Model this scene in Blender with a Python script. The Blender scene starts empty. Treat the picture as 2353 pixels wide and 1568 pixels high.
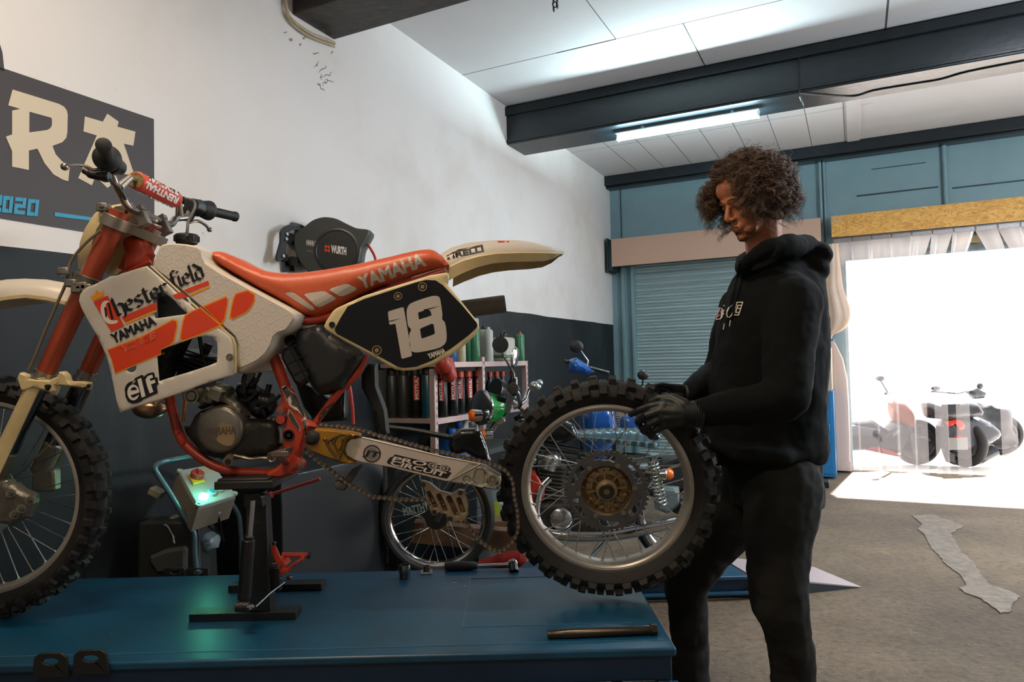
import bpy, bmesh, math, random
from mathutils import Vector, Matrix, Quaternion
from mathutils.geometry import delaunay_2d_cdt, tessellate_polygon
from mathutils.bvhtree import BVHTree
random.seed(7)
sc = bpy.context.scene
COL = sc.collection
PI = math.pi
V = Vector

# ------------------------------------------------------------------ camera
F, CX, CY, CH = 1602.0, 1176.5, 784.0, 1.22
PITCH, ROLL, YAW = .0331265, -.0219843, -.00872
def _axes():
    cp, sp, cr, sr = math.cos(PITCH), math.sin(PITCH), math.cos(ROLL), math.sin(ROLL)
    ri, fw, up = V((1,0,0)), V((0,cp,sp)), V((0,-sp,cp))
    ri, up = cr*ri + sr*up, -sr*ri + cr*up
    R = Matrix.Rotation(YAW, 3, 'Z')
    return R@ri, R@up, R@fw
RI, UP, FW = _axes()
cam = bpy.data.objects.new('camera', bpy.data.cameras.new('camera'))
COL.objects.link(cam)
cam.matrix_world = Matrix(((RI.x,UP.x,-FW.x,0),(RI.y,UP.y,-FW.y,0),(RI.z,UP.z,-FW.z,CH),(0,0,0,1)))
cam.data.sensor_width = 36.0
cam.data.lens = F*36/2353
cam.data.clip_start = .05
cam.data.clip_end = 200
sc.camera = cam
sc.view_settings.view_transform = 'Standard'
sc.view_settings.look = 'None'
sc.view_settings.gamma = 1
sc.view_settings.use_curve_mapping = False
sc.view_settings.exposure = 0.45

# ------------------------------------------------------------------ room frame
AW = .45823188 - YAW
W = V((math.sin(AW), math.cos(AW), 0))      # along the left wall, away from the camera
BD = V((math.cos(AW), -math.sin(AW), 0))    # along the back wall, to the right
C0 = V((1.3332, 8.62, 0))                   # room corner
ORG = V((0,0,CH))
def ray(px, py): return FW*F + RI*(px-CX) - UP*(py-CY)
def at(px, py, Y):
    d = ray(px, py); return ORG + d*(Y/d.y)
def hit(px, py, n, k):
    d = ray(px, py); return ORG + d*((k-ORG.dot(n))/d.dot(n))
def onz(px, py, z): return hit(px, py, V((0,0,1)), z)
def onwall(px, py, off=0): return hit(px, py, BD, C0.dot(BD)+off)
def onback(px, py, off=0): return hit(px, py, W, C0.dot(W)+off)
def rm(s, b, z): return C0 + W*s + BD*b + V((0,0,z))   # room coords -> world

# ------------------------------------------------------------------ light
wd = bpy.data.worlds.new('world'); sc.world = wd; wd.use_nodes = True
bg = wd.node_tree.nodes['Background']
bg.inputs[0].default_value = (1,.95,.92,1); bg.inputs[1].default_value = 3.0
def lamp(name, kind, loc, energy, color, dirv=None, **kw):
    l = bpy.data.lights.new(name, kind); l.energy = energy; l.color = color
    for k, v in kw.items(): setattr(l, k, v)
    o = bpy.data.objects.new(name, l); COL.objects.link(o); o.location = loc
    if dirv is not None: o.rotation_mode = 'QUATERNION'; o.rotation_quaternion = V(dirv).to_track_quat('-Z', 'Y')
    return o
sd = (-W*1.0 + V((0,0,-1.25)) - BD*.12)
lamp('sun_light', 'SUN', (4,9,8), 24.0, (1,.96,.92), sd, angle=.02)
# warm workshop lamps on the ceiling behind the camera side of the first beam
lamp('warm_ceiling_lamp', 'AREA', rm(-7.6,1.15,3.38), 38, (1,.80,.58), (0,0,-1), shape='RECTANGLE', size=1.2, size_y=.14)
lamp('warm_ceiling_lamp', 'AREA', rm(-9.3,2.6,3.38), 30, (1,.82,.62), (0,0,-1), shape='RECTANGLE', size=1.2, size_y=.14)
lamp('fill_point_light', 'POINT', rm(-4.0,5.6,2.30), 200, (.80,.91,1), shadow_soft_size=.22)  # unseen fill light without a fixture, added to brighten ceiling and walls
lamp('ceiling_fill_light', 'AREA', rm(-4.1,4.2,3.40), 60, (.86,.92,1), (0,0,-1), shape='RECTANGLE', size=1.3, size_y=1.0)  # added cool fill below the ceiling, which has no opening there

# ------------------------------------------------------------------ materials
def lin(h):
    if isinstance(h, str):
        h = h.lstrip('#'); c = [int(h[i:i+2],16)/255 for i in (0,2,4)]
        return tuple(((x+.055)/1.055)**2.4 if x > .04045 else x/12.92 for x in c)+(1,)
    return tuple(h)[:3]+(1,)
MATS = {}
def mat(name, col, rough=.5, metal=0, var=0, vs=6, var_col=None, bump=0, bs=40, emit=None, es=1, spec=.5, coat=0, trans=0, alpha=1, stretch=None):
    if name in MATS: return MATS[name]
    m = bpy.data.materials.new(name); m.use_nodes = True; MATS[name] = m
    nt = m.node_tree; N = nt.nodes; L = nt.links; b = N['Principled BSDF']
    c = lin(col)
    b.inputs['Base Color'].default_value = c
    b.inputs['Roughness'].default_value = rough; b.inputs['Metallic'].default_value = metal
    b.inputs['Specular IOR Level'].default_value = spec
    b.inputs['Coat Weight'].default_value = coat; b.inputs['Coat Roughness'].default_value = .15
    b.inputs['Transmission Weight'].default_value = trans; b.inputs['Alpha'].default_value = alpha
    if emit: b.inputs['Emission Color'].default_value = lin(emit); b.inputs['Emission Strength'].default_value = es
    if var or bump:
        tc = N.new('ShaderNodeTexCoord'); src = tc.outputs['Object']
        if stretch:
            mp = N.new('ShaderNodeMapping'); mp.inputs['Scale'].default_value = stretch; L.new(src, mp.inputs[0]); src = mp.outputs[0]
    if var:
        n = N.new('ShaderNodeTexNoise'); n.inputs['Scale'].default_value = vs; n.inputs['Detail'].default_value = 6; n.inputs['Roughness'].default_value = .65
        L.new(src, n.inputs['Vector'])
        r = N.new('ShaderNodeMapRange'); r.inputs['From Min'].default_value = .38; r.inputs['From Max'].default_value = .68
        L.new(n.outputs[0], r.inputs[0])
        mul = N.new('ShaderNodeMath'); mul.operation = 'MULTIPLY'; mul.inputs[1].default_value = var; L.new(r.outputs[0], mul.inputs[0])
        mx = N.new('ShaderNodeMix'); mx.data_type = 'RGBA'; mx.inputs['A'].default_value = c
        mx.inputs['B'].default_value = lin(var_col) if var_col else (c[0]*.45, c[1]*.45, c[2]*.45, 1)
        L.new(mul.outputs[0], mx.inputs['Factor']); L.new(mx.outputs['Result'], b.inputs['Base Color'])
    if bump:
        n2 = N.new('ShaderNodeTexNoise'); n2.inputs['Scale'].default_value = bs; n2.inputs['Detail'].default_value = 4; L.new(src, n2.inputs['Vector'])
        bp = N.new('ShaderNodeBump'); bp.inputs['Strength'].default_value = bump; bp.inputs['Distance'].default_value = .01
        L.new(n2.outputs[0], bp.inputs['Height']); L.new(bp.outputs[0], b.inputs['Normal'])
    return m

# ------------------------------------------------------------------ mesh helpers
def frame(d):
    d = d.normalized(); a = V((0,0,1)) if abs(d.z) < .9 else V((1,0,0))
    u = d.cross(a).normalized(); return u, d.cross(u).normalized()
class MB:
    def __init__(s): s.v = []; s.f = []; s.m = []; s.k = 0
    def mi(s, k): s.k = k; return s
    def add(s, vs, fs):
        o = len(s.v); s.v += [tuple(p) for p in vs]; s.f += [tuple(o+i for i in f) for f in fs]; s.m += [s.k]*len(fs); return s
    def box(s, c, d, R=None):
        c = V(c); h = [x/2 for x in d]
        pts = [V((x*h[0], y*h[1], z*h[2])) for x in (-1,1) for y in (-1,1) for z in (-1,1)]
        if R is not None: pts = [R@p for p in pts]
        return s.add([c+p for p in pts], [(0,1,3,2),(4,6,7,5),(0,4,5,1),(2,3,7,6),(0,2,6,4),(1,5,7,3)])
    def hexa(s, b, t):   # 4 bottom pts, 4 top pts
        return s.add(list(b)+list(t), [(3,2,1,0),(4,5,6,7),(0,1,5,4),(1,2,6,5),(2,3,7,6),(3,0,4,7)])
    def rings(s, rs, closed=True, caps=True, loop=False):
        n = len(rs[0]); vs = [p for r in rs for p in r]; fs = []
        m = len(rs)
        for i in range(m if loop else m-1):
            j = (i+1) % m
            for k in range(n if closed else n-1):
                l = (k+1) % n; fs.append((i*n+k, i*n+l, j*n+l, j*n+k))
        if caps and closed and not loop: fs += [tuple(range(n-1,-1,-1)), tuple((m-1)*n+k for k in range(n))]
        return s.add(vs, fs)
    def tube(s, pts, r, n=12, caps=True, loop=False, flat=1):
        pts = [V(p) for p in pts]; m = len(pts); R = r if isinstance(r, (list,tuple)) else [r]*m
        def tan(i):
            if loop: return (pts[(i+1)%m]-pts[i-1]).normalized()
            return (pts[min(i+1,m-1)]-pts[max(i-1,0)]).normalized()
        t = tan(0); u, w = frame(t); rs = []
        for i in range(m):
            t2 = tan(i); q = t.rotation_difference(t2); u = q@u; w = q@w; t = t2
            rs.append([pts[i]+(u*math.cos(a)+w*math.sin(a)*flat)*R[i] for a in [2*PI*k/n for k in range(n)]])
        return s.rings(rs, True, caps, loop)
    def cyl(s, a, b, r, r2=None, n=20): return s.tube([a,b], [r, r if r2 is None else r2], n)
    def lathe(s, c, ax, prof, n=32, caps=True, a0=0, a1=2*PI):   # prof: (dist along axis, radius)
        c = V(c); ax = V(ax).normalized(); u, w = frame(ax); full = abs(a1-a0-2*PI) < 1e-6
        ks = [a0+(a1-a0)*k/(n if full else n-1) for k in range(n)]
        rs = [[c+ax*h+(u*math.cos(a)+w*math.sin(a))*r for a in ks] for h, r in prof]
        return s.rings(rs, full, caps)
    def ell(s, c, rad, R=None, n=16, m=10):
        c = V(c); rs = []
        for i in range(m+1):
            th = PI*i/m; rr = max(math.sin(th), 1e-3)
            ring = [V((rad[0]*rr*math.cos(2*PI*k/n), rad[1]*rr*math.sin(2*PI*k/n), rad[2]*math.cos(th))) for k in range(n)]
            rs.append([c+(R@p if R is not None else p) for p in ring])
        return s.rings(rs)
    def torus(s, c, ax, R, r, n=32, m=10):
        c = V(c); u, w = frame(V(ax)); return s.tube([c+(u*math.cos(2*PI*k/n)+w*math.sin(2*PI*k/n))*R for k in range(n)], r, m, loop=True)
    def prism(s, loops, off):    # loops: outer + holes, 3D coplanar-ish points; off vector
        loops = [[V(p) for p in l] for l in loops]; tris = tessellate_polygon(loops)
        flat = [p for l in loops for p in l]; n = len(flat); off = V(off)
        fs = [tuple(t) for t in tris] + [tuple(n+i for i in reversed(t)) for t in tris]
        o = 0
        for l in loops:
            k = len(l)
            for i in range(k): j = (i+1) % k; fs.append((o+i, n+o+i, n+o+j, o+j))
            o += k
        return s.add(flat+[p+off for p in flat], fs)
    def build(s, name, m, parent=None, smooth=35, bevel=0, label=None, bseg=2, sub=0):
        me = bpy.data.meshes.new(name); me.from_pydata(s.v, [], s.f)
        ms = m if isinstance(m, (list,tuple)) else [m]
        for x in ms: me.materials.append(x)
        if len(ms) > 1: me.polygons.foreach_set('material_index', s.m)
        bm = bmesh.new(); bm.from_mesh(me); bmesh.ops.recalc_face_normals(bm, faces=bm.faces); bm.to_mesh(me); bm.free()
        if smooth:
            me.polygons.foreach_set('use_smooth', [True]*len(me.polygons)); me.set_sharp_from_angle(angle=math.radians(smooth))
        o = bpy.data.objects.new(name, me); COL.objects.link(o)
        if parent is not None: o.parent = parent; o.matrix_parent_inverse = PINV(parent)
        if bevel:
            b = o.modifiers.new('bevel', 'BEVEL'); b.width = bevel; b.segments = bseg; b.limit_method = 'ANGLE'; b.angle_limit = math.radians(40); b.use_clamp_overlap = True
        if sub: o.modifiers.new('sub', 'SUBSURF').levels = sub; o.modifiers['sub'].render_levels = sub
        if label: o['label'] = label
        return o
WM = {}
def PINV(p):
    m = WM.get(p.name)
    return m.inverted() if m is not None else Matrix.Identity(4)
def thing(name, label, cat, loc=(0,0,0), group=None):
    o = bpy.data.objects.new(name, None); COL.objects.link(o); o.empty_display_size = .05
    o.location = loc; o['label'] = label; o['category'] = cat
    if group: o['group'] = group
    WM[o.name] = Matrix.Translation(V(loc)); return o
def tag(o, label, cat, group=None):
    o['label'] = label; o['category'] = cat
    if group: o['group'] = group
    return o
def st(o): o['kind'] = 'structure'; return o
def center(o):
    """move a one-mesh thing's origin to its bottom centre"""
    me = o.data; co = [v.co for v in me.vertices]
    c = V(((min(p.x for p in co)+max(p.x for p in co))/2, (min(p.y for p in co)+max(p.y for p in co))/2, min(p.z for p in co)))
    me.transform(Matrix.Translation(-c)); o.location = c; return o
def dup(root, mw=None, label=None, group=None, loc=None):
    r = root.copy(); COL.objects.link(r)
    if loc is not None: r.location = loc
    if mw is not None: r.matrix_world = mw
    if label: r['label'] = label
    if group: r['group'] = group
    for ch in [o for o in root.children]:
        c = ch.copy(); COL.objects.link(c); c.parent = r
        for g in [o for o in ch.children]:
            d = g.copy(); COL.objects.link(d); d.parent = c
    return r
def crop(x0, y0, s):       # reading coordinates measured in an enlarged crop
    return lambda pts: [(x0+x/s, y0+y/s) for x, y in pts]
def smoothpath(pts, n=6, closed=False):   # Catmull-Rom
    P = [V(p) for p in pts]; m = len(P); out = []
    for i in range(m if closed else m-1):
        if closed: a, b, c, d = P[i-1], P[i], P[(i+1)%m], P[(i+2)%m]
        else: a, b, c, d = P[max(i-1,0)], P[i], P[i+1], P[min(i+2,m-1)]
        for k in range(n):
            t = k/n; out.append(.5*((2*b)+(c-a)*t+(2*a-5*b+4*c-d)*t*t+(3*b-a-3*c+d)*t*t*t))
    if not closed: out.append(P[-1])
    return out
def sm2(pts, n=4, closed=True): return [(p.x, p.y) for p in smoothpath([(x,y,0) for x,y in pts], n, closed)]
def inside(x, y, poly):
    c = False; j = len(poly)-1
    for i in range(len(poly)):
        xi, yi = poly[i]; xj, yj = poly[j]
        if (yi > y) != (yj > y) and x < (xj-xi)*(y-yi)/(yj-yi)+xi: c = not c
        j = i
    return c
def segd(x, y, poly):
    best = 1e9; j = len(poly)-1
    for i in range(len(poly)):
        ax, ay = poly[j]; bx, by = poly[i]; dx, dy = bx-ax, by-ay; L = dx*dx+dy*dy
        t = 0 if L < 1e-12 else max(0, min(1, ((x-ax)*dx+(y-ay)*dy)/L))
        d = (ax+t*dx-x)**2+(ay+t*dy-y)**2
        if d < best: best = d
        j = i
    return math.sqrt(best)
def puff(mb, outline, Yref, hw, R, holes=(), step=.012, D=0, yfn=None, yc=None):
    """rounded body: outline (photo px) set on the plane y=Yref, thickness 2*hw round yc, edge radius R"""
    def w2(pts): return [(at(x,y,Yref).x, at(x,y,Yref).z) for x, y in pts]
    out = w2(outline); hs = [w2(h) for h in holes]; allp = []; edges = []
    def dens(l):
        r = []
        for i in range(len(l)):
            a = l[i]; b = l[(i+1)%len(l)]; d = math.dist(a, b); k = max(1, int(d/step))
            r += [(a[0]+(b[0]-a[0])*t/k, a[1]+(b[1]-a[1])*t/k) for t in range(k)]
        return r
    loops = [dens(out)]+[dens(h) for h in hs]
    for l in loops:
        o = len(allp); allp += l; edges += [(o+i, o+(i+1)%len(l)) for i in range(len(l))]
    xs = [p[0] for p in out]; ys = [p[1] for p in out]
    def ok(x, y): return inside(x, y, loops[0]) and not any(inside(x, y, h) for h in loops[1:])
    nb = len(allp); x = min(xs)+step/2; row = 0
    inner = []
    while x < max(xs):
        y = min(ys)+step/2+(row%2)*step/2
        while y < max(ys):
            if ok(x, y) and min(segd(x, y, l) for l in loops) > (step*.35 if R > step else R+step*.3): inner.append((x, y))
            y += step
        x += step*.9; row += 1
    extra = []
    for rr in (R*.12, R*.4, R*1.0) if R > .0015 else ():   # offset rings near the edge for a crisp rounding
        for l in loops:
            n = len(l)
            for i in range(n):
                a = V(l[i-1]); b = V(l[(i+1)%n]); t = (b-a)
                if t.length < 1e-9: continue
                nn = V((t.y, -t.x)).normalized()
                for s_ in (1, -1):
                    q = V(l[i])+nn*rr*s_
                    if ok(q.x, q.y) and min(segd(q.x, q.y, m) for m in loops) > rr*.8: extra.append((q.x, q.y))
    pts = [V(p) for p in allp+inner+extra]
    vo, eo, fo, _, _, _ = delaunay_2d_cdt(pts, edges, [], 0, 1e-6)
    fo = [f for f in fo if len(f) == 3 and ok(sum(vo[i].x for i in f)/3, sum(vo[i].y for i in f)/3)]
    yc = Yref if yc is None else yc
    front = []; back = []
    for p in vo:
        d = min(segd(p.x, p.y, l) for l in loops)
        t = min(1, d/R) if R > 0 else 1
        k = math.sqrt(max(0, 1-(1-t)**2)) if R > 0 else 1
        h = hw(p.x, p.y) if callable(hw) else hw
        dy = yfn(p.x, p.y) if yfn else 0
        front.append((p.x, yc+dy-h*k, p.y)); back.append((p.x, yc+D+(dy if D == 0 else 0)+h*k, p.y))
    n = len(vo); o = len(mb.v); mb.v += front
    mb.f += [tuple(o+i for i in f) for f in fo]; mb.m += [mb.k]*len(fo)
    mb.v += back; mb.f += [tuple(o+n+i for i in reversed(f)) for f in fo]; mb.m += [mb.k]*len(fo)
    cnt = {}
    for f in fo:
        for a, b in ((f[0],f[1]),(f[1],f[2]),(f[2],f[0])): cnt[(a,b)] = 1
    for (a, b) in list(cnt):
        if (b, a) not in cnt:
            mb.f.append((o+b, o+a, o+n+a, o+n+b)); mb.m.append(mb.k)
    return mb
def flat(mb, loops, y, t):
    """plate with holes lying in an x-z plane; loops of (x, z)"""
    allp = []; edges = []
    for l in loops: o = len(allp); allp += l; edges += [(o+i, o+(i+1)%len(l)) for i in range(len(l))]
    ok = lambda x, z: inside(x, z, loops[0]) and not any(inside(x, z, h) for h in loops[1:])
    vo, _, fo, _, _, _ = delaunay_2d_cdt([V(p) for p in allp], edges, [], 0, 1e-6)
    fo = [f for f in fo if ok(sum(vo[i].x for i in f)/len(f), sum(vo[i].y for i in f)/len(f))]; n = len(vo); cnt = set()
    for f in fo:
        for i in range(len(f)): cnt.add((f[i], f[(i+1)%len(f)]))
    fs = [tuple(f) for f in fo]+[tuple(n+i for i in reversed(f)) for f in fo]+[(b, a, n+a, n+b) for a, b in cnt if (b, a) not in cnt]
    return mb.add([(p.x, y, p.y) for p in vo]+[(p.x, y+t, p.y) for p in vo], fs)
def bvh(*objs):
    vs = []; fs = []; dg = bpy.context.evaluated_depsgraph_get()
    for o in objs:
        e = o.evaluated_get(dg); me = e.to_mesh(); M = WM_full(o); b = len(vs)
        vs += [M@v.co for v in me.vertices]; fs += [tuple(b+i for i in p.vertices) for p in me.polygons]; e.to_mesh_clear()
    return BVHTree.FromPolygons(vs, fs)
def WM_full(o):
    bpy.context.view_layer.update(); return o.matrix_world.copy()
def lay(tree, polys, name, m, parent, off=.0012, step=.012, fallbackY=2.0):
    """a thin sticker: 2D shapes (photo px, list of [outer, holes..]) laid on a built surface"""
    mb = MB(); vs_all = []
    for loops in polys:
        allp = []; edges = []; L2 = []
        s = step*F/2.0
        for l in loops:
            r = []
            for i in range(len(l)):
                a = l[i]; b = l[(i+1)%len(l)]; d = math.dist(a, b)
                if d < 1e-6: continue
                k = max(1, int(d/s)); r += [(a[0]+(b[0]-a[0])*t/k, a[1]+(b[1]-a[1])*t/k) for t in range(k)]
            o = len(allp); allp += r; edges += [(o+i, o+(i+1)%len(r)) for i in range(len(r))]; L2.append(r)
        def ok(x, y): return inside(x, y, L2[0]) and not any(inside(x, y, h) for h in L2[1:])
        xs = [p[0] for p in L2[0]]; ys = [p[1] for p in L2[0]]
        x = min(xs)+s/2
        while x < max(xs):
            y = min(ys)+s/2
            while y < max(ys):
                if ok(x, y): allp.append((x, y))
                y += s
            x += s
        vo, _, fo, _, _, _ = delaunay_2d_cdt([V(p) for p in allp], edges, [], 0, 1e-5)
        fo = [f for f in fo if ok(sum(vo[i].x for i in f)/len(f), sum(vo[i].y for i in f)/len(f))]
        res = []; lastd = None
        for p in vo:
            if callable(tree):
                Yk = 1.92
                for _ in range(4): q_ = at(p.x, p.y, Yk); Yk = tree(q_.x, q_.z)-off
                res.append(at(p.x, p.y, Yk)); continue
            d = ray(p.x, p.y).normalized(); loc, nor, idx, dist = tree.ray_cast(ORG, d)
            if loc is not None:
                if nor.dot(d) > 0: nor = -nor
                res.append(loc+nor*off)
            else: res.append(None)
        good = [q for q in res if q is not None]
        my = sum(q.y for q in good)/len(good) if good else fallbackY
        for i, q in enumerate(res):
            if q is None: res[i] = at(vo[i].x, vo[i].y, my)
        mb.add(res, [tuple(f) for f in fo])
    o = mb.build(name, m, parent, smooth=0)
    return o
# lettering ---------------------------------------------------------
def fat(loops, k):
    def ar(l): return sum(l[i-1][0]*l[i][1]-l[i][0]*l[i-1][1] for i in range(len(l)))/2
    out = []
    for l in loops:
        depth = sum(1 for m in loops if m is not l and inside(*l[0], m)); sg = (1 if ar(l) > 0 else -1)*(1 if depth%2 == 0 else -1); n = len(l); r = []
        l = [p for i, p in enumerate(l) if math.dist(p, l[i-1]) > 1e-5]; n = len(l)
        for i in range(n):
            a = V(l[i-1]); b = V(l[i]); c = V(l[(i+1)%n]); d1_ = (b-a).normalized(); d2_ = (c-b).normalized()
            n1 = V((d1_.y,-d1_.x)); n2 = V((d2_.y,-d2_.x)); m_ = n1+n2
            m_ = n1 if m_.length < .3 else m_/max(.5, m_.length_squared/2)
            q = b+m_*k*sg; r.append((q.x, q.y))
        out.append(r)
    return out
def text_polys(s, off=0, res=3, space=1.0, shear=0):
    cu = bpy.data.curves.new('t', 'FONT'); cu.body = s; cu.resolution_u = res; cu.space_character = space; cu.shear = shear
    cu.fill_mode = 'NONE'
    o = bpy.data.objects.new('t', cu); COL.objects.link(o)
    dg = bpy.context.evaluated_depsgraph_get(); e = o.evaluated_get(dg); me = bpy.data.meshes.new_from_object(e)
    bm = bmesh.new(); bm.from_mesh(me)
    loops = []; seen = set()
    for v0 in bm.verts:
        if v0.index in seen or not v0.link_edges: continue
        l = [v0]; seen.add(v0.index); cur = v0
        while True:
            nx = None
            for e_ in cur.link_edges:
                w = e_.other_vert(cur)
                if w.index not in seen: nx = w; break
            if nx is None: break
            seen.add(nx.index); l.append(nx); cur = nx
        if len(l) > 2: loops.append([(v.co.x, v.co.y) for v in l])
    bm.free()
    if off: loops = fat(loops, off)
    bpy.data.meshes.remove(me); bpy.data.objects.remove(o); bpy.data.curves.remove(cu)
    def area(l): return abs(sum(l[i-1][0]*l[i][1]-l[i][0]*l[i-1][1] for i in range(len(l))))/2
    loops.sort(key=area, reverse=True); groups = []
    for l in loops:
        for g in groups:
            if inside(*l[0], g[0]) and not any(inside(*l[0], h) for h in g[1:]): g.append(l); break
        else: groups.append([l])
    return groups
def text_px(s, a, b, h, off=0, slant=0, caph=None, space=1.0, up=None, res=3):
    """lettering fitted so the baseline runs from photo point a to b, capitals h px tall"""
    g = text_polys(s, off, res, space); allp = [p for q in g for l in q for p in l]
    x0 = min(p[0] for p in allp); x1 = max(p[0] for p in allp); y0 = 0; y1 = caph or max(p[1] for p in allp)
    a = V(a); b = V(b); u = (b-a); n = V((u.y, -u.x)).normalized() if up is None else V(up).normalized()
    out = []
    for q in g:
        out.append([[tuple(a+u*((x-x0)/(x1-x0)) + n*(h*(y-y0)/(y1-y0)) + u.normalized()*slant*h*(y/(y1-y0))) for x, y in l] for l in q])
    return out
def text_mesh(mb, s, o, u, v, h, w=None, off=0, thick=.001, slant=0, space=1):
    """lettering in the plane o + x*u + y*v (metres), h cap height"""
    g = text_polys(s, off, 3, space); allp = [p for q in g for l in q for p in l]
    x0 = min(p[0] for p in allp); x1 = max(p[0] for p in allp); y1 = max(p[1] for p in allp)
    k = h/y1; kx = (w/(x1-x0)) if w else k; u = V(u).normalized(); v = V(v).normalized(); n = u.cross(v).normalized()
    for q in g:
        mb.prism([[V(o)+u*((x-x0)*kx+slant*y*k)+v*(y*k) for x, y in l] for l in q], n*thick)
    return mb
def bbox_mid(a, b): return (V(a)+V(b))/2
# ================================================================== ROOM
RR, SR = 6.3, -11.0          # right wall (along BD), rear wall (along W)
def roombox(mb, s0, s1, b0, b1, z0, z1):
    return mb.hexa([rm(s0,b0,z0),rm(s0,b1,z0),rm(s1,b1,z0),rm(s1,b0,z0)], [rm(s0,b0,z1),rm(s0,b1,z1),rm(s1,b1,z1),rm(s1,b0,z1)])
def floor_mat():
    m = mat('concrete_floor', '#8a8178', .8, bump=.5, bs=35)
    N = m.node_tree.nodes; L = m.node_tree.links; b = N['Principled BSDF']
    tc = N.new('ShaderNodeTexCoord')
    def noise(sc_, det, rough, vec=None):
        n = N.new('ShaderNodeTexNoise'); n.inputs['Scale'].default_value = sc_; n.inputs['Detail'].default_value = det; n.inputs['Roughness'].default_value = rough
        L.new(vec or tc.outputs['Object'], n.inputs['Vector']); return n
    def ramp(src, stops):
        r = N.new('ShaderNodeValToRGB'); L.new(src, r.inputs[0]); e = r.color_ramp.elements
        while len(e) < len(stops): e.new(.5)
        for k, (p, c) in enumerate(stops): e[k].position = p; e[k].color = lin(c)
        return r
    n1 = noise(1.1, 8, .6); r1 = ramp(n1.outputs[0], [(.3,'#5a4b3c'),(.5,'#74634f'),(.68,'#8b7861')])
    n2 = noise(26, 8, .8); r2 = ramp(n2.outputs[0], [(.34,'#5a5a5a'),(.5,'#c8c8c8'),(.75,'#ffffff')])
    mx = N.new('ShaderNodeMix'); mx.data_type = 'RGBA'; mx.blend_type = 'MULTIPLY'; mx.inputs['Factor'].default_value = .75
    L.new(r1.outputs[0], mx.inputs['A']); L.new(r2.outputs[0], mx.inputs['B'])
    vo = N.new('ShaderNodeTexVoronoi'); vo.inputs['Scale'].default_value = 120; L.new(tc.outputs['Object'], vo.inputs['Vector'])
    r3 = ramp(vo.outputs['Distance'], [(.0,'#ffffff'),(.10,'#ffffff'),(.16,'#000000')])
    n4 = noise(14, 4, .6); r4 = ramp(n4.outputs[0], [(.56,'#000000'),(.62,'#ffffff')])
    m2 = N.new('ShaderNodeMix'); m2.data_type = 'RGBA'; m2.blend_type = 'MULTIPLY'; m2.inputs['Factor'].default_value = 1
    L.new(r3.outputs[0], m2.inputs['A']); L.new(r4.outputs[0], m2.inputs['B'])
    m3 = N.new('ShaderNodeMix'); m3.data_type = 'RGBA'; m3.inputs['B'].default_value = lin('#c9c2b8')
    L.new(m2.outputs['Result'], m3.inputs['Factor']); L.new(mx.outputs['Result'], m3.inputs['A']); L.new(m3.outputs['Result'], b.inputs['Base Color'])
    return m
# floor inside and the yard outside
mb = MB(); roombox(mb, SR-.2, .1, -.2, RR+.2, -.12, 0); st(mb.build('floor', floor_mat(), smooth=0))
mb = MB(); roombox(mb, .1, 30, -22, 30, -.14, -.015)
o = mb.build('floor', mat('yard_paving', '#d8d2cc', .8, var=.4, vs=3, var_col='#c4bcb4'), smooth=0); st(o)
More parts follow.
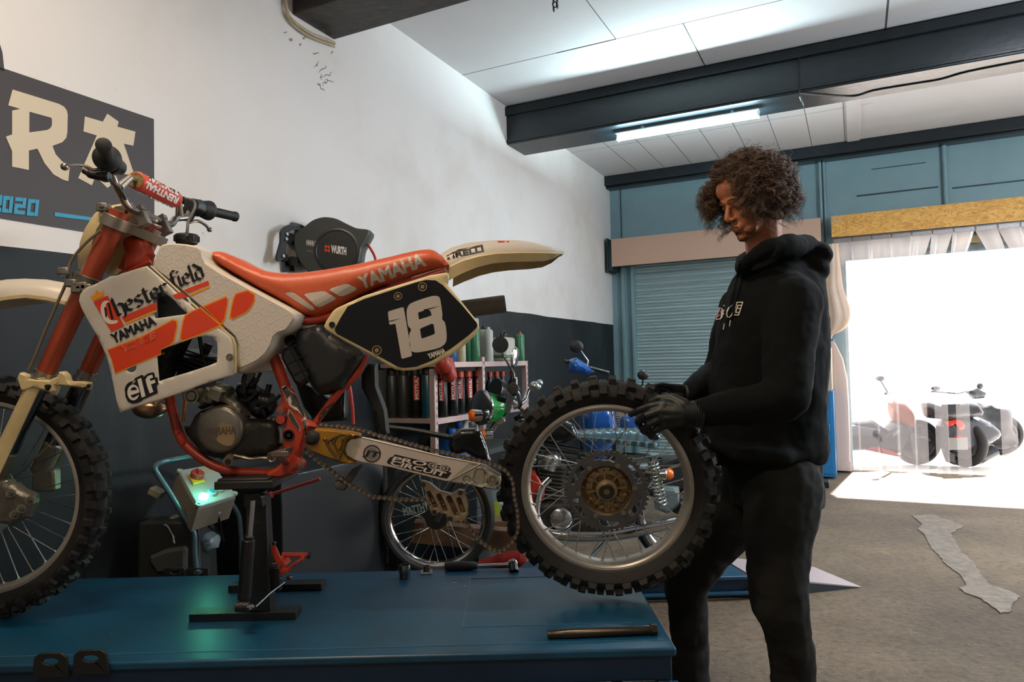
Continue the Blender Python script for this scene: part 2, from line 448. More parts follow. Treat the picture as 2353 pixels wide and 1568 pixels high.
# walls
def wall_mat():
    m = mat('painted_plaster', '#c9c6c4', .75, bump=.12, bs=9)
    N = m.node_tree.nodes; L = m.node_tree.links; b = N['Principled BSDF']
    tc = N.new('ShaderNodeTexCoord'); sx = N.new('ShaderNodeSeparateXYZ'); L.new(tc.outputs['Object'], sx.inputs[0])
    gt = N.new('ShaderNodeMath'); gt.operation = 'GREATER_THAN'; gt.inputs[1].default_value = 1.688
    wob = N.new('ShaderNodeTexNoise'); wob.inputs['Scale'].default_value = 1.3; L.new(tc.outputs['Object'], wob.inputs['Vector'])
    ma = N.new('ShaderNodeMath'); ma.operation = 'MULTIPLY_ADD'; ma.inputs[1].default_value = .02; L.new(wob.outputs[0], ma.inputs[0]); L.new(sx.outputs[2], ma.inputs[2])
    L.new(ma.outputs[0], gt.inputs[0])
    def noise(s_, d=6, r=.6, st_=None):
        n = N.new('ShaderNodeTexNoise'); n.inputs['Scale'].default_value = s_; n.inputs['Detail'].default_value = d; n.inputs['Roughness'].default_value = r
        if st_:
            mp = N.new('ShaderNodeMapping'); mp.inputs['Scale'].default_value = st_; L.new(tc.outputs['Object'], mp.inputs[0]); L.new(mp.outputs[0], n.inputs['Vector'])
        else: L.new(tc.outputs['Object'], n.inputs['Vector'])
        return n
    def ramp(src, stops):
        r = N.new('ShaderNodeValToRGB'); L.new(src, r.inputs[0]); e = r.color_ramp.elements
        while len(e) < len(stops): e.new(.5)
        for k, (p, c) in enumerate(stops): e[k].position = p; e[k].color = lin(c)
        return r
    up = ramp(noise(.9).outputs[0], [(.3,'#cac6c1'),(.5,'#d8d6d5'),(.7,'#dbdadb')])
    sp = ramp(noise(17, 5, .7).outputs[0], [(.70,'#000000'),(.76,'#ffffff')])
    m1 = N.new('ShaderNodeMix'); m1.data_type = 'RGBA'; m1.inputs['B'].default_value = lin('#8d8377'); L.new(sp.outputs[0], m1.inputs['Factor']); L.new(up.outputs[0], m1.inputs['A'])
    lo = ramp(noise(2.2, 8, .7, (1,1,.35)).outputs[0], [(.3,'#0c1012'),(.52,'#14191c'),(.68,'#282d31')])
    mx = N.new('ShaderNodeMix'); mx.data_type = 'RGBA'; L.new(gt.outputs[0], mx.inputs['Factor']); L.new(lo.outputs[0], mx.inputs['A']); L.new(m1.outputs['Result'], mx.inputs['B'])
    L.new(mx.outputs['Result'], b.inputs['Base Color'])
    b.inputs['Specular IOR Level'].default_value = .25
    rr = N.new('ShaderNodeMapRange'); rr.inputs['To Min'].default_value = .5; rr.inputs['To Max'].default_value = .8; L.new(gt.outputs[0], rr.inputs[0]); L.new(rr.outputs[0], b.inputs['Roughness'])
    return m
mb = MB(); roombox(mb, SR, 0, -.2, 0, 0, 3.7); st(mb.build('wall_left', wall_mat(), smooth=0))
mb = MB(); roombox(mb, SR, 0, RR, RR+.2, 0, 3.7); st(mb.build('wall_right', mat('plaster_plain', '#bdb8b2', .8, var=.3, vs=1), smooth=0))
mb = MB(); roombox(mb, SR-.2, SR, -.2, RR+.2, 0, 3.7); st(mb.build('wall_rear', mat('plaster_plain', '#bdb8b2', .8), smooth=0))
BLUE = mat('teal_blue_paint', '#7c9ba3', .45, var=.35, vs=2.2, var_col='#688891', bump=.1, bs=12)
S0, S1 = .30, 2.30           # shutter opening along the back wall
D0, D1, DH = 2.62, 5.75, 2.25
mb = MB()
roombox(mb, 0, .2, -.2, S0-.12, 0, 3.7); roombox(mb, 0, .2, S1+.02, D0, 0, 3.7); roombox(mb, 0, .2, D1, RR+.2, 0, 3.7)
roombox(mb, 0, .2, S0-.12, S1+.02, 2.42, 3.7); roombox(mb, 0, .2, D0, D1, DH, 3.7)
st(mb.build('wall_back', BLUE, smooth=0))
# roller shutter in the back wall
sh = thing('door_1', 'closed corrugated teal roller shutter in the back wall', 'roller shutter', rm(0,1.3,0)); sh['kind'] = 'structure'
for k in ('label','category'): del sh[k]
mb = MB(); prof = []
z = 0.0; pitch = .0765
while z < 2.44:
    prof += [(z, .03), (z+.006,.045), (z+.02,.052), (z+.034,.046), (z+.04,.036), (z+.045,.046), (z+.058,.052), (z+.070,.045)]
    z += pitch
mb.rings([[rm(d-.02, b_, z_) for z_, d in [(a, -c+.09) for a, c in prof]] for b_ in (S0-.05, S1)], closed=False, caps=False)
mb.build('shutter_curtain', mat('shutter_slats', '#b4c8ca', .34, .3, var=.5, vs=3, var_col='#8fa8ac', stretch=(.4,.4,6)), sh, smooth=50)
mb = MB(); roombox(mb, -.05, .03, S0-.17, S0-.13, 0, 2.42); roombox(mb, -.06, .03, S0-.045, S0-.01, 0, 2.40); roombox(mb, -.05, .03, S1, S1+.05, 0, 2.42)
mb.build('guide_rail', mat('rail_paint', '#7fa0a4', .4, .3), sh, bevel=.003)
mb = MB(); roombox(mb, -.01, .0, S0-.13, S0-.04, 0, 2.45); mb.build('side_plate', BLUE, sh)
# shutter box: board + brackets
PB = onback(1413,548,-.30); bx = thing('shutter_box', 'pinkish-beige board box over the top of the roller shutter', 'shutter box', rm(-.2,1.3,2.4))
mb = MB(); roombox(mb, -.30, -.275, .10, 2.40, 2.36, 2.69); mb.build('front_board', mat('hardboard', '#c4a28d', .7, bump=.08, bs=200), bx, bevel=.002)
mb = MB(); roombox(mb, -.275, .0, .10, 2.40, 2.675, 2.69); mb.build('top_board', mat('hardboard', '#c4a28d', .7), bx)
mb = MB(); roombox(mb, -.29, 0, .035, .05, 2.30, 2.71); roombox(mb, -.27, -.02, .045, .10, 2.32, 2.66); mb.cyl(rm(-.13,.12,2.48), rm(-.13,2.38,2.48), .11)
mb.build('roller_drum', mat('dark_teal_metal', '#33484e', .45, .5, var=.5), bx)
# ceiling in bays
CEI = mat('ceiling_boards', '#cfced0', .8, var=.22, vs=.9, var_col='#b4b1ae', bump=.06, bs=60)
mb = MB(); roombox(mb, SR-.2, .2, -.2, RR+.2, 3.49, 3.7); st(mb.build('ceiling', CEI, smooth=0))
# thin open joints between the boards (dark slots let in as narrow strips)
SEAM = mat('seam_shadow_gap', '#4b4b4b', .9)
mb = MB()
def seam(s0, b0, s1, b1, w=.006):
    a = rm(s0,b0,3.489); b = rm(s1,b1,3.489); d = (b-a).normalized(); n = V((-d.y,d.x,0))*w/2
    mb.hexa([a-n,b-n,b+n,a+n], [p+V((0,0,.004)) for p in (a-n,b-n,b+n,a+n)])
seam(-3.62,0,-3.62,1.2,.005); seam(-3.62,.8,-3.62,1.25,.012); seam(-5.12,1.25,-3.62,1.25,.005); seam(-3.62,1.22,-3.62,RR,.003)
for b_, w_ in ((1.72,.008),(2.95,.012),(4.2,.010),(5.4,.008)): seam(-3.62 if b_ < 2 else -5.1, b_, -2.86, b_, w_)
for k in range(1, 9): seam(-2.49, .32*k+.1, -.2, .32*k+.1, .005)
seam(-1.9, 2.9, -1.9, RR, .006); seam(-1.3,0,-1.3,2.9,.003)
st(mb.build('trim_4', SEAM, smooth=0))
mb = MB(); roombox(mb, -2.49, -.2, 2.68, 2.80, 3.478, 3.49); st(mb.build('trim_5', CEI, smooth=0, bevel=.002))
# beams
BM = mat('black_beam_paint', '#141f25', .30, var=.7, vs=9, var_col='#101619', bump=.12, bs=22)
BM1 = mat('charred_beam', '#24282a', .5, var=.9, vs=11, var_col='#3d3022', bump=.6, bs=18)
def beam(n, s0, s1, z0, m):
    mb = MB(); roombox(mb, s0, s1, 0, RR, z0, 3.49)
    return st(mb.build('trim_%d'%n, m, smooth=0, bevel=.006))
beam(1, -5.46, -5.12, 3.15, BM1); beam(2, -2.86, -2.49, 3.148, BM)
mb = MB(); roombox(mb, -.20, 0, 0, RR, 3.37, 3.49); roombox(mb, -.15, 0, 0, RR, 3.345, 3.37); st(mb.build('trim_3', BM, smooth=0, bevel=.006))
beam(6, -8.1, -7.75, 3.15, BM1)
mb = MB(); roombox(mb, -2.885, -2.86, 0, RR, 3.40, 3.47); roombox(mb, -2.87,-2.86, 0, RR, 3.165, 3.185); st(mb.build('trim_7', BM, smooth=0, bevel=.002))
# wall posts and conduits on the blue wall
mb = MB(); roombox(mb, -.012, 0, .14, .145, 2.7, 3.34); st(mb.build('trim_8', mat('dark_teal_metal', '#33484e'), smooth=0))
o = MB(); o.cyl(rm(-.03,2.40,0), rm(-.03,2.40,3.35), .017); o.cyl(rm(-.02,2.44,0), rm(-.02,2.44,3.35), .012)
tag(o.build('wall_pipe', BLUE), 'teal painted pipe running up the blue wall behind the curly-haired man', 'pipe')
o = MB(); o.cyl(rm(-.03,3.56,DH+.2), rm(-.03,3.56,3.35), .022)
tag(o.build('wall_pipe', BLUE), 'short teal painted pipe above the yellow board over the open doorway', 'pipe')
mb = MB(); roombox(mb, -.006, 0, 2.75, 3.5, 2.93, 2.945); roombox(mb, -.006, 0, 3.62, RR, 2.90, 2.915); roombox(mb,-.006,0,2.9,3.4,3.2,3.208); st(mb.build('trim_9', mat('dark_teal_metal', '#33484e'), smooth=0))
# osb board above the doorway
def osb():
    m = mat('osb', '#c08a3c', .6)
    N = m.node_tree.nodes; L = m.node_tree.links; b = N['Principled BSDF']
    tc = N.new('ShaderNodeTexCoord'); v = N.new('ShaderNodeTexVoronoi'); v.inputs['Scale'].default_value = 45; v.inputs['Randomness'].default_value = 1
    mp = N.new('ShaderNodeMapping'); mp.inputs['Rotation'].default_value = (.3,.5,.6); mp.inputs['Scale'].default_value = (1,1,2.4)
    L.new(tc.outputs['Object'], mp.inputs[0]); n = N.new('ShaderNodeTexNoise'); n.inputs['Scale'].default_value = 6; L.new(mp.outputs[0], n.inputs['Vector'])
    mx = N.new('ShaderNodeMix'); mx.data_type = 'RGBA'; mx.inputs['Factor'].default_value = .25; L.new(mp.outputs[0], mx.inputs['A']); L.new(n.outputs[1], mx.inputs['B'])
    L.new(mx.outputs['Result'], v.inputs['Vector'])
    r = N.new('ShaderNodeValToRGB'); e = r.color_ramp.elements; e[0].position = 0; e[0].color = lin('#c18c40'); e[1].position = 1; e[1].color = lin('#eab866')
    k = e.new(.5); k.color = lin('#dba34f'); sp = N.new('ShaderNodeSeparateXYZ'); L.new(v.outputs['Color'], sp.inputs[0]); L.new(sp.outputs[0], r.inputs[0]); L.new(r.outputs[0], b.inputs['Base Color'])
    return m
t = thing('door_header_panel', 'yellow chipboard panel fixed over the open doorway', 'panel', rm(-.25,4.2,2.5))
mb = MB(); roombox(mb, -.30, -.27, 2.50, RR-.1, 2.475, 2.695); mb.build('chipboard', osb(), t, bevel=.002)
mb = MB(); roombox(mb, -.27, 0, 2.51, 2.55, 2.50, 2.66); roombox(mb,-.27,0,5.9,5.94,2.5,2.66); mb.build('side_bracket', mat('dark_teal_metal', '#33484e'), t)
mb = MB(); text_mesh(mb, 'MU', rm(-.302,2.51,2.665), BD, (0,0,1), .022, .07); text_mesh(mb, '0IAU', rm(-.302,2.51,2.625), BD, (0,0,1), .024, .085)
mb.build('printed_mark', mat('grey_print', '#b9b6b0', .6), t)
mb = MB(); roombox(mb, -.02, 0, 2.2, 2.30, 2.585, 2.605); center(tag(mb.build('door_latch', mat('bare_steel', '#a9b4b4', .3, .9), bevel=.003), 'small bright steel latch on the blue wall beside the yellow panel', 'latch'))
# ================================================================== MATERIALS OF THE BIKE
c2=crop(120,300,5.227); c3=crop(150,530,3.647); c4=crop(0,580,1.8233); c5=crop(360,760,4.3545)
d1=crop(440,480,2.674); d2=crop(620,760,3.267); d3=crop(330,1000,3.4837); d4=crop(860,760,5.2275); d5=crop(860,1060,5.6)
e1=crop(1140,840,2.904); e2=crop(1400,340,3.734); e3=crop(1440,680,3.919)
WHITE = mat('white_plastic', '#c9c2b8', .38, var=.25, vs=9, var_col='#b8a98f')
CREAM = mat('yellowed_plastic', '#c9b68a', .42, var=.45, vs=10, var_col='#a58d5e')
REDP = mat('red_frame_paint', '#b23a22', .35, var=.35, vs=14, var_col='#6e2418', bump=.05)
FORKR = mat('red_fork_tube', '#a5482f', .28, .25, var=.2, vs=8)
ALU = mat('cast_aluminium', '#8d8779', .42, .75, var=.4, vs=16, bump=.12, bs=60)
ALU2 = mat('brushed_aluminium', '#9d978c', .34, .8, var=.25, vs=20, bump=.05)
DARK = mat('dark_engine_metal', '#35332f', .42, .6, var=.5, vs=20, bump=.2)
CHROME = mat('chrome', '#c4c4c4', .12, 1)
BLK = mat('black_plastic', '#141617', .42, var=.2, vs=12)
RUB = mat('tyre_rubber', '#131211', .75, var=.5, vs=22, var_col='#24211d', bump=.15, bs=60)
RUBB = mat('black_rubber_grip', '#16181a', .6, bump=.1)
SEATR = mat('orange_red_vinyl', '#c85833', .42, var=.2, vs=6, var_col='#ad4526', bump=.05, bs=260)
ORM = mat('orange_red_vinyl_sticker', '#d8401c', .35)
ORY = mat('amber_sticker', '#ee9320', .35)
INK = mat('black_ink', '#101216', .4)
PALE = mat('pale_print', '#c9bfb2', .5)
STEEL = mat('bare_steel', '#a9b4b4', .3, .9)
RUST = mat('oily_chain_steel', '#6f6356', .40, .7, var=.5, vs=60, var_col='#3a322b')
OLIVE = mat('gold_anodised', '#b07c22', .35, .5, var=.5, vs=9, var_col='#5a4424')
BRONZE = mat('bronze_hub', '#a08c6c', .38, .8, var=.4, vs=14)
BY, ZD = 2.10, CH-.715

def arc(c, r, a0, a1, n, ax='y'):
    return [V((c[0]+r*math.cos(a0+(a1-a0)*k/n), c[1], c[2]+r*math.sin(a0+(a1-a0)*k/n))) for k in range(n+1)]
def tyre(mb, rin, R, w, n, kh, ks=.021, rows=((0,.30),(.62,0),(1.12,.0))):
    rmid = rin+(R-rin)*.42; ch = R-rmid; prof = []
    for k in range(-6, 7):
        p = k/6*PI/2; prof.append((w/2*math.sin(p), rmid+ch*math.cos(p)))
    prof = [(-w*.30, rin)]+[(-w*.43, rin+(rmid-rin)*.5)]+prof+[(w*.43, rin+(rmid-rin)*.5), (w*.30, rin)]
    mb.lathe((0,0,0), (0,1,0), prof, 96, caps=False)
    def knob(a, ph, lw, lc):
        y = w/2*math.sin(ph); r = rmid+ch*math.cos(ph)
        er = V((math.cos(a),0,math.sin(a))); ea = V((-math.sin(a),0,math.cos(a))); ey = V((0,1,0))
        nn = (er*math.cos(ph)+ey*math.sin(ph)).normalized(); tt = (ey*math.cos(ph)-er*math.sin(ph)).normalized()
        c = er*r+ey*y
        b = [c-nn*.004+ea*lc*.58*sx+tt*lw*.58*sy for sx, sy in ((-1,-1),(1,-1),(1,1),(-1,1))]
        t = [c+nn*kh+ea*lc*.44*sx+tt*lw*.44*sy for sx, sy in ((-1,-1),(1,-1),(1,1),(-1,1))]
        mb.hexa(b, t)
    for i in range(n):
        a = 2*PI*i/n
        if i % 2: knob(a, .27, ks*1.15, ks*.9); knob(a, -.27, ks*1.15, ks*.9)
        else: knob(a, .0, ks*1.3, ks*.9); knob(a, .66, ks, ks); knob(a, -.66, ks, ks)
        for s in (-1, 1): knob(a+PI/n*(1 if i%2 else 1), s*1.12, ks*1.15, ks*1.0)
def rim_prof(ri, ro, w):
    return [(-w/2,ro),(-w/2,ro-.008),(-w*.42,ri+.006),(-w*.2,ri),(0,ri-.003),(w*.2,ri),(w*.42,ri+.006),(w/2,ro-.008),(w/2,ro),(w*.36,ro-.004),(0,ro-.014),(-w*.36,ro-.004),(-w/2,ro)]
def rim_prof2(ri, ro, w):
    return [(-w/2+.002,ro),(-w/2,ro-.003),(-w/2,ro-.014),(-w/2+.004,ro-.018),(-w*.36,ri+.004),(-w*.2,ri),(0,ri-.003),(w*.2,ri),(w*.36,ri+.004),(w/2-.004,ro-.018),(w/2,ro-.014),(w/2,ro-.003),(w/2-.002,ro),(w*.40,ro-.003),(0,ro-.010),(-w*.40,ro-.003),(-w/2+.002,ro)]
def spoke_set(parent, rh, rr, yh, n, m, x0=0, rad=.0017, off=.55, loc=(0,0,0)):
    """each spoke is its own mesh object"""
    loc = V(loc); protos = {}
    for i in range(n):
        s = 1 if i % 2 else -1; k = 1 if (i//2) % 2 else -1
        if (s, k) not in protos:
            mb = MB(); ah = k*off
            p0 = V((rh*math.cos(ah), s*yh, rh*math.sin(ah))); p1 = V((rr, 0, 0))
            mb.tube([p0, p1], rad, 6); d = (p0-p1).normalized(); mb.tube([p1-d*.003, p1+d*.014], .0032, 6)
            o = mb.build('spoke', m, parent, smooth=60); protos[(s,k)] = o
        else:
            o = protos[(s,k)].copy(); COL.objects.link(o); o.parent = parent
        o.location = loc; o.rotation_euler = (0, -2*PI*i/n, 0)
    return
def bolt(mb, p, r=.008, h=.005, d=(0,-1,0)):
    p = V(p); d = V(d); mb.tube([p, p+d*h], r, 6); mb.tube([p-d*.001, p+d*h*.3], r*1.35, 14); return mb

# ================================================================== REAR WHEEL IN THE MAN'S HANDS
rw = thing('motorcycle_wheel', 'knobbly rear wheel with silver rim and big sprocket, held upright on the blue lift', 'wheel')
mb = MB(); tyre(mb, .2515, .315, .112, 36, .016, .0235); mb.build('tyre', RUB, rw, smooth=30)
mb = MB(); mb.lathe((0,0,0), (0,1,0), rim_prof2(.229, .2545, .068), 96, caps=False)
for i in range(36): a = 2*PI*i/36; mb.ell((.231*math.cos(a), .006*(-1)**i, .231*math.sin(a)), (.006,.005,.006), n=8, m=4)
mb.torus((0,-.0335,0), (0,1,0), .2445, .0012, 96, 6)
RIMM = mat('worn_rim_alloy', '#b0aaa0', .38, .6, var=.35, vs=9, bump=.05); rim = mb.build('rim', RIMM, rw, smooth=40)
mb = MB(); mb.lathe((0,0,0), (0,1,0), [(-.060,.006),(-.060,.021),(-.052,.024),(-.050,.031),(-.032,.034),(-.022,.042),(-.020,.060),(-.028,.070),(-.040,.0735),(-.042,.0755),(-.028,.0765),(-.020,.072),(.02,.05),(.045,.066),(.05,.066),(.055,.03),(.055,.006)], 48)
for i in range(8):
    a = 2*PI*i/8+.2; mb.hexa(*[[V((r*math.cos(a)+t*math.sin(a), y, r*math.sin(a)-t*math.cos(a))) for r, t in ((.028,-.0022),(.028,.0022),(.056,.0022),(.056,-.0022))] for y in (-.020,-.040)])
    rr_ = .054; mb.tube([V((rr_*math.cos(a+.39),-.040,rr_*math.sin(a+.39))), V((rr_*math.cos(a+.39),-.020,rr_*math.sin(a+.39)))], .0052, 10)
hub = mb.build('hub', BRONZE, rw, smooth=40)
mb = MB(); mb.lathe((0,0,0), (0,1,0), [(-.064,.009),(-.064,.0185),(-.055,.0195),(-.055,.009)], 32, caps=False); mb.torus((0,-.0605,0),(0,1,0),.019,.003,32,8); mb.build('axle_spacer', DARK, rw)
mb = MB()
outer = []; nt = 50
for i in range(nt):
    a = 2*PI*i/nt; s_ = 2*PI/nt
    for da, r in ((-.36,.1165),(-.17,.1235),(.17,.1235),(.36,.1165)): outer.append((r*math.cos(a+da*s_), r*math.sin(a+da*s_)))
loops = [outer, [(.074*math.cos(2*PI*k/48), .074*math.sin(2*PI*k/48)) for k in range(48)]]
for i in range(6):
    a0 = 2*PI*i/6+.32; l = []
    for k in range(9): a = a0+k/8*.62; r = .104+.002*math.sin(k/8*PI); l.append((r, a))
    for k in range(9): a = a0+.62-k/8*.62; r = .090 - .0*k + (.006 if k < 3 else -.003 if k > 6 else 0); l.append((r, a))
    loops.append([(r*math.cos(a), r*math.sin(a)) for r, a in l])
flat(mb, loops, -.052, .005)
spm = mat('sprocket_steel', '#5c5c5e', .45, .6, var=.4, vs=25); spk = mb.build('sprocket', spm, rw, smooth=30, bevel=.0008)
mb = MB()
for i in range(6): a = 2*PI*i/6+.18; bolt(mb, (.0815*math.cos(a),-.052,.0815*math.sin(a)), .0055, .006); 
mb.lathe((0,0,0), (0,1,0), [(-.047,.0755),(-.047,.086),(-.040,.086),(-.040,.0755),(-.047,.0755)], 48, caps=False)
mb.build('sprocket_bolt_ring', ALU, spk)
spoke_set(rim, .068, .236, .026, 36, CHROME, off=.75)
WC = at(1393, 1114, BY-.01); WC.z = 0
wy = math.radians(7); wl = math.radians(7)
axis = V((math.sin(wy), math.cos(wy)*math.cos(wl), math.sin(wl))).normalized()
xax = axis.cross(V((0,0,1))).normalized(); zax = xax.cross(axis).normalized()
WR = Matrix((xax, axis, zax)).transposed() @ Matrix.Rotation(.08, 3, 'Y')
lowest = .331*zax.z + .03
WC.z = ZD + .331*zax.z + .018
rw.matrix_world = Matrix.Translation(WC) @ WR.to_4x4()

# ================================================================== THE MOTOCROSS BIKE
bk = thing('motocross_bike', 'white and orange-red motocross bike number 18 on the blue lift', 'motorcycle', (-.55,BY,ZD))
# ---- front wheel
FWC = V((at(-26,1141,BY).x, BY, ZD+.357))
def local(o): o.location = o.location + FWC - V((-.55,BY,ZD)); o.matrix_parent_inverse = Matrix.Identity(4); return o
mb = MB(); tyre(mb, .2835, .345, .085, 40, .014, .020); ft = local(mb.build('front_tyre', RUB, bk, smooth=30))
mb = MB(); mb.lathe((0,0,0), (0,1,0), rim_prof2(.264, .287, .052), 96, caps=False)
for i in range(36): a = 2*PI*i/36; mb.ell((.265*math.cos(a), .005*(-1)**i, .265*math.sin(a)), (.006,.005,.006), n=8, m=4)
fr = mb.build('front_rim', RIMM, bk, smooth=40); local(fr)
spoke_set(fr, .028, .270, .028, 36, CHROME, off=1.0)
mb = MB(); mb.lathe((0,0,0), (0,1,0), [(-.07,.01),(-.07,.016),(-.035,.018),(-.033,.034),(-.026,.034),(-.02,.022),(.02,.022),(.026,.034),(.033,.034),(.035,.018),(.07,.016),(.07,.01)], 32)
local(mb.build('front_hub', ALU, bk))
mb = MB(); loops = [[V((.118*math.cos(2*PI*k/60),-.046,.118*math.sin(2*PI*k/60))) for k in range(60)], [V((.09*math.cos(-2*PI*k/60),-.046,.09*math.sin(-2*PI*k/60))) for k in range(60)]]
mb.prism(loops, (0,.003,0))
for i in range(6): a = 2*PI*i/6; mb.hexa([V((.03*math.cos(a+.15),-.046,.03*math.sin(a+.15))),V((.03*math.cos(a-.15),-.046,.03*math.sin(a-.15))),V((.092*math.cos(a+.2),-.046,.092*math.sin(a+.2))),V((.092*math.cos(a+.3),-.046,.092*math.sin(a+.3)))],[V((.03*math.cos(a+.15),-.043,.03*math.sin(a+.15))),V((.03*math.cos(a-.15),-.043,.03*math.sin(a-.15))),V((.092*math.cos(a+.2),-.043,.092*math.sin(a+.2))),V((.092*math.cos(a+.3),-.043,.092*math.sin(a+.3)))])
local(mb.build('brake_disc', STEEL, bk))
# ---- caliper
NY = BY-.10     # near fork plane
mb = MB(); cal = c4([(5,985),(30,960),(70,965),(100,990),(150,1010),(152,1050),(140,1105),(100,1120),(70,1140),(20,1135),(-30,1120),(-40,1020)])
puff(mb, cal, NY-.035, .026, .012, step=.01)
for p in c4([(45,1010),(90,1075),(125,1040),(60,1100)]): mb.tube([at(*p,NY-.055), at(*p,NY-.068)], .012, 12); bolt(mb, at(*p,NY-.068), .006)
mb.build('brake_caliper', mat('grey_cast_metal', '#6b675f', .45, .6, var=.5, vs=25, bump=.3), bk)
mb = MB(); mb.tube(smoothpath([at(x,y,NY-.05) for x,y in c4([(-40,1120),(0,1128),(40,1133),(75,1105),(88,1085)])],6), .003, 8); mb.build('brake_pipe', mat('brass_pipe','#a86a22',.35,.7), bk)
# ---- forks
FT = (268,507); FB = (104,858)
def forkpt(t, Y): # t 0 = top clamp, 1 = bottom of red tube on the near fork plane
    a = at(*FT, NY); b = at(*FB, NY); p = a+(b-a)*t; return V((p.x, Y, p.z))
for Y, nm in ((NY, 'near'), (BY+.10, 'far')):
    mb = MB(); mb.tube([forkpt(-.06,Y), forkpt(.40,Y), forkpt(.45,Y), forkpt(1.0,Y)], [.0275,.0275,.0275,.0245], 28); mb.build('fork_tube', FORKR, bk)
    mb = MB(); mb.tube([forkpt(.99,Y), forkpt(1.05,Y)], .0285, 28); mb.tube([forkpt(1.03,Y), forkpt(1.09,Y)], .031, 28)
    mb.build('fork_seal_collar', ALU2, bk)
    mb = MB(); mb.tube([forkpt(1.03,Y), forkpt(1.66,Y)], .0225, 28); mb.build('fork_slider', mat('dark_chrome','#5a5f66',.16,.95), bk)
    mb = MB(); a = forkpt(1.5,Y); mb.tube([a, forkpt(1.72,Y)], [.028,.026], 20); mb.box(forkpt(1.72,Y)+V((.02,0,-.02)), (.07,.04,.07)); mb.build('fork_foot', ALU, bk, bevel=.008)
    # guard
    mb = MB(); o = -.028 if Y < BY else .028
    g0, g1 = forkpt(1.03,Y), forkpt(1.66,Y); fwd = V((-.036,o*.4,-.012)); side = V((.028,o,.008))
    rs = []
    for t in (0,.08,.5,1):
        p = g0+(g1-g0)*t; w = 1.0 if t < .09 else .9+.25*t
        ring = [p+V((.020,o,0))*w, p+V((-.012,o*1.15,-.004))*w, p+V((-.034,o*.7,-.014))*w, p+V((-.036,0,-.016))*w, p+V((-.034,-o*.5,-.014))*w]
        rs.append(ring + [q+V((.004,-o*.1,.002)) for q in reversed(ring)])
    mb.rings(rs); mb.build('fork_guard', CREAM, bk, smooth=40, bevel=.001)
# clamp lugs at the seals
mb = MB()
puff(mb, c4([(98,502),(120,510),(135,528),(210,535),(245,520),(255,500),(275,498),(290,512),(300,540),(355,540),(390,545),(380,580),(340,568),(250,560),(238,600),(200,582),(150,570),(100,590),(90,560),(80,530),(82,505)]), NY-.02, .014, .006, step=.01)
mb.build('fork_brace', CREAM, bk)
mb = MB()
for p in c4([(197,562),(207,562),(200,572),(372,560),(356,572)]): bolt(mb, at(*p, NY-.034), .004, .006)
mb.build('brace_bolt', DARK, bk)
# ---- triple clamps
def clamp(name, t, th, m, ext=.036):
    a, b = forkpt(t,NY), forkpt(t,BY+.10); ax = (forkpt(0,BY)-forkpt(1,BY)).normalized(); px_ = V((ax.z,0,-ax.x))
    mb = MB()
    for q in (a, b): mb.tube([q-ax*th/2, q+ax*th/2], .0385, 28)
    c = (a+b)/2
    pts = [a+px_*-.012, a+px_*.030+V((0,.03,0)), c+px_*.092+V((0,-.03,0)), c+px_*.092+V((0,.03,0)), b+px_*.030-V((0,.03,0)), b+px_*-.012]
    mb.prism([[p-ax*th*.42 for p in pts]], ax*th*.84)
    mb.tube([c+px_*.058-ax*th*.6, c+px_*.058+ax*th*.75], .019, 24)
    for q, s in ((a,-1),(b,1)):
        k = q+px_*(-.032); mb.box(k, (.018,.03,th*.8), None); bolt(mb, k+V((0,s*.016,0)), .005, .006, (0,s,0))
    return mb.build(name, m, bk, bevel=.003)
clamp('upper_triple_clamp', .015, .034, ALU2); clamp('lower_triple_clamp', .40, .030, mat('grey_cast_metal','#6b675f'))
# handlebar mounts
def bars(X, Z): return V((X, 0, Z))
HB = at(235,331,1.68)     # outer end of the near grip
axf = (forkpt(0,BY)-forkpt(1,BY)).normalized()
xm, zm = -1.064, CH+.468
mb = MB()
for Y in (BY-.065, BY+.065):
    p = V((xm, Y, zm)); R = Matrix.Rotation(-.43, 3, 'Y')
    mb = MB(); mb.box(p+R@V((0,0,-.022)), (.032,.026,.044), R); mb.box(p+R@V((0,0,.009)), (.036,.026,.014), R)
    for s in (-1,1): bolt(mb, p+R@V((s*.012,0,.016)), .004, .005, R@V((0,0,1)))
    mb.build('handlebar_clamp', ALU2, bk, bevel=.004)
rise = HB.z-.0; gx = HB.x
def bar_side(s):
    return [V((xm,BY,zm)), V((xm,BY+s*.10,zm)), V((xm,BY+s*.135,zm+.008)), V((xm-.001,BY+s*.165,zm+.030)), V((xm+.012,BY+s*.215,HB.z-.040)), V((xm+.014,BY+s*.240,HB.z-.014)), V((xm+.026,BY+s*.275,HB.z)), V((gx,BY+s*.41,HB.z))]
L_ = bar_side(-1); R_ = bar_side(1)
path = smoothpath(list(reversed(L_))+R_[1:], 6)
mb = MB(); mb.tube(path, .0112, 16); hbar = mb.build('handlebar', mat('polished_bar','#a9a29b',.22,.95,var=.3,vs=10), bk)

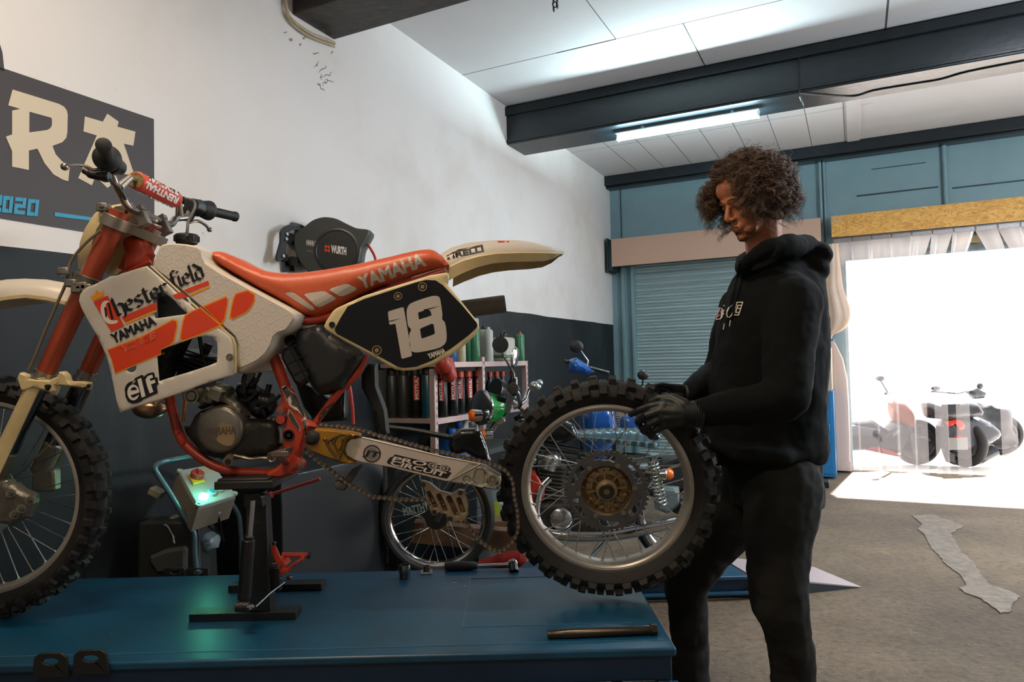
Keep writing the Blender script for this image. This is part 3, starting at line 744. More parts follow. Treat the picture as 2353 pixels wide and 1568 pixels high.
# bar pad (round red foam roll)
pa, pb = at(*c2([(985,590)])[0], BY-.115), at(*c2([(1490,835)])[0], BY+.115)
pz = (pa.z+pb.z)/2; pxx = (pa.x+pb.x)/2; pa = V((pxx,BY-.118,pz)); pb = V((pxx,BY+.118,pz))
mb = MB(); mb.tube([V((pxx,BY-.150,pz)), V((pxx,BY+.150,pz))], .0065, 12); mb.build('crossbar', ALU2, bk)
for s_ in (-1,1): mb = MB(); q = V((pxx,BY+s_*.145,pz)); z_b = V((xm+.004,BY+s_*.178,zm+.045)); mb.tube([q, z_b], [.009,.013], 12); mb.build('crossbar_bracket', ALU2, bk)
PADM = mat('red_pad_cover','#c8432c',.4)
mb = MB(); mb.lathe(pa, (pb-pa), [(0,.0225),(.002,.0255),(.006,.0265),(.230,.0265),(.234,.0255),(.236,.0225)], 40); pad = mb.build('bar_pad', PADM, bk)
for q_, y_ in ((pa,-1),(pb,1)): mb = MB(); mb.lathe(q_, (0,y_,0), [(-.001,.0225),(.0006,.0222)], 32); mb.build('foam_core', mat('tan_foam','#8a744e',.9,bump=.4,bs=120), pad)
tr = bvh(pad)
P2 = c2([(1500,905),(1085,625),(1500,800),(1110,545),(1440,935),(960,715)])
LET = mat('white_lettering','#e0dcd8',.5)
lay(tr, text_px('RENTHAL', c2([(1522,815)])[0], c2([(1128,610)])[0], 14.5, off=.05), 'lettering', LET, pad, step=.004)
lay(tr, text_px('RENTHAL', c2([(1525,745)])[0], c2([(1150,550)])[0], 8, off=.05), 'lettering', LET, pad, step=.004)
lay(tr, text_px('RENTHAL', c2([(1455,915)])[0], c2([(1010,715)])[0], 4.5, off=.05), 'lettering', LET, pad, step=.004)
# grips, levers
for s, nm in ((-1,0),(1,1)):
    a = V((gx,BY+s*.415,HB.z)); b = V((gx-.04,BY+s*.30,HB.z)); c = V((xm+.026,BY+s*.27,HB.z))
    mb = MB(); pr = [(-.003,.010),(0,.0175),(.006,.0185),(.012,.017)]
    for k in range(9): pr += [(.016+k*.009,.0165),(.020+k*.009,.0158)]
    pr += [(.104,.018),(.110,.030),(.116,.034),(.124,.034),(.150,.028),(.152,.012)]
    mb.lathe(a, (c-a), pr, 28)
    mb.build('grip', RUBB, bk, smooth=40)
    # clutch / throttle housing
    mb = MB(); q = c+V((0,-s*.02,0)); mb.tube([q+V((0,s*.015,0)), q-V((0,s*.03,0))], [.030,.022], 20)
    mb.ell(q+V((-.012,0,-.010)), (.026,.022,.018))
    mb.build('lever_perch', BLK, bk)
if True:
    lv = smoothpath([at(*p, y) for p, y in zip(c2([(640,470),(560,470),(480,470),(400,430),(300,415),(210,425),(150,435)]), (1.80,1.79,1.775,1.755,1.73,1.71,1.70))], 5)
    mb = MB(); n_ = len(lv); mb.tube(lv, [.0075-.0035*(i/n_) for i in range(n_)], 12, flat=.6); mb.ell(lv[-1], (.0095,)*3); mb.build('clutch_lever', mat('polished_bar','#a9a29b'), bk)
    mb = MB(); mb.tube(smoothpath([at(*p, 1.80) for p in c2([(380,480),(450,520),(560,550),(650,560),(690,560)])],5), [.008]*5+[.011]*15+[.013], 12); mb.ell(at(*c2([(640,575)])[0],1.81), (.016,.014,.010)); mb.build('lever_dust_cover', BLK, bk)
    mb = MB(); mb.tube(smoothpath([at(*p, y) for p, y in zip(c2([(690,590),(740,640),(800,700),(860,790),(890,870),(900,930),(800,1300),(745,1420)]), (1.80,1.83,1.86,1.92,1.98,2.0,2.04,2.06))],6), .0042, 8); mb.build('clutch_cable', BLK, bk)
    lv = smoothpath([at(*p, y) for p, y in zip(c2([(1650,1105),(1700,1090),(1760,1090),(1820,1120),(1870,1165),(1890,1190)]), (2.40,2.42,2.44,2.46,2.48,2.49))], 5)
    mb = MB(); mb.tube(lv, .0055, 10); mb.ell(lv[-1], (.0095,)*3); mb.build('brake_lever', mat('polished_bar','#a9a29b'), bk)
    mb = MB(); puff(mb, c2([(1530,780),(1600,800),(1640,850),(1720,880),(1730,960),(1700,1040),(1660,1100),(1590,1090),(1500,1040),(1500,990),(1560,960),(1600,900),(1540,870)]), 2.38, .022, .014, step=.01); mb.build('brake_master_cylinder', BLK, bk)
# tank vent hose + cap
mb = MB(); mb.tube(smoothpath([at(*p, y) for p, y in zip(c2([(1615,1270),(1625,1180),(1635,1090),(1680,1000),(1715,920),(1710,860),(1670,835),(1600,820)]), (2.06,2.06,2.07,2.08,2.09,2.10,2.11,2.12))],6), .0042, 10); mb.build('vent_hose', mat('grey_hose','#4a4d4c',.5), bk)
# ---- front number plate (edge-on) and cable
def plate_pts(pts, Y): return [at(x,y,Y) for x,y in pts]
pl_prof = [(560,835),(470,940),(400,1060),(300,1250),(230,1450),(190,1600),(60,1900)]   # front edge, c2
mb = MB(); rs = []
for (x, y), hw_ in zip([(650,845),(500,910),(430,1010),(330,1190),(260,1350),(215,1520),(190,1640)], [.055,.085,.10,.105,.10,.09,.07]):
    p = at(*c2([(x,y)])[0], BY-.09)
    ring = [V((p.x+dx, BY+dy*hw_, p.z)) for dx, dy in ((.055,-1.0),(.018,-.92),(0,-.6),(-.004,0),(0,.6),(.018,.92),(.055,1.0))]
    rs.append(ring+[q+V((.003,0,-.001)) for q in reversed(ring)])
mb.rings(rs); mb.build('number_plate', CREAM, bk, smooth=60)
mb = MB(); mb.box(at(*c2([(620,930)])[0], BY-.10), (.030,.03,.026)); mb.box(at(*c2([(610,905)])[0], BY-.11), (.016,.02,.016)); mb.build('plate_mount', ALU, bk, bevel=.004)
mb = MB(); mb.tube(smoothpath([at(*p, NY-.035) for p in [(232,530),(200,556),(170,590),(158,616),(152,650),(130,700),(100,770),(78,825),(66,850)]],6), .0042, 8); mb.build('brake_hose', mat('olive_hose','#6f6450',.4), bk)
mb = MB()
for p in c4([(268,80),(300,130),(345,142),(365,150),(325,155)]): mb.box(at(*p, NY-.045), (.03,.02,.022))
mb.build('hose_guide', ALU, bk, bevel=.004)
# ---- front fender
mb = MB(); rs = []
for (x, yt), ye, hw_ in zip([(-150,690),(-90,666),(-40,652),(20,643),(60,641),(110,643),(150,650),(170,662)], [726,706,694,684,680,686,696,702], [.05,.075,.085,.09,.085,.075,.06,.05]):
    p = at(x, yt, BY-.02); e = at(x, ye, BY-hw_)
    ring = [V((p.x+dx,BY+dy*hw_,e.z+(p.z-e.z)*k)) for dx,dy,k in ((0,-1,0),(0,-.98,.35),(0,-.7,.8),(0,-.3,1),(0,.3,1),(0,.7,.8),(0,.98,.35),(0,1,0))]
    rs.append(ring+[q+V((0,0,-.004)) for q in reversed(ring)])
mb.rings(rs); ff = mb.build('front_fender', WHITE, bk, smooth=60)
mb = MB(); rs = []
for (x, ye), hw_ in zip([(-150,726),(-90,706),(-40,694),(20,684),(60,680),(110,686),(150,696)], [.05,.075,.085,.09,.085,.075,.06]):
    e = at(x, ye, BY-hw_); rs.append([V((e.x,BY-hw_-.002,e.z+.004)), V((e.x,BY-hw_-.002,e.z-.006)), V((e.x,BY-hw_+.006,e.z-.008)), V((e.x,BY-hw_+.006,e.z+.004))])
mb.rings(rs); mb.build('fender_edge', CREAM, ff, smooth=50)
# ---- head tube and frame
RT = lambda pts, Y, r, n=5, seg=16: MB().tube(smoothpath([at(*p, Y) for p in pts], n), r, seg)
ht0 = forkpt(.06,BY)+V((.062,0,.0)); ht1 = forkpt(.42,BY)+V((.062,0,0))
mb = MB(); mb.tube([at(341,520,BY), at(295,625,BY)], .030, 24); mb.tube([at(345,510,BY), at(342,518,BY)], .033, 24)
puff(mb, c3([(505,60),(560,45),(640,55),(690,70),(720,60),(745,95),(722,120),(745,200),(715,300),(640,340),(560,350),(500,340),(520,230),(500,130)]), BY-.02, .030, .02, step=.015)
puff(mb, c3([(500,330),(420,500),(430,760),(350,900),(300,860),(380,600),(400,420),(470,340)]), BY+.02, .02, .012, step=.015)
mb.tube([at(*c3([(530,340)])[0],BY-.045), at(*c3([(715,262)])[0],BY-.045)], .006, 8)
mb.build('head_tube', REDP, bk)
mb = MB(); mb.torus(at(345,512,BY-.0), (at(345,512,BY)-at(300,610,BY)), .031, .004, 32, 8); mb.tube([at(344,506,BY-.02), at(346,500,BY-.02)], .024, 20); mb.build('steering_bearing_cap', ALU2, bk)
# cradle: near and far downtubes
for Y in (BY-.085, BY+.085):
    pts = c5([(105,560),(118,640),(135,700),(158,790),(185,900),(215,1010),(262,1110),(340,1190),(440,1270),(560,1345),(700,1395),(850,1418),(1000,1425),(1110,1430),(1220,1415)])
    mb = MB(); mb.tube(smoothpath([at(*p, Y) for p in pts], 4), .0135, 18)
    up = c5([(1130,150),(1165,240),(1200,330),(1240,430),(1280,540),(1310,620)])
    mb.tube(smoothpath([at(*p, Y) for p in up], 4), .0165, 18)
    if Y < BY:
        bolt(mb, at(*c5([(208,1012)])[0], Y-.013), .006); bolt(mb, at(*c5([(262,1118)])[0], Y-.013), .006)
    mb.build('frame_cradle', REDP, bk)
mb = MB(); puff(mb, c5([(1250,575),(1340,560),(1375,590),(1400,650),(1445,760),(1480,830),(1510,885),(1580,920),(1610,955),(1600,985),(1545,985),(1515,1040),(1490,1120),(1470,1200),(1445,1260),(1495,1310),(1495,1365),(1440,1385),(1400,1400),(1380,1440),(1250,1478),(1100,1475),(1085,1430),(1200,1370),(1290,1300),(1330,1250),(1280,1190),(1270,1120),(1262,1010),(1300,960),(1315,850),(1280,800),(1215,790),(1222,745),(1262,700),(1250,640)]), BY-.100, .022, .010, step=.010)
fp = mb.build('swingarm_pivot_plate', REDP, bk)
tr = bvh(fp)
TAN = mat('bare_worn_metal', '#8b7a62', .4, .6, var=.5, vs=30); WORN = mat('worn_dark_paint', '#4b443a', .45, .4, var=.4, vs=30)
wear1 = [c5([(1262,580),(1300,570),(1335,610),(1385,650),(1420,720),(1455,800),(1478,865),(1465,872),(1430,830),(1400,780),(1350,745),(1310,710),(1290,650),(1275,620)])]
wear2 = [c5([(1330,800),(1370,850),(1400,910),(1430,960),(1432,1002),(1405,970),(1370,940),(1340,900),(1322,850)])]
wear3 = [c5([(1458,900),(1500,905),(1498,1050),(1478,1052),(1475,930),(1462,925)])]
def grow(l, k):
    cx_ = sum(p[0] for p in l)/len(l); cy_ = sum(p[1] for p in l)/len(l); return [(cx_+(x-cx_)*k, cy_+(y-cy_)*k) for x, y in l]
lay(tr, [[grow(w[0],1.14)] for w in (wear1,wear2,wear3)], 'worn_patch', PALE, fp, off=.0016, step=.004)
lay(tr, [wear1,wear2,wear3], 'worn_patch', WORN, fp, off=.0026, step=.004)
lay(tr, [[c5([(1310,680),(1335,660),(1355,700),(1350,740),(1400,775),(1450,850),(1400,800),(1330,750)])]], 'worn_patch', PALE, fp, off=.0036, step=.004)
mb = MB(); pv = at(*c5([(1322,1047)])[0], BY-.122)
mb.lathe(pv, (0,-1,0), [(0,.0165),(.004,.0165),(.004,.0125),(-.004,.012),(-.004,.006),(.003,.006),(.003,.002)], 24); mb.build('pivot_bolt', DARK, fp)
for p in c5([(1248,788),(1245,890),(1440,1340)]): mb = MB(); q = at(*p, BY-.115); mb.tube([q+V((0,.02,0)), q-V((0,.006,0))], .0125, 16); mb.build('mount_lug', REDP, fp)
for p in c5([(1248,788),(1440,1340)]): mb = MB(); bolt(mb, at(*p, BY-.121), .006, .004); mb.build('mount_bolt', ALU, fp)
# subframe
for Y in (BY-.085, BY+.085):
    mb = MB(); mb.tube(smoothpath([at(*p, Y) for p in d2([(345,690),(400,615),(480,510),(560,415),(630,350),(675,290),(700,230),(722,180)])], 5), .0105, 16)
    mb.tube(smoothpath([at(*p, Y) for p in d1([(560,640),(700,690),(850,665),(1000,600),(1200,510),(1450,420),(1560,385)])], 5), .012, 16)
    sf = mb.build('subframe', REDP, bk)
    if Y < BY: lay(bvh(sf), [[d2([(362,668),(375,630),(420,575),(490,532),(470,565),(420,625),(375,675)])]], 'worn_patch', WORN, sf, off=.0015)
# ---- engine
mb = MB(); fc = at(*c5([(645,985)])[0], BY-.120)
mb.lathe(fc, (0,-1,0), [(-.03,.070),(0,.068),(.010,.066),(.016,.062),(.019,.055),(.019,.002)], 56); cov = mb.build('flywheel_cover', mat('cover_alloy','#857f74',.36,.8,var=.25,vs=12,bump=.05), bk)
tr = bvh(cov)
lay(tr, text_px('YAMAHA', c5([(490,1052)])[0], c5([(800,1030)])[0], 17, off=.04), 'lettering', mat('raised_letter_brown','#57493a',.5), cov, step=.006)
lay(tr, [[sm2(c5([(665,915),(700,935),(740,930),(755,970),(770,1020),(780,1090),(760,1145),(700,1152),(640,1130),(598,1090),(620,1050),(625,980),(630,930)]),3)]], 'worn_patch', mat('tan_worn_alloy','#a48d68',.45,.5), cov, off=.0006)
for p in c5([(810,808),(458,852),(490,1185),(842,1135),(922,1105)]): mb = MB(); q = at(*p, BY-.115); mb.tube([q+V((0,.02,0)),q], .0085, 14); bolt(mb, q, .0048, .004); mb.build('cover_bolt', ALU, cov)
mb = MB()
puff(mb, c5([(430,830),(480,790),(560,760),(640,720),(760,720),(880,760),(900,880),(1000,880),(1060,860),(1200,860),(1280,900),(1290,1150),(1200,1240),(1000,1260),(800,1290),(640,1280),(520,1240),(430,1140),(380,1080),(360,960),(400,900)]), BY-.06, .060, .02, step=.014)
puff(mb, c5([(275,955),(420,950),(430,1090),(380,1110),(330,1060)]), BY-.07, .02, .006)
eng = mb.build('crankcase', DARK, bk, smooth=50)
mb = MB(); puff(mb, c5([(480,650),(520,560),(640,520),(760,560),(760,640),(880,700),(940,850),(880,900),(800,800),(700,740),(560,750),(460,790),(420,760)]), BY-.07, .045, .02, step=.012)
mb.tube([at(*c5([(495,700)])[0],BY-.12), at(*c5([(560,600)])[0],BY-.12)], .020, 18); mb.box(at(*c5([(595,640)])[0],BY-.13), (.036,.03,.030), Matrix.Rotation(.4,3,'Y'))
mb.tube([at(*c5([(520,690)])[0],BY-.135), at(*c5([(545,650)])[0],BY-.14)], .012, 12)
mb.build('cylinder', ALU, bk, bevel=.002)
mb = MB(); q = at(*c5([(365,655)])[0], BY-.10); mb.lathe(q, (0,-1,0), [(-.05,.020),(0,.021),(.012,.021),(.012,.016),(.005,.014),(.014,.012),(.014,.002)], 28); mb.tube([q, at(*c5([(450,600)])[0],BY-.08)], .013, 12); mb.build('exhaust_flange', ALU, bk)
mb = MB() # cylinder fins / head seen through the shroud window
for k in range(6): z = k*.012; c_ = at(455,860,BY-.03)+V((.004*k,0,z)); mb.box(c_, (.11-.006*k,.13,.005), Matrix.Rotation(.35,3,'Y'))
mb.box(at(455,862,BY), (.08,.10,.09), Matrix.Rotation(.35,3,'Y')); mb.tube([at(470,812,BY-.03), at(480,790,BY-.03)], .013, 8)
mb.build('cylinder_head', DARK, bk, bevel=.001)
for Y in (BY-.13,BY+.13):
    mb = MB(); mb.box(at(400,800,Y), (.035,.09,.26), Matrix.Rotation(.45,3,'Y'))
    mb.build('radiator', mat('radiator_black','#1b1c1d',.5,.5,bump=.4,bs=200), bk, bevel=.004)
mb = MB() # carburettor and intake
cb = c5([(830,520),(960,500),(1010,560),(1100,600),(1190,660),(1200,760),(1150,850),(1020,880),(930,830),(880,740),(830,680),(800,600)])
puff(mb, cb, BY-.03, .04, .02, step=.012)
for a_, b_, r in (((900,600),(1010,600),.016),((1040,700),(1150,720),.026),((940,560),(1000,480),.010),((1100,640),(1130,540),.008),((830,700),(900,880),.012),((1000,790),(1090,800),.020)):
    mb.tube([at(*c5([a_])[0],BY-.07), at(*c5([b_])[0],BY-.07)], r, 16)
mb.build('carburettor', mat('oily_black_metal','#26282a',.3,.6,var=.5,vs=30,bump=.3), bk)
mb = MB()
for pts, r in (([(820,690),(900,700),(960,660),(1010,600)],.006),([(940,560),(1000,500),(1040,420)],.005),([(880,620),(870,500),(890,430)],.007),([(1010,830),(1060,760),(1180,700),(1240,640)],.005),([(430,60),(460,250),(520,420)],.006)):
    mb = MB(); mb.tube(smoothpath([at(*p, BY-.09) for p in c5(pts)],5), r, 8); mb.build('fuel_hose', BLK, bk)
mb = MB(); puff(mb, c5([(840,520),(900,430),(960,400),(1000,430),(1020,500),(985,580),(920,600),(850,580)]), BY-.01, .01, .004); mb.build('reed_block', mat('grey_cast_metal','#6b675f'), bk)
mb = MB(); mb.tube(smoothpath([at(*p, BY-.11) for p in c5([(780,1245),(850,1262),(950,1285),(1050,1275),(1110,1278)])],5), [.0105]*8+[.0085]*13, 14, flat=.6)
mb.tube([at(*c5([(712,1310)])[0],BY-.15), at(*c5([(740,1260)])[0],BY-.11), at(*c5([(790,1245)])[0],BY-.10)], .013, 14)
mb.torus(at(*c5([(1150,1280)])[0],BY-.11), (0,1,0), .009, .003, 16, 6); mb.build('gear_lever', mat('alloy_lever','#a09684',.35,.7,var=.3,vs=20), bk)
mb = MB(); mb.tube([at(*c5([(712,1318)])[0],BY-.158), at(*c5([(714,1314)])[0],BY-.151)], .0085, 12); mb.build('gear_lever_tip', BLK, bk)
mb = MB()
mb.tube([at(*c5([(1300,1330)])[0],BY-.10), at(*c5([(1240,1260)])[0],BY-.20)], .010, 10)
for k in range(7): a_ = at(*c5([(1160+26*k,1240-6*k)])[0], BY-.20); mb.box(a_+V((0,.0,0)), (.004,.075,.018), Matrix.Rotation(.3,3,'Y'))
mb.box(at(*c5([(1235,1235)])[0],BY-.165), (.045,.004,.014)); mb.box(at(*c5([(1235,1235)])[0],BY-.238), (.045,.004,.014))
mb.build('footpeg', mat('worn_steel','#8d7b70',.35,.8,var=.5,vs=40), bk, bevel=.001)
mb = MB(); q = at(*c5([(1120,1030)])[0], BY-.085); o_ = []
for i in range(13):
    a = 2*PI*i/13
    for da, r in ((-.12,.025),(-.05,.031),(.05,.031),(.12,.025)): o_.append(q+V((r*math.cos(a+da),0,r*math.sin(a+da))))
mb.prism([o_], (0,.008,0)); mb.tube([q, q-V((0,.016,0))], .010, 6); mb.torus(q-V((0,.003,0)),(0,1,0),.013,.003,20,6)
mb.build('front_sprocket', mat('sprocket_steel','#6e6a63'), bk)
mb = MB(); puff(mb, c5([(905,925),(1030,905),(1040,925),(990,970),(980,1080),(925,1085),(912,1000)]), BY-.10, .012, .005); mb.box(at(*c5([(958,1000)])[0],BY-.114),(.004,.004,.014)); mb.build('chain_case_saver', ALU, bk)
mb = MB(); mb.tube(smoothpath([at(*p, BY-.05) for p in c5([(260,620),(285,700),(275,800),(268,910)])],4), .0045, 8); mb.build('copper_pipe', mat('brass_pipe','#a86a22'), bk)
mb = MB(); mb.ell(at(345,940,BY+.05),(.05,.045,.03)); mb.tube([at(310,935,BY+.04), at(365,930,BY+.04)], .022, 16); mb.build('expansion_chamber', mat('raw_pipe','#9a7b5d',.3,.85,var=.6,vs=12,var_col='#51413a'), bk)
# ---- airbox, silencer, shock
mb = MB(); puff(mb, d1([(665,755),(690,740),(800,705),(830,700),(900,760),(1100,880),(1090,910),(1060,960),(990,1060),(960,1110),(860,1140),(780,1150),(700,1000),(640,860)]), BY-.06, .07, .03, step=.02); mb.build('airbox', BLK, bk)
mb = MB()
pp = d1([(555,870),(640,815),(770,1030),(690,1090),(650,1090),(560,920)]); puff(mb, pp, BY-.10, .030, .012, step=.012)
for a_, b_ in (((545,890),(650,835)),((585,960),(700,900)),((620,1030),(735,965)),((600,850),(720,1065)),((640,830),(760,1040))):
    mb.tube([at(*d1([a_])[0],BY-.131), at(*d1([b_])[0],BY-.131)], .0022, 6)
mb.build('air_boot', mat('gloss_black_rubber','#17191a',.3), bk)
mb = MB(); mb.tube([at(*d1([(600,800)])[0],BY), at(*d1([(620,780)])[0],BY)], .03, 12); puff(mb, d1([(530,770),(620,760),(650,800),(560,860),(510,830)]), BY-.05, .04,.02); mb.build('rear_shock_mount', BLK, bk)
a = at(*d1([(1500,640)])[0], BY+.13); b = at(*d1([(1930,583)])[0], BY+.13)
mb = MB(); ax = (b-a); L0 = ax.length; mb.lathe(a, ax, [(0,.024),(.02,.0285),(L0-.006,.0285),(L0,.026),(L0,.022),(L0-.02,.021),(L0-.02,.002)], 32); mb.build('silencer', mat('olive_silencer','#6f695c',.45,.1,var=.2,vs=8), bk)
# ---- swingarm
SY = BY-.10
mb = MB(); puff(mb, d2([(690,800),(740,805),(900,840),(1100,890),(1300,945),(1480,985),(1580,1000),(1735,1080),(1740,1120),(1725,1195),(1690,1195),(1500,1160),(1360,1140),(1330,1130),(1100,1075),(900,1025),(640,975),(580,940),(560,880),(580,830),(620,800)]), SY-.016, .018, .006, holes=[d2([(1550,1060),(1570,1045),(1605,1050),(1608,1100),(1600,1150),(1560,1145),(1545,1130),(1540,1090)]), [(p[0],p[1]) for p in d2([(1481+22*math.cos(2*PI*k/14),1115+20*math.sin(2*PI*k/14)) for k in range(14)])]], step=.012)
sw = mb.build('swingarm', mat('swingarm_alloy','#b3aa98',.40,.5,var=.25,vs=14), bk, smooth=40)
mb = MB(); puff(mb, d2([(690,800),(900,840),(1300,945),(1580,1000),(1735,1080),(1725,1195),(1360,1140),(900,1025),(640,975),(560,880)]), BY+.10, .016, .006, step=.03); mb.build('swingarm_far_side', mat('swingarm_alloy','#a39a88'), bk)
mb = MB()   # weld line, raised rear edge
mb.tube([at(*d2([(1580,1003)])[0],SY-.034), at(*d2([(1345,1130)])[0],SY-.034)], .003, 8); mb.tube([at(*d2([(1580,1000)])[0],SY-.033), at(*d2([(1735,1082)])[0],SY-.033)], .003, 8)
mb.tube([at(*d2([(695,803)])[0],SY-.033), at(*d2([(1300,948)])[0],SY-.033), at(*d2([(1578,1002)])[0],SY-.033)], .0028, 8)
mb.build('weld_edge', ALU2, sw)
mb = MB(); ab = at(*d2([(1672,1118)])[0], SY-.040)
puff(mb, d2([(1632,1075),(1722,1090),(1715,1160),(1625,1145)]), SY-.034, .010, .003)
mb.lathe(ab, (0,-1,0), [(.0,.0135),(.006,.0135),(.006,.010),(.001,.009),(.001,.007),(.007,.006),(.007,.001)], 20); mb.build('axle_block', ALU, sw)
tr = lambda x, z: SY-.034
st_o = d2([(655,812),(690,808),(900,848),(1200,920),(1470,985),(1488,1000),(1470,1020),(1350,1125),(1320,1128),(1100,1072),(900,1022),(690,985),(635,968),(655,920),(665,870)])
stk = lay(tr, [[st_o]], 'sticker_panel', mat('pinkish_grey_sticker','#b8a9a0',.42), sw, off=.0006, step=.02)
o3 = .0013
lay(tr, text_px('JT', d2([(700,935)])[0], d2([(815,955)])[0], 13, off=.03, slant=.35), 'lettering', INK, sw, off=.0022)
jc = d2([(767,925)])[0]
lay(tr, [[[(jc[0]+r1*math.cos(2*PI*k/40), jc[1]+r1*math.sin(2*PI*k/40)) for k in range(40)], [(jc[0]+r2*math.cos(2*PI*k/40), jc[1]+r2*math.sin(2*PI*k/40)) for k in range(40)]] for r1, r2 in ((20.5,16.5),)], 'chain_ring_mark', mat('charcoal_ink','#3a3634',.5), sw, off=o3)
lay(tr, [[[(jc[0]+14*math.cos(2*PI*k/30), jc[1]+14*math.sin(2*PI*k/30)) for k in range(30)]]], 'chain_ring_mark', mat('grey_ink','#6f6862',.5), sw, off=.0017)
lay(tr, [[d2([(925,945),(940,930),(1170,985),(1240,990),(1330,1015),(1360,1040),(1340,1060),(1365,1068),(1330,1112),(1290,1105),(1060,1048),(885,1000),(878,985),(900,955)])]], 'sticker_outline', INK, sw, off=o3, step=.012)
lay(tr, text_px('PRO', d2([(915,975)])[0], d2([(1170,1018)])[0], 10, off=.03, slant=.4), 'lettering', PALE, sw, off=.0021)
lay(tr, text_px('CIRCUIT', d2([(898,1003)])[0], d2([(1310,1098)])[0], 10.5, off=.03, slant=.4), 'lettering', PALE, sw, off=.0021)
gc = d2([(1265,1025)])[0]
def ellp(rx, ry, rot=.22, n=28): return [(gc[0]+rx*math.cos(2*PI*k/n)*math.cos(rot)-ry*math.sin(2*PI*k/n)*math.sin(rot), gc[1]+rx*math.cos(2*PI*k/n)*math.sin(rot)+ry*math.sin(2*PI*k/n)*math.cos(rot)) for k in range(n)]
lay(tr, [[ellp(24,8.5), ellp(22,7)], [ellp(15,6), ellp(13,4.6)], [ellp(7,7.5), ellp(5,6)], [ellp(22,.8)]], 'globe_mark', PALE, sw, off=.0026)
# gold front of the swingarm
mb = MB(); puff(mb, d2([(340,745),(350,728),(470,735),(590,750),(685,770),(692,795),(640,800),(590,820),(562,860),(560,910),(590,955),(650,985),(645,1003),(560,995),(430,950),(330,910),(280,870),(300,800)]), SY-.022, .022, .006, step=.012); gd = mb.build('swingarm_cheek', OLIVE, bk, smooth=40)
mb = MB(); tri = d2([(452,822),(545,778),(572,790),(565,830),(528,950),(505,955),(440,870),(430,845)]); q = [at(x,y,SY-.046) for x,y in tri]; mb.tube(smoothpath(q,3,True), .0035, 8, loop=True)
for p in d2([(415,820),(478,838)]): mb.ell(at(*p,SY-.044),(.006,.004,.006))
mb.tube([at(*d2([(500,800)])[0],SY-.046), at(*d2([(480,850)])[0],SY-.046), at(*d2([(520,930)])[0],SY-.046)], .003, 8)
mb.build('embossed_rib', mat('oily_gold','#6e5a36',.35,.7), gd)
mb = MB(); puff(mb, sm2(d2([(290,760),(330,750),(370,775),(365,830),(330,860),(280,850),(268,810)]),3), SY-.048, .016, .012); mb.build('chain_slider', mat('black_rubber_dirty','#1c1a17',.7,bump=.4,bs=60), bk)
mb = MB(); puff(mb, d2([(690,1000),(700,1010),(600,1160),(560,1200),(510,1195),(480,1160),(500,1120),(560,1120),(620,1040)]), SY+.02, .012, .004); mb.build('shock_linkage', mat('dull_dark_alloy','#4c4943',.5,.5,var=.3,vs=10), bk)
# chain guide
mb = MB()
cg = d5([(585,235),(640,245),(720,270),(860,380),(960,400),(1010,405),(1090,355),(1175,370),(1185,440),(1215,560),(1215,680),(1180,740),(1120,795),(1060,775),(1000,775),(960,770),(940,735),(950,715),(930,690),(830,660),(810,680),(780,700),(745,690),(735,660),(705,600),(690,530),(660,480),(650,370)])
def slot(a, b, r):
    a = V(a); b = V(b); d = (b-a); ang = math.atan2(d.y, d.x); out = []
    for k in range(9): t = ang+PI/2+PI*k/8; out.append((a.x+r*math.cos(t), a.y+r*math.sin(t)))
    for k in range(9): t = ang-PI/2+PI*k/8; out.append((b.x+r*math.cos(t), b.y+r*math.sin(t)))
    return d5(out)
puff(mb, cg, SY-.01, .013, .003, holes=[slot((705,405),(790,575),24), slot((838,440),(918,620),24), slot((965,468),(1060,675),25), slot((1092,490),(1145,640),24)], step=.009)
cgo = mb.build('chain_guide', mat('guide_alloy','#8c7d66',.4,.5,var=.3,vs=12), bk, smooth=40)
for p in d5([(632,300),(1108,408),(773,655),(980,740)]):
    mb = MB(); q = at(*p, SY-.022); mb.tube([q+V((0,.004,0)), q-V((0,.004,0))], .0065, 14); mb.box(q-V((0,.0045,0)), (.010,.001,.002), Matrix.Rotation(.5,3,'Y'))
    mb.build('guide_screw', DARK, cgo)
mb = MB(); puff(mb, d5([(680,380),(1180,460),(1150,690),(1080,720),(700,590)]), SY+.012, .005, .002); mb.build('guide_rubbing_block', mat('amber_nylon','#8a6230',.45,var=.4,vs=10), cgo)
# chain: alternating link plates with pins
def chain(mb, pts, Y, pitch=.0155):
    P = smoothpath([at(*p, Y) for p in pts], 8); acc = [P[0]]; need = pitch
    for i in range(1, len(P)):
        a = P[i-1]; b = P[i]; d = (b-a).length
        while d >= need: a = a+(b-a).normalized()*need; acc.append(a); d = (b-a).length; need = pitch
        need -= d
    for i in range(len(acc)-1):
        a, b = acc[i], acc[i+1]; t = (b-a).normalized(); n_ = V((t.z,0,-t.x)); off = .0085 if i % 2 else .0065
        for s in (-1, 1):
            o = []; c = (a+b)/2
            for cen, sg in ((a,-1),(b,1)):
                for k in range(5): an = -PI/2+PI*k/4; o.append(cen+t*sg*.0058*math.cos(an)+n_*(.0058*math.sin(an)*sg))
                o.append(c+n_*.0026*sg)
            mb.prism([[p+V((0,s*off-.0008,0)) for p in o]], (0,.0016,0))
        mb.mi(1); mb.tube([a-V((0,.0112,0)), a+V((0,.0112,0))], .0031, 8); mb.mi(0); mb.tube([a-V((0,.006,0)), a+V((0,.006,0))], .0046, 8)
    return mb
top = d2([(390,705),(460,712),(540,720),(600,732),(680,745),(750,765),(800,785),(880,805),(950,820),(1010,840),(1100,865),(1200,890),(1300,915),(1400,938),(1500,965),(1600,985),(1700,1015),(1760,1045),(1800,1090),(1825,1150),(1835,1250),(1855,1340),(1862,1430)])
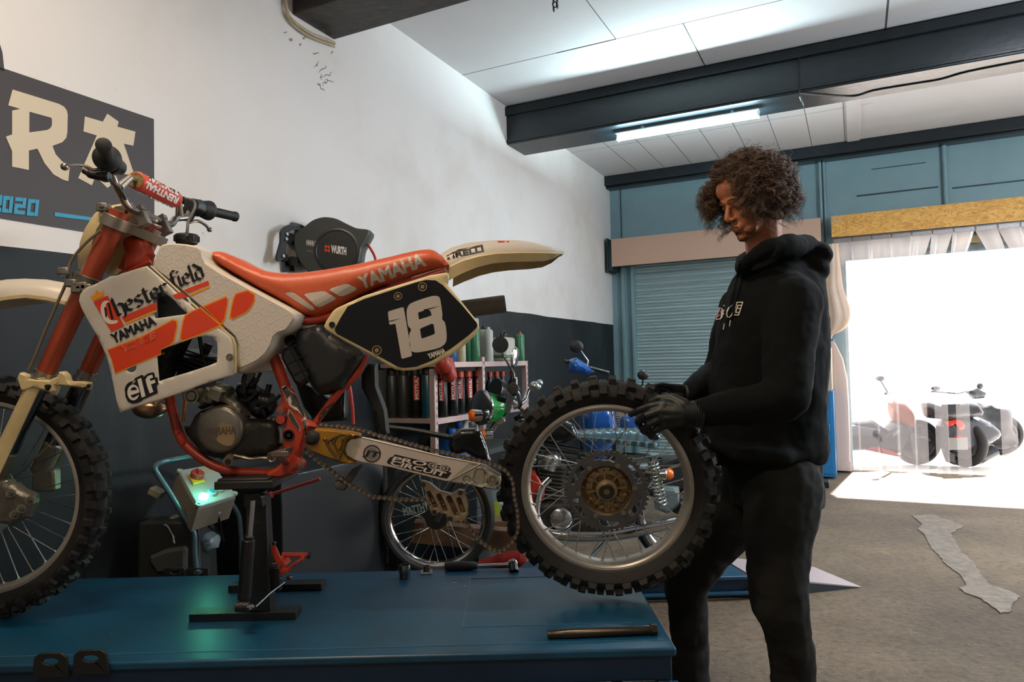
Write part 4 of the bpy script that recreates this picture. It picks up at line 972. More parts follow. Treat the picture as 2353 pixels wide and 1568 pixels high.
lowp = d5([(1850,860),(1830,940),(1780,1030),(1700,1110),(1620,1170),(1520,1140),(1450,1095),(1370,1040),(1330,1000),(1280,930),(1220,850),(1180,770),(1120,700),(1000,610),(850,530),(740,500),(650,495),(450,500),(290,490),(150,475),(0,465)])+d2([(770,1245),(700,1210),(600,1155),(520,1095),(430,1030),(350,970),(290,920),(230,870)])
CHM = [RUST, mat('chain_pin_steel','#a5998a',.3,.85)]
mb = MB(); chain(mb, top+lowp, SY-.0+.012); ch = mb.build('drive_chain', CHM, bk, smooth=30)
mb = MB(); chain(mb, c5([(1290,905),(1210,890),(1110,890),(1040,940),(1008,1010),(1015,1085),(1060,1135),(1120,1148),(1180,1160),(1290,1175)]), BY-.085); mb.build('drive_chain', CHM, bk, smooth=30)
# ================================================================== BODYWORK OF THE BIKE
def plate_mat():
    m = mat('white_plate_sticker', '#cbc2b8', .30, coat=.3)
    N = m.node_tree.nodes; L = m.node_tree.links; b = N['Principled BSDF']
    tc = N.new('ShaderNodeTexCoord'); sp = N.new('ShaderNodeSeparateXYZ'); L.new(tc.outputs['Object'], sp.inputs[0])
    def M(op, *a):
        n = N.new('ShaderNodeMath'); n.operation = op
        for i, x in enumerate(a):
            if isinstance(x, (int,float)): n.inputs[i].default_value = x
            else: L.new(x, n.inputs[i])
        return n.outputs[0]
    s_ = .0165; c, s = math.cos(.30), math.sin(.30)
    u = M('DIVIDE', M('SUBTRACT', M('MULTIPLY', sp.outputs[0], c), M('MULTIPLY', sp.outputs[2], s)), s_)
    v = M('DIVIDE', M('ADD', M('MULTIPLY', sp.outputs[0], s), M('MULTIPLY', sp.outputs[2], c)), s_)
    fu, fv = M('SUBTRACT', M('FRACT', u), .5), M('SUBTRACT', M('FRACT', v), .5)
    par = M('MODULO', M('ABSOLUTE', M('ADD', M('FLOOR', u), M('FLOOR', v))), 2.0); q = M('SUBTRACT', 1.0, M('MULTIPLY', par, 2.0))
    a = M('ADD', fu, M('MULTIPLY', fv, q)); bb = M('SUBTRACT', fu, M('MULTIPLY', fv, q))
    e = M('ADD', M('POWER', M('DIVIDE', a, .75), 2.0), M('POWER', M('DIVIDE', bb, .17), 2.0))
    h = M('MAXIMUM', M('SUBTRACT', 1.0, e), 0.0)
    bp = N.new('ShaderNodeBump'); bp.inputs['Strength'].default_value = .6; bp.inputs['Distance'].default_value = .0008
    L.new(h, bp.inputs['Height']); L.new(bp.outputs[0], b.inputs['Normal']); return m
PLATE = plate_mat()
# fuel tank
tank_o = c3([(710,290),(745,210),(780,135),(800,112),(830,104),(900,100),(1000,108),(1110,130),(1150,160),(1152,215),(1180,265),(1300,345),(1500,455),(1700,560),(1850,640),(1920,680),(1938,705),(1935,745),(1900,800),(1850,852),(1790,868),(1760,890),(1742,960),(1700,1030),(1640,1095),(1560,1145),(1480,1195),(1430,1200),(1424,1100),(1428,960),(1400,890),(1200,720),(1000,550),(860,420)])
mb = MB(); puff(mb, tank_o, 1.930, .020, .018, step=.012, D=.30, yc=1.945); tank = mb.build('fuel_tank', mat('tank_plastic','#cfc4b4',.4,var=.35,vs=6,var_col='#b89e70'), bk, smooth=60)
ttr = lambda x, z: 1.9250
inner = c3([(735,300),(775,215),(800,140),(830,125),(900,118),(1000,125),(1100,145),(1135,170),(1140,225),(1170,280),(1300,365),(1500,475),(1700,580),(1850,662),(1905,700),(1900,745),(1870,795),(1840,830),(1775,850),(1735,885),(1715,955),(1672,1025),(1610,1080),(1530,1120),(1465,1150),(1462,1060),(1458,950),(1425,880),(1220,700),(1020,530),(880,410)])
lay(ttr, [[inner]], 'tank_sticker', PLATE, tank, off=.0008, step=.015)
mb = MB(); q = at(429,556,2.10); mb.lathe(q+V((0,0,-.006)), (0,0,1), [(0,.030),(.006,.031),(.006,.034),(.024,.0345),(.028,.031),(.030,.012),(.034,.006),(.034,.001)], 40)
for k in range(20): a = 2*PI*k/20; mb.box(q+V((.0345*math.cos(a),.0345*math.sin(a),.009)), (.004,.004,.016), Matrix.Rotation(a,3,'Z'))
mb.build('tank_cap', BLK, tank, bevel=.001)
# radiator shroud
sh_o = c3([(150,502),(125,540),(115,590),(130,635),(150,680),(210,780),(275,880),(330,985),(370,1080),(400,1180),(425,1300),(450,1420),(485,1525),(600,1483),(820,1420),(1000,1360),(1170,1292),(1300,1248),(1420,1208),(1425,1100),(1420,960),(1400,900),(1340,850),(1220,750),(1100,650),(1000,560),(860,430),(715,305),(640,325),(560,350),(500,365),(460,382),(400,387),(345,413),(290,437),(235,462),(190,475)])
hole = c3([(800,1005),(860,985),(940,965),(1090,905),(1200,885),(1250,895),(1285,935),(1290,1000),(1285,1105),(1200,1140),(1050,1190),(900,1235),(820,1262),(808,1130)])
scoop = c3([(768,540),(800,532),(845,520),(900,555),(950,600),(1000,655),(1048,700),(1020,708),(880,728),(790,742),(772,690)])
rh = [c3([(583+42*math.cos(2*PI*k/20),1150+38*math.sin(2*PI*k/20))])[0] for k in range(20)]
def shy(x, z): return -.02*math.sin(max(0,min(1,(x+1.15)/.45))*PI)
mb = MB(); puff(mb, sh_o, 1.905, .0035, .004, holes=[hole, scoop, rh], step=.013, yfn=shy)
shr = mb.build('radiator_shroud', WHITE, bk, smooth=50)
str_ = lambda x, z: 1.905+shy(x,z)-.0035
mb = MB(); mb.tube([at(x,y,1.900) for x,y in c3([(718,300),(860,428),(1000,558),(1220,748),(1340,848),(1405,905),(1425,960),(1430,1100),(1425,1195)])], .0035, 10); mb.build('shroud_edge', CREAM, shr)
for x, y, r in ((1380,1065,.0105),(1000,588,.010)):
    mb = MB(); q = at(*c3([(x,y)])[0], 1.888); mb.lathe(q, (0,-1,0), [(0,r),(.002,r),(.002,r*.75),(-.001,r*.7),(-.001,r*.5),(.003,r*.45),(.003,.002)], 24)
    mb.build('shroud_bolt', ALU, shr)
mb = MB(); q = at(*c3([(828,1032)])[0], 1.93); mb.lathe(q, (0,-1,0), [(0,.009),(.003,.009),(.004,.006),(.006,.002)], 20); mb.build('shroud_bolt', mat('brass','#a98a52',.35,.8), shr)
mb = MB(); puff(mb, c3([(770,520),(860,500),(960,540),(1060,640),(1090,720),(900,760),(780,770)]), 1.925, .002, .001); mb.build('shroud_duct', BLK, shr)
mb = MB(); puff(mb, c3([(900,515),(960,560),(1035,560),(1060,600),(1045,695),(1000,640),(950,590),(920,560)]), 1.893, .003, .003); mb.build('bolt_boss', WHITE, shr)
def L3(polys, name, m, off): lay(str_, [[sm if isinstance(sm, list) else sm for sm in p] for p in polys], name, m, shr, off=off, step=.02)
rn = lambda pts: c3(pts)
stripeA_y = rn([(352,995),(650,878),(900,742),(938,752),(945,800),(915,930),(885,965),(800,1002),(806,1040),(650,1103),(418,1205),(385,1080)])
stripeA = rn([(356,1004),(650,890),(900,755),(928,762),(932,800),(903,925),(878,955),(795,998),(800,1030),(650,1092),(418,1192),(390,1080)])
stripeB_y = rn([(978,760),(1000,705),(1060,672),(1135,640),(1340,822),(1285,808),(1120,882),(985,932),(955,915),(957,880)])
stripeB = rn([(990,765),(1010,715),(1060,685),(1130,652),(1290,790),(1270,800),(1120,868),(985,920),(968,905),(970,880)])
band = rn([(470,725),(765,600),(768,655),(500,767)]); band_y = rn([(500,773),(768,660),(768,680),(508,790)])
band2 = rn([(893,545),(975,512),(1030,560),(935,572)])
crownr = rn([(235,600),(355,545),(495,800),(385,848)])
L3([[stripeA_y],[stripeB_y],[band_y]], 'amber_stripe', ORY, .0007)
L3([[stripeA],[stripeB],[band],[band2],[crownr]], 'red_stripe', ORM, .0012)
B2y = rn([(1150,632),(1345,550),(1368,572),(1366,620),(1340,745),(1308,790),(1285,775)]); B2 = rn([(1165,640),(1345,562),(1357,578),(1354,620),(1328,740),(1303,775),(1290,765)])
C_y = rn([(1403,570),(1425,525),(1475,510),(1530,495),(1590,530),(1590,590),(1560,645),(1520,690),(1400,750),(1372,730),(1385,640)]); C_ = rn([(1414,575),(1432,535),(1475,522),(1530,508),(1580,540),(1578,590),(1550,640),(1512,680),(1400,737),(1385,720),(1397,640)])
bandT = rn([(990,500),(1195,420),(1208,452),(1032,520)]); bandTy = rn([(1040,530),(1210,460),(1213,477),(1055,548)])
lay(ttr, [[B2y],[C_y],[bandTy]], 'amber_stripe', ORY, tank, off=.0018, step=.02)
lay(ttr, [[B2],[C_],[bandT]], 'red_stripe', ORM, tank, off=.0023, step=.02)
crown = rn([(222,575),(210,548),(228,556),(225,535),(240,548),(238,525),(255,540),(250,510),(265,500),(278,512),(275,530),(290,512),(298,530),(312,500),(318,522),(330,515),(322,535),(330,545),(235,590)])
L3([[crown]], 'amber_crown', ORY, .0013)
bigC = rn(sm2([(350,588),(315,598),(298,640),(300,690),(325,750),(365,782),(410,782),(440,768),(432,752),(385,752),(352,715),(338,655),(345,610),(372,600)],3))
L3([[bigC]], 'white_initial', mat('white_sticker','#ddd6cc',.4), .0016)
L3([[rn([(325,640),(345,650),(350,730),(335,720)])],[rn([(352,600),(372,612),(405,742),(385,748)])],[rn([(380,560),(398,572),(400,600),(385,590)])]], 'black_initial', INK, .0020)
# black-letter word, written with a broad nib
GL = {'h':([[(0,1.6),(0,.12),(.14,0)],[(0,.78),(.22,1),(.46,.82),(.46,.05),(.34,-.3)]],.62),'e':([[(.42,.15),(.26,0),(0,.2),(0,.8),(.24,1),(.44,.74),(.40,.6)],[(.05,.52),(.42,.60)]],.58),
 's':([[(.44,.85),(.25,1),(.05,.8),(.1,.6),(.4,.4),(.4,.15),(.2,0),(0,.1)]],.58),'t':([[(.15,1.35),(.15,.15),(.3,0),(.42,.1)],[(0,1),(.38,1)]],.5),
 'r':([[(.08,1),(.08,.1),(.22,0)],[(.08,.78),(.28,1),(.46,.85)]],.56),'f':([[(.46,1.5),(.26,1.6),(.15,1.4),(.15,0),(.02,-.35)],[(0,1),(.4,1)]],.5),
 'i':([[(.08,1),(.08,.1),(.22,0)],[(.06,1.4),(.14,1.3)]],.36),'l':([[(.05,1.6),(.05,.12),(.2,0)]],.34),'d':([[(.0,1.55),(.44,.95),(.44,.15),(.25,0),(0,.2),(0,.78),(.2,1),(.42,.85)]],.6)}
def blackletter(s, a, b, h, nib=(.10,.07)):
    tot = sum(GL[c][1] for c in s); a = V(a); b = V(b); u = (b-a)/tot; n = V((u.y,-u.x)).normalized()*h; x = 0; out = []
    for c in s:
        for st_ in GL[c][0]:
            for p, q in zip(st_, st_[1:]):
                P = [(p[0]-nib[0],p[1]-nib[1]),(p[0]+nib[0],p[1]+nib[1]),(q[0]+nib[0],q[1]+nib[1]),(q[0]-nib[0],q[1]-nib[1])]
                P = [tuple(a+u*(x+X)+n*Y) for X, Y in P]
                ar = sum(P[i-1][0]*P[i][1]-P[i][0]*P[i-1][1] for i in range(4))
                if abs(ar) > .5: out.append([P])
        x += GL[c][1]
    return out
lay(str_, blackletter('hester', c3([(448,715)])[0], c3([(890,520)])[0], 26), 'black_lettering', INK, shr, off=.0022, step=.02)
lay(ttr, blackletter('field', c3([(905,490)])[0], c3([(1180,395)])[0], 25), 'black_lettering', INK, tank, off=.0028, step=.02)
L3(text_px('YAMAHA', c3([(402,945)])[0], c3([(768,782)])[0], 22, off=.05), 'black_lettering', INK, .0018)
yz = text_px('YZ 125', c3([(462,1028)])[0], c3([(760,905)])[0], 15, off=.055, slant=.3)
lay(str_, yz, 'outline_lettering', mat('pale_pink_line','#e8a898',.4), shr, off=.0018, step=.02)
lay(str_, text_px('YZ 125', c3([(463,1026)])[0], c3([(759,906)])[0], 14.4, off=.025, slant=.3), 'outline_lettering', ORM, shr, off=.0023, step=.02)
WST = mat('white_sticker','#ddd6cc')
lay(str_, [[rn(sm2([(500,1345),(508,1300),(535,1272),(570,1262),(592,1262)],2)+[(586,1236),(645,1208),(658,1224),(690,1200),(728,1188),(745,1192),(754,1230),(772,1232),(782,1288),(766,1300),(776,1362),(690,1400),(655,1414),(640,1430),(600,1448),(560,1452),(525,1435),(505,1395)])]], 'black_lettering', INK, shr, off=.0012, step=.02)
el = [(570+50*math.cos(2*PI*k/28), 1358+66*math.sin(2*PI*k/28)) for k in range(28)]
lay(str_, [[rn(el)],[rn([(604,1250),(636,1236),(672,1388),(641,1402)])],[rn([(672,1250),(690,1222),(728,1208),(736,1232),(708,1244),(712,1262),(750,1250),(756,1276),(718,1290),(738,1352),(708,1366),(684,1300)])]], 'white_lettering', WST, shr, off=.0018, step=.02)
lay(str_, [[rn([(545,1340),(556,1318),(580,1310),(596,1322),(600,1336)])],[rn([(548,1382),(624,1356),(626,1372),(600,1384),(575,1400),(556,1398)])]], 'black_counter', INK, shr, off=.0023, step=.02)
# seat
seat_o = d1([(72,285),(76,262),(100,249),(130,246),(170,255),(230,285),(330,335),(430,370),(530,383),(640,380),(800,360),(1000,325),(1200,280),(1350,245),(1430,234),(1480,240),(1530,275),(1580,325),(1587,342),(1560,353),(1500,365),(1350,405),(1200,450),(1050,510),(960,560),(880,612),(800,650),(745,664),(700,657),(640,632),(560,580),(400,490),(250,400),(120,325),(80,302)])
seat_o = sm2(seat_o, 2)
mb = MB(); puff(mb, seat_o, 1.985, .050, .045, step=.015, D=.14, yc=2.03)
seat = mb.build('seat', SEATR, bk, smooth=70); setr = bvh(seat)
mb = MB(); puff(mb, d1([(640,635),(700,660),(750,668),(810,652),(890,610),(970,560),(1200,462),(1210,490),(1000,580),(880,650),(760,700),(660,690)]), 2.0, .03, .01, step=.02, D=.14, yc=2.03); mb.build('seat_base', mat('dark_red_seat_base','#5c2018',.5), seat)
mb = MB()
puff(mb, d1([(1350,420),(1560,355),(1570,392),(1350,450)]), 2.02, .01, .003, D=.1); mb.build('fender_support', WHITE, bk)
lay(setr, [[d1([(578,520),(590,513),(622,514),(640,522),(750,600),(756,615),(745,624),(728,618),(595,535)])],[d1([(693,530),(705,521),(800,507),(820,508),(885,545),(882,558),(800,600),(780,603),(762,596)])],[d1([(848,500),(860,489),(940,463),(965,463),(1012,484),(1014,496),(1000,506),(930,536),(908,536)])]], 'pale_block', PALE, seat, off=.0016, step=.005)
yt = text_px('YAMAHA', d1([(1040,492)])[0], d1([(1445,343)])[0], 30, off=.045)
def flare(polys, a, b, h0, h1):
    a = V(a); b = V(b); L_ = (b-a).length; u = (b-a)/L_; n = V((u.y,-u.x)); out = []
    for q in polys:
        out.append([[tuple(a+u*(V(p)-a).dot(u) + n*((V(p)-a).dot(n)*(h0+(h1-h0)*(V(p)-a).dot(u)/L_))) for p in l] for l in q])
    return out
lay(setr, flare(yt, d1([(1040,492)])[0], d1([(1445,343)])[0], .98, 1.0), 'lettering', PALE, seat, off=.001, step=.008)
# side number panel
sp_o = d1([(830,688),(870,628),(890,612),(970,575),(1060,535),(1200,490),(1350,445),(1470,408),(1565,392),(1580,400),(1583,420),(1576,470),(1655,565),(1762,700),(1768,735),(1748,772),(1700,820),(1600,900),(1480,963),(1380,992),(1310,997),(1250,988),(1100,900),(950,820),(825,745),(814,722)])
mb = MB(); puff(mb, sp_o, 1.93, .006, .007, step=.015); spn = mb.build('side_number_panel', mat('cream_plastic_panel','#d2c193',.4,var=.3,vs=10,var_col='#b39c64'), bk, smooth=50)
str2 = lambda x, z: 1.9240
lay(str2, [[d1([(960,600),(1060,555),(1200,510),(1370,455),(1440,437),(1500,440),(1545,470),(1660,590),(1752,700),(1757,718),(1748,735),(1700,780),(1600,855),(1480,932),(1380,972),(1310,979),(1265,970),(1100,878),(895,770),(881,752),(881,735),(915,672)])]], 'black_background', mat('navy_black_sticker','#090c11',.3,spec=.3), spn, off=.0006, step=.02)
NUM = mat('number_sticker','#b7aea4',.45)
one = d1([(1207,640),(1212,630),(1295,605),(1304,608),(1310,640),(1355,900),(1350,907),(1297,922),(1290,918),(1253,707),(1220,713),(1214,705)])
eight = d1(sm2([(1322,640),(1326,610),(1345,583),(1400,560),(1480,536),(1512,538),(1528,555),(1542,650),(1540,680),(1558,700),(1567,760),(1566,812),(1545,842),(1500,862),(1400,882),(1362,880),(1345,862),(1338,800),(1340,765),(1350,742),(1332,722),(1326,690)],2))
h8a = d1([(1392,640),(1400,635),(1452,619),(1468,628),(1476,655),(1450,665),(1398,681)]); h8b = d1([(1404,740),(1415,732),(1478,706),(1488,712),(1496,765),(1485,774),(1420,797),(1412,793)])
lay(str2, [[one],[eight,h8a,h8b]], 'number_eighteen', NUM, spn, off=.0014, step=.02)
lay(str2, [[d1([(1212,690),(1290,672),(1240,688),(1213,694)])],[d1([(1425,620),(1530,596),(1480,612),(1430,628)])]], 'number_slash', mat('navy_black_sticker','#12161b'), spn, off=.0019, step=.02)
lay(str2, text_px('YAMAHA', d1([(1458,922)])[0], d1([(1563,884)])[0], 12, off=.05), 'lettering', PALE, spn, off=.0014)
for x, y, r in ((1270,538,.0115),(1420,480,.0125),(1140,870,.0135)):
    mb = MB(); q = at(*d1([(x,y)])[0], 1.924); mb.lathe(q, (0,-1,0), [(0,r),(.004,r),(.004,r*.8),(.0,r*.72),(.0,r*.5),(.003,r*.45),(.003,.002)], 28); mb.build('panel_bolt', mat('bolt_cup','#8f7f5c',.35,.5), spn)
mb = MB(); q = at(*d1([(865,713)])[0], 1.923); mb.lathe(q, (0,-1,0), [(0,.0085),(.003,.0085),(.003,.0055),(.0005,.005),(.0005,.001)], 20); mb.build('rubber_grommet', INK, spn)
# rear fender
stn = [((1515,302),(1583,350),(1578,441)),((1600,247),(1665,310),(1650,402)),((1700,216),(1760,284),(1750,360)),((1850,201),(1870,266),(1850,335)),((2000,200),(2010,261),(1960,325)),((2100,214),(2105,261),(2090,323)),((2200,240),(2180,262),(2170,320)),((2250,254),(2235,264),(2225,305)),((2288,265),(2284,266),(2276,275))]
hwf = [.085,.095,.10,.10,.095,.085,.07,.05,.015]
def fen(mb, lo, hi, dz=.0035):
    rs = []
    for (t_, m_, b_), hw_ in zip(stn, hwf):
        T = at(*d1([t_])[0], BY); Mp = at(*d1([m_])[0], BY-hw_); Bp = at(*d1([b_])[0], BY-hw_)
        x = T.x
        if hi: ring = [V((Mp.x,BY-hw_,Mp.z)), V(((Mp.x+T.x)/2,BY-hw_*.92,Mp.z+(T.z-Mp.z)*.5)), V((T.x,BY-hw_*.6,Mp.z+(T.z-Mp.z)*.86)), T, V((T.x,BY+hw_*.6,Mp.z+(T.z-Mp.z)*.86)), V(((Mp.x+T.x)/2,BY+hw_*.92,Mp.z+(T.z-Mp.z)*.5)), V((Mp.x,BY+hw_,Mp.z))]; ins = V((0,0,-dz)); rs.append(ring+[q+ins for q in reversed(ring)])
        else: rs.append([V((Mp.x,BY+lo*hw_,Mp.z)), V((Mp.x,BY+lo*(hw_+.004),Mp.z-.006)), V((Bp.x,BY+lo*(hw_-.002),Bp.z)), V((Bp.x,BY+lo*(hw_-.006),Bp.z)), V((Mp.x,BY+lo*(hw_-.005),Mp.z))])
    mb.rings(rs); return mb
rf = fen(MB(), 0, True).build('rear_fender', WHITE, bk, smooth=60)
fen(MB(), -1, False).build('fender_skirt', CREAM, rf, smooth=40)
fen(MB(), 1, False).build('fender_skirt', CREAM, rf, smooth=40)
ftr = bvh(rf)
lay(ftr, text_px('IRELLI', d1([(1606,302)])[0], d1([(1797,262)])[0], 12.5, off=.035), 'lettering', INK, rf, off=.0012)
lay(ftr, [[d1([(1572,312),(1568,290),(1640,252),(1788,222),(1790,230),(1650,260),(1584,284),(1590,309)])]], 'long_letter', INK, rf, off=.0012)
lay(ftr, [[d1([(1878,199),(1925,199),(1925,208),(1885,208)])],[d1([(1935,199),(1952,199),(1952,208),(1938,208)])]], 'small_mark', ORM, rf, off=.0012)
# mud flap and hose behind the frame
mb = MB(); puff(mb, d2([(690,330),(740,250),(790,250),(795,420),(860,600),(880,780),(830,790),(800,650),(740,520),(690,430)]), BY+.03, .006, .003, D=.05); mb.build('mud_flap', mat('black_rubber_sheet','#141617',.55), bk)
mb = MB(); puff(mb, c5([(1400,520),(1500,520),(1640,600),(1780,700),(1900,560),(1900,900),(1640,920),(1560,890),(1480,760)]), BY+.04, .03, .01, D=.02); mb.build('shock_spring_cover', mat('oily_black_metal','#26282a'), bk)
# ================================================================== BLUE WORK LIFT
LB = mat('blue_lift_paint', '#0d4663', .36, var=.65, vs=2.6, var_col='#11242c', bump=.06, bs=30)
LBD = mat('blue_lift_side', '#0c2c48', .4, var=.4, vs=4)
YF, YB_ = 1.755, 2.475
XL = -1.70
xe_f = onz(1548,1478,ZD).x; xe_b = onz(1445,1310,ZD).x
lift = thing('motorcycle_lift', 'long blue motorcycle lift table in the foreground carrying the motocross bike', 'motorcycle lift', (-.6,2.1,0))
mb = MB(); mb.hexa([V((XL,YF,ZD-.022)),V((xe_f,YF,ZD-.022)),V((xe_b,YB_,ZD-.022)),V((XL,YB_,ZD-.022))],[V((XL,YF,ZD)),V((xe_f,YF,ZD)),V((xe_b,YB_,ZD)),V((XL,YB_,ZD))])
deck = mb.build('deck', LB, lift, bevel=.006, bseg=3)
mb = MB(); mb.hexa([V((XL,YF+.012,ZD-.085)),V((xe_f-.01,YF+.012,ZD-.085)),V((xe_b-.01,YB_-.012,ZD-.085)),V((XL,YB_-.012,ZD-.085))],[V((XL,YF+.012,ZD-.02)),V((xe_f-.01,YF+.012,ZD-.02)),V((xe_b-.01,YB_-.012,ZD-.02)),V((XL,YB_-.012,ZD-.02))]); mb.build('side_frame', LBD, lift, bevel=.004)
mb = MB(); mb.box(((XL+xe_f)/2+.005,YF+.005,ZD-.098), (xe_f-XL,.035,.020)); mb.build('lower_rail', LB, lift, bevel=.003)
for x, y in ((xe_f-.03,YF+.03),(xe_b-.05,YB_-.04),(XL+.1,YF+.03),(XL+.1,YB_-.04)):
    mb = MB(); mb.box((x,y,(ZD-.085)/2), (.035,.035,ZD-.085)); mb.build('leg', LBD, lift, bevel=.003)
GROOVE = mat('groove_dark', '#0a1620', .7)  # dark colour of the strip laid along the deck plate joint
def strip(mb, a, b, w, z=ZD+.0004):
    a = V((a[0],a[1],z)); b = V((b[0],b[1],z)); d = (b-a).normalized(); n = V((-d.y,d.x,0))*w/2; mb.hexa([a-n,b-n,b+n,a+n],[p+V((0,0,.0006)) for p in (a-n,b-n,b+n,a+n)])
mb = MB(); g = [onz(1082,1331,ZD), onz(1255,1328,ZD), onz(1063,1442,ZD), onz(1510,1430,ZD)]
strip(mb, g[0], V((xe_b-.10,g[0].y+.004,0)), .004); mb.build('plate_gap', GROOVE, deck, smooth=0)
mb = MB(); strip(mb, g[0], g[2], .002); strip(mb, g[2], (xe_f-.08,g[3].y+.0), .0016)
strip(mb, (XL+.05,YF+.052), (xe_f-.01,YF+.052), .002)
mb.build('plate_gap', mat('worn_blue_edge','#3e6f86',.4), deck, smooth=0)
# tie-down brackets on the near side
for x0 in (115, 207):
    t = at(x0, 1505 if x0 > 150 else 1512, YF-.012); mb = MB()
    pts = [V((t.x-.045,0,t.z-.05)),V((t.x+.045,0,t.z-.05)),V((t.x+.040,0,t.z)),V((t.x+.028,0,t.z+.010)),V((t.x-.028,0,t.z+.010)),V((t.x-.040,0,t.z))]
    hl = [V((t.x+.020*math.cos(-2*PI*k/20),0,t.z-.010+.008*math.sin(-2*PI*k/20))) for k in range(20)]
    mb.prism([[p+V((0,t.y,0)) for p in pts],[p+V((0,t.y,0)) for p in hl]], (0,.008,0)); mb.build('tie_down_bracket', mat('dark_bracket','#101314',.6), lift, bevel=.002)
for x0 in (455,400):
    t = at(x0, 1308, YB_+.01); mb = MB(); mb.prism([[V((t.x-.04,t.y,t.z-.05)),V((t.x+.04,t.y,t.z-.05)),V((t.x+.035,t.y,t.z+.003)),V((t.x-.035,t.y,t.z+.003))],[V((t.x+.016*math.cos(-2*PI*k/20),t.y,t.z-.010+.008*math.sin(-2*PI*k/20))) for k in range(20)]], (0,.006,0)); mb.build('tie_down_bracket', mat('dark_bracket','#101314'), lift, bevel=.002)
# ================================================================== BIKE STAND
BKM = mat('black_stand_paint', '#0d0f10', .38, bump=.15, bs=150)
std = thing('bike_stand', 'black hydraulic bike stand on the blue lift under the red frame', 'stand', (at(590,1400,2.0).x,2.0,ZD))
def onzp(l, z=ZD): return [onz(x,y,z) for x, y in l]
def barbox(name, xa, xb, yf, yb, h=.022):
    mb = MB(); mb.hexa([V((xa,yf,ZD)),V((xb,yf,ZD)),V((xb,yb,ZD)),V((xa,yb,ZD))],[V((xa,yf,ZD+h)),V((xb,yf,ZD+h)),V((xb,yb,ZD+h)),V((xa,yb,ZD+h))]); return mb.build(name, BKM, std, bevel=.001)
fa = onz(434,1431,ZD); fb = onz(675,1430,ZD)
barbox('base_bar', fa.x, fb.x, fa.y, fa.y+.058); ra = onz(524,1363,ZD); rb_ = onz(736,1361,ZD)
barbox('base_bar', ra.x, rb_.x, ra.y, ra.y+.05)
mb = MB(); a = onz(590,1400,ZD); b = onz(625,1345,ZD); mb.hexa([V((a.x-.02,fa.y+.03,ZD)),V((a.x+.035,fa.y+.03,ZD)),V((b.x+.03,ra.y+.02,ZD)),V((b.x-.02,ra.y+.02,ZD))],[V((a.x-.02,fa.y+.03,ZD+.03)),V((a.x+.035,fa.y+.03,ZD+.03)),V((b.x+.03,ra.y+.02,ZD+.03)),V((b.x-.02,ra.y+.02,ZD+.03))]); mb.build('spine', BKM, std, bevel=.002)
cy_ = 2.06; t0 = at(572,1140,cy_); t1 = at(617,1140,cy_); u0 = at(563,1372,cy_); u1 = at(628,1372,cy_)
mb = MB(); mb.hexa([V((u0.x,cy_-.03,ZD+.02)),V((u1.x,cy_-.03,ZD+.02)),V((u1.x,cy_+.03,ZD+.02)),V((u0.x,cy_+.03,ZD+.02))],[V((t0.x,cy_-.022,t0.z)),V((t1.x,cy_-.022,t0.z)),V((t1.x,cy_+.022,t0.z)),V((t0.x,cy_+.022,t0.z))]); mb.build('column', BKM, std, bevel=.003)
p_ = [at(487,1125,1.92), at(622,1100,1.92)]; ztop = at(500,1100,1.99).z
mb = MB(); mb.box(((p_[0].x+p_[1].x)/2+.005,2.04,ztop-.010), (p_[1].x-p_[0].x,.24,.022)); mb.box(((p_[0].x+p_[1].x)/2,2.04,ztop+.003), (p_[1].x-p_[0].x-.02,.22,.008)); mb.build('top_pad', mat('black_rubber_sheet','#141617'), std, bevel=.003)
mb = MB(); mb.box((at(590,1145,2.03).x,2.02,at(590,1145,2.03).z), (.055,.05,.045)); mb.build('hinge_block', BKM, std, bevel=.004)
HY = 1.93
mb = MB(); mb.cyl(at(580,1150,HY), at(572,1235,HY), .0065, n=16); mb.cyl(at(584,1150,HY+.004), at(577,1235,HY+.004), .0035); mb.build('piston_rod', CHROME, std)
mb = MB(); mb.tube([at(573,1232,HY), at(571,1245,HY)], .012, 20); mb.tube([at(571,1241,HY), at(561,1378,HY)], .0175, 24); mb.tube([at(561,1375,HY), at(560,1386,HY)], .012, 16); mb.build('hydraulic_cylinder', BKM, std, bevel=.002)
mb = MB(); q = at(558,1395,HY-.02); mb.tube([V((q.x-.017,q.y,q.z)),V((q.x+.016,q.y,q.z))], .014, 20); mb.build('pivot_sleeve', BKM, std)
for p, y in (((568,1395),HY-.02),((597,1139),2.0),((657,1327),2.08)):
    mb = MB(); q = at(*p, y); mb.tube([q+V((.004,0,0)),q+V((.013,0,0))], .0075, 6); mb.tube([q+V((.0,0,0)),q+V((.020,0,0))], .004, 10); mb.build('pivot_nut', CHROME, std)
RP = mat('red_pedal_paint', '#c23a22', .4)
mb = MB(); puff(mb, d3([(1027,865),(1050,870),(1100,980),(1145,1060),(1250,990),(1265,965),(1290,970),(1280,1000),(1200,1050),(1145,1110),(1105,1125),(1060,1030),(1025,930)]), 2.06, .004, .002, step=.01); mb.tube([at(*d3([(1110,960)])[0],2.09), at(*d3([(1318,962)])[0],2.09)], .0075, 16)
mb.box(at(*d3([(1130,1000)])[0],2.08), (.006,.05,.03), Matrix.Rotation(-.6,3,'Y')); mb.build('foot_pedal', RP, std, bevel=.001)
mb = MB(); mb.tube([at(*d3([(1318,962)])[0],2.09), at(*d3([(1332,963)])[0],2.09)], .0105, 14); mb.build('pedal_end_cap', BKM, std)
for p in d3([(1048,865),(1090,1035)]): mb = MB(); q = at(*p, 2.05); mb.tube([q,q-V((0,.008,0))], .0055, 6); mb.build('pedal_bolt', CHROME, std)
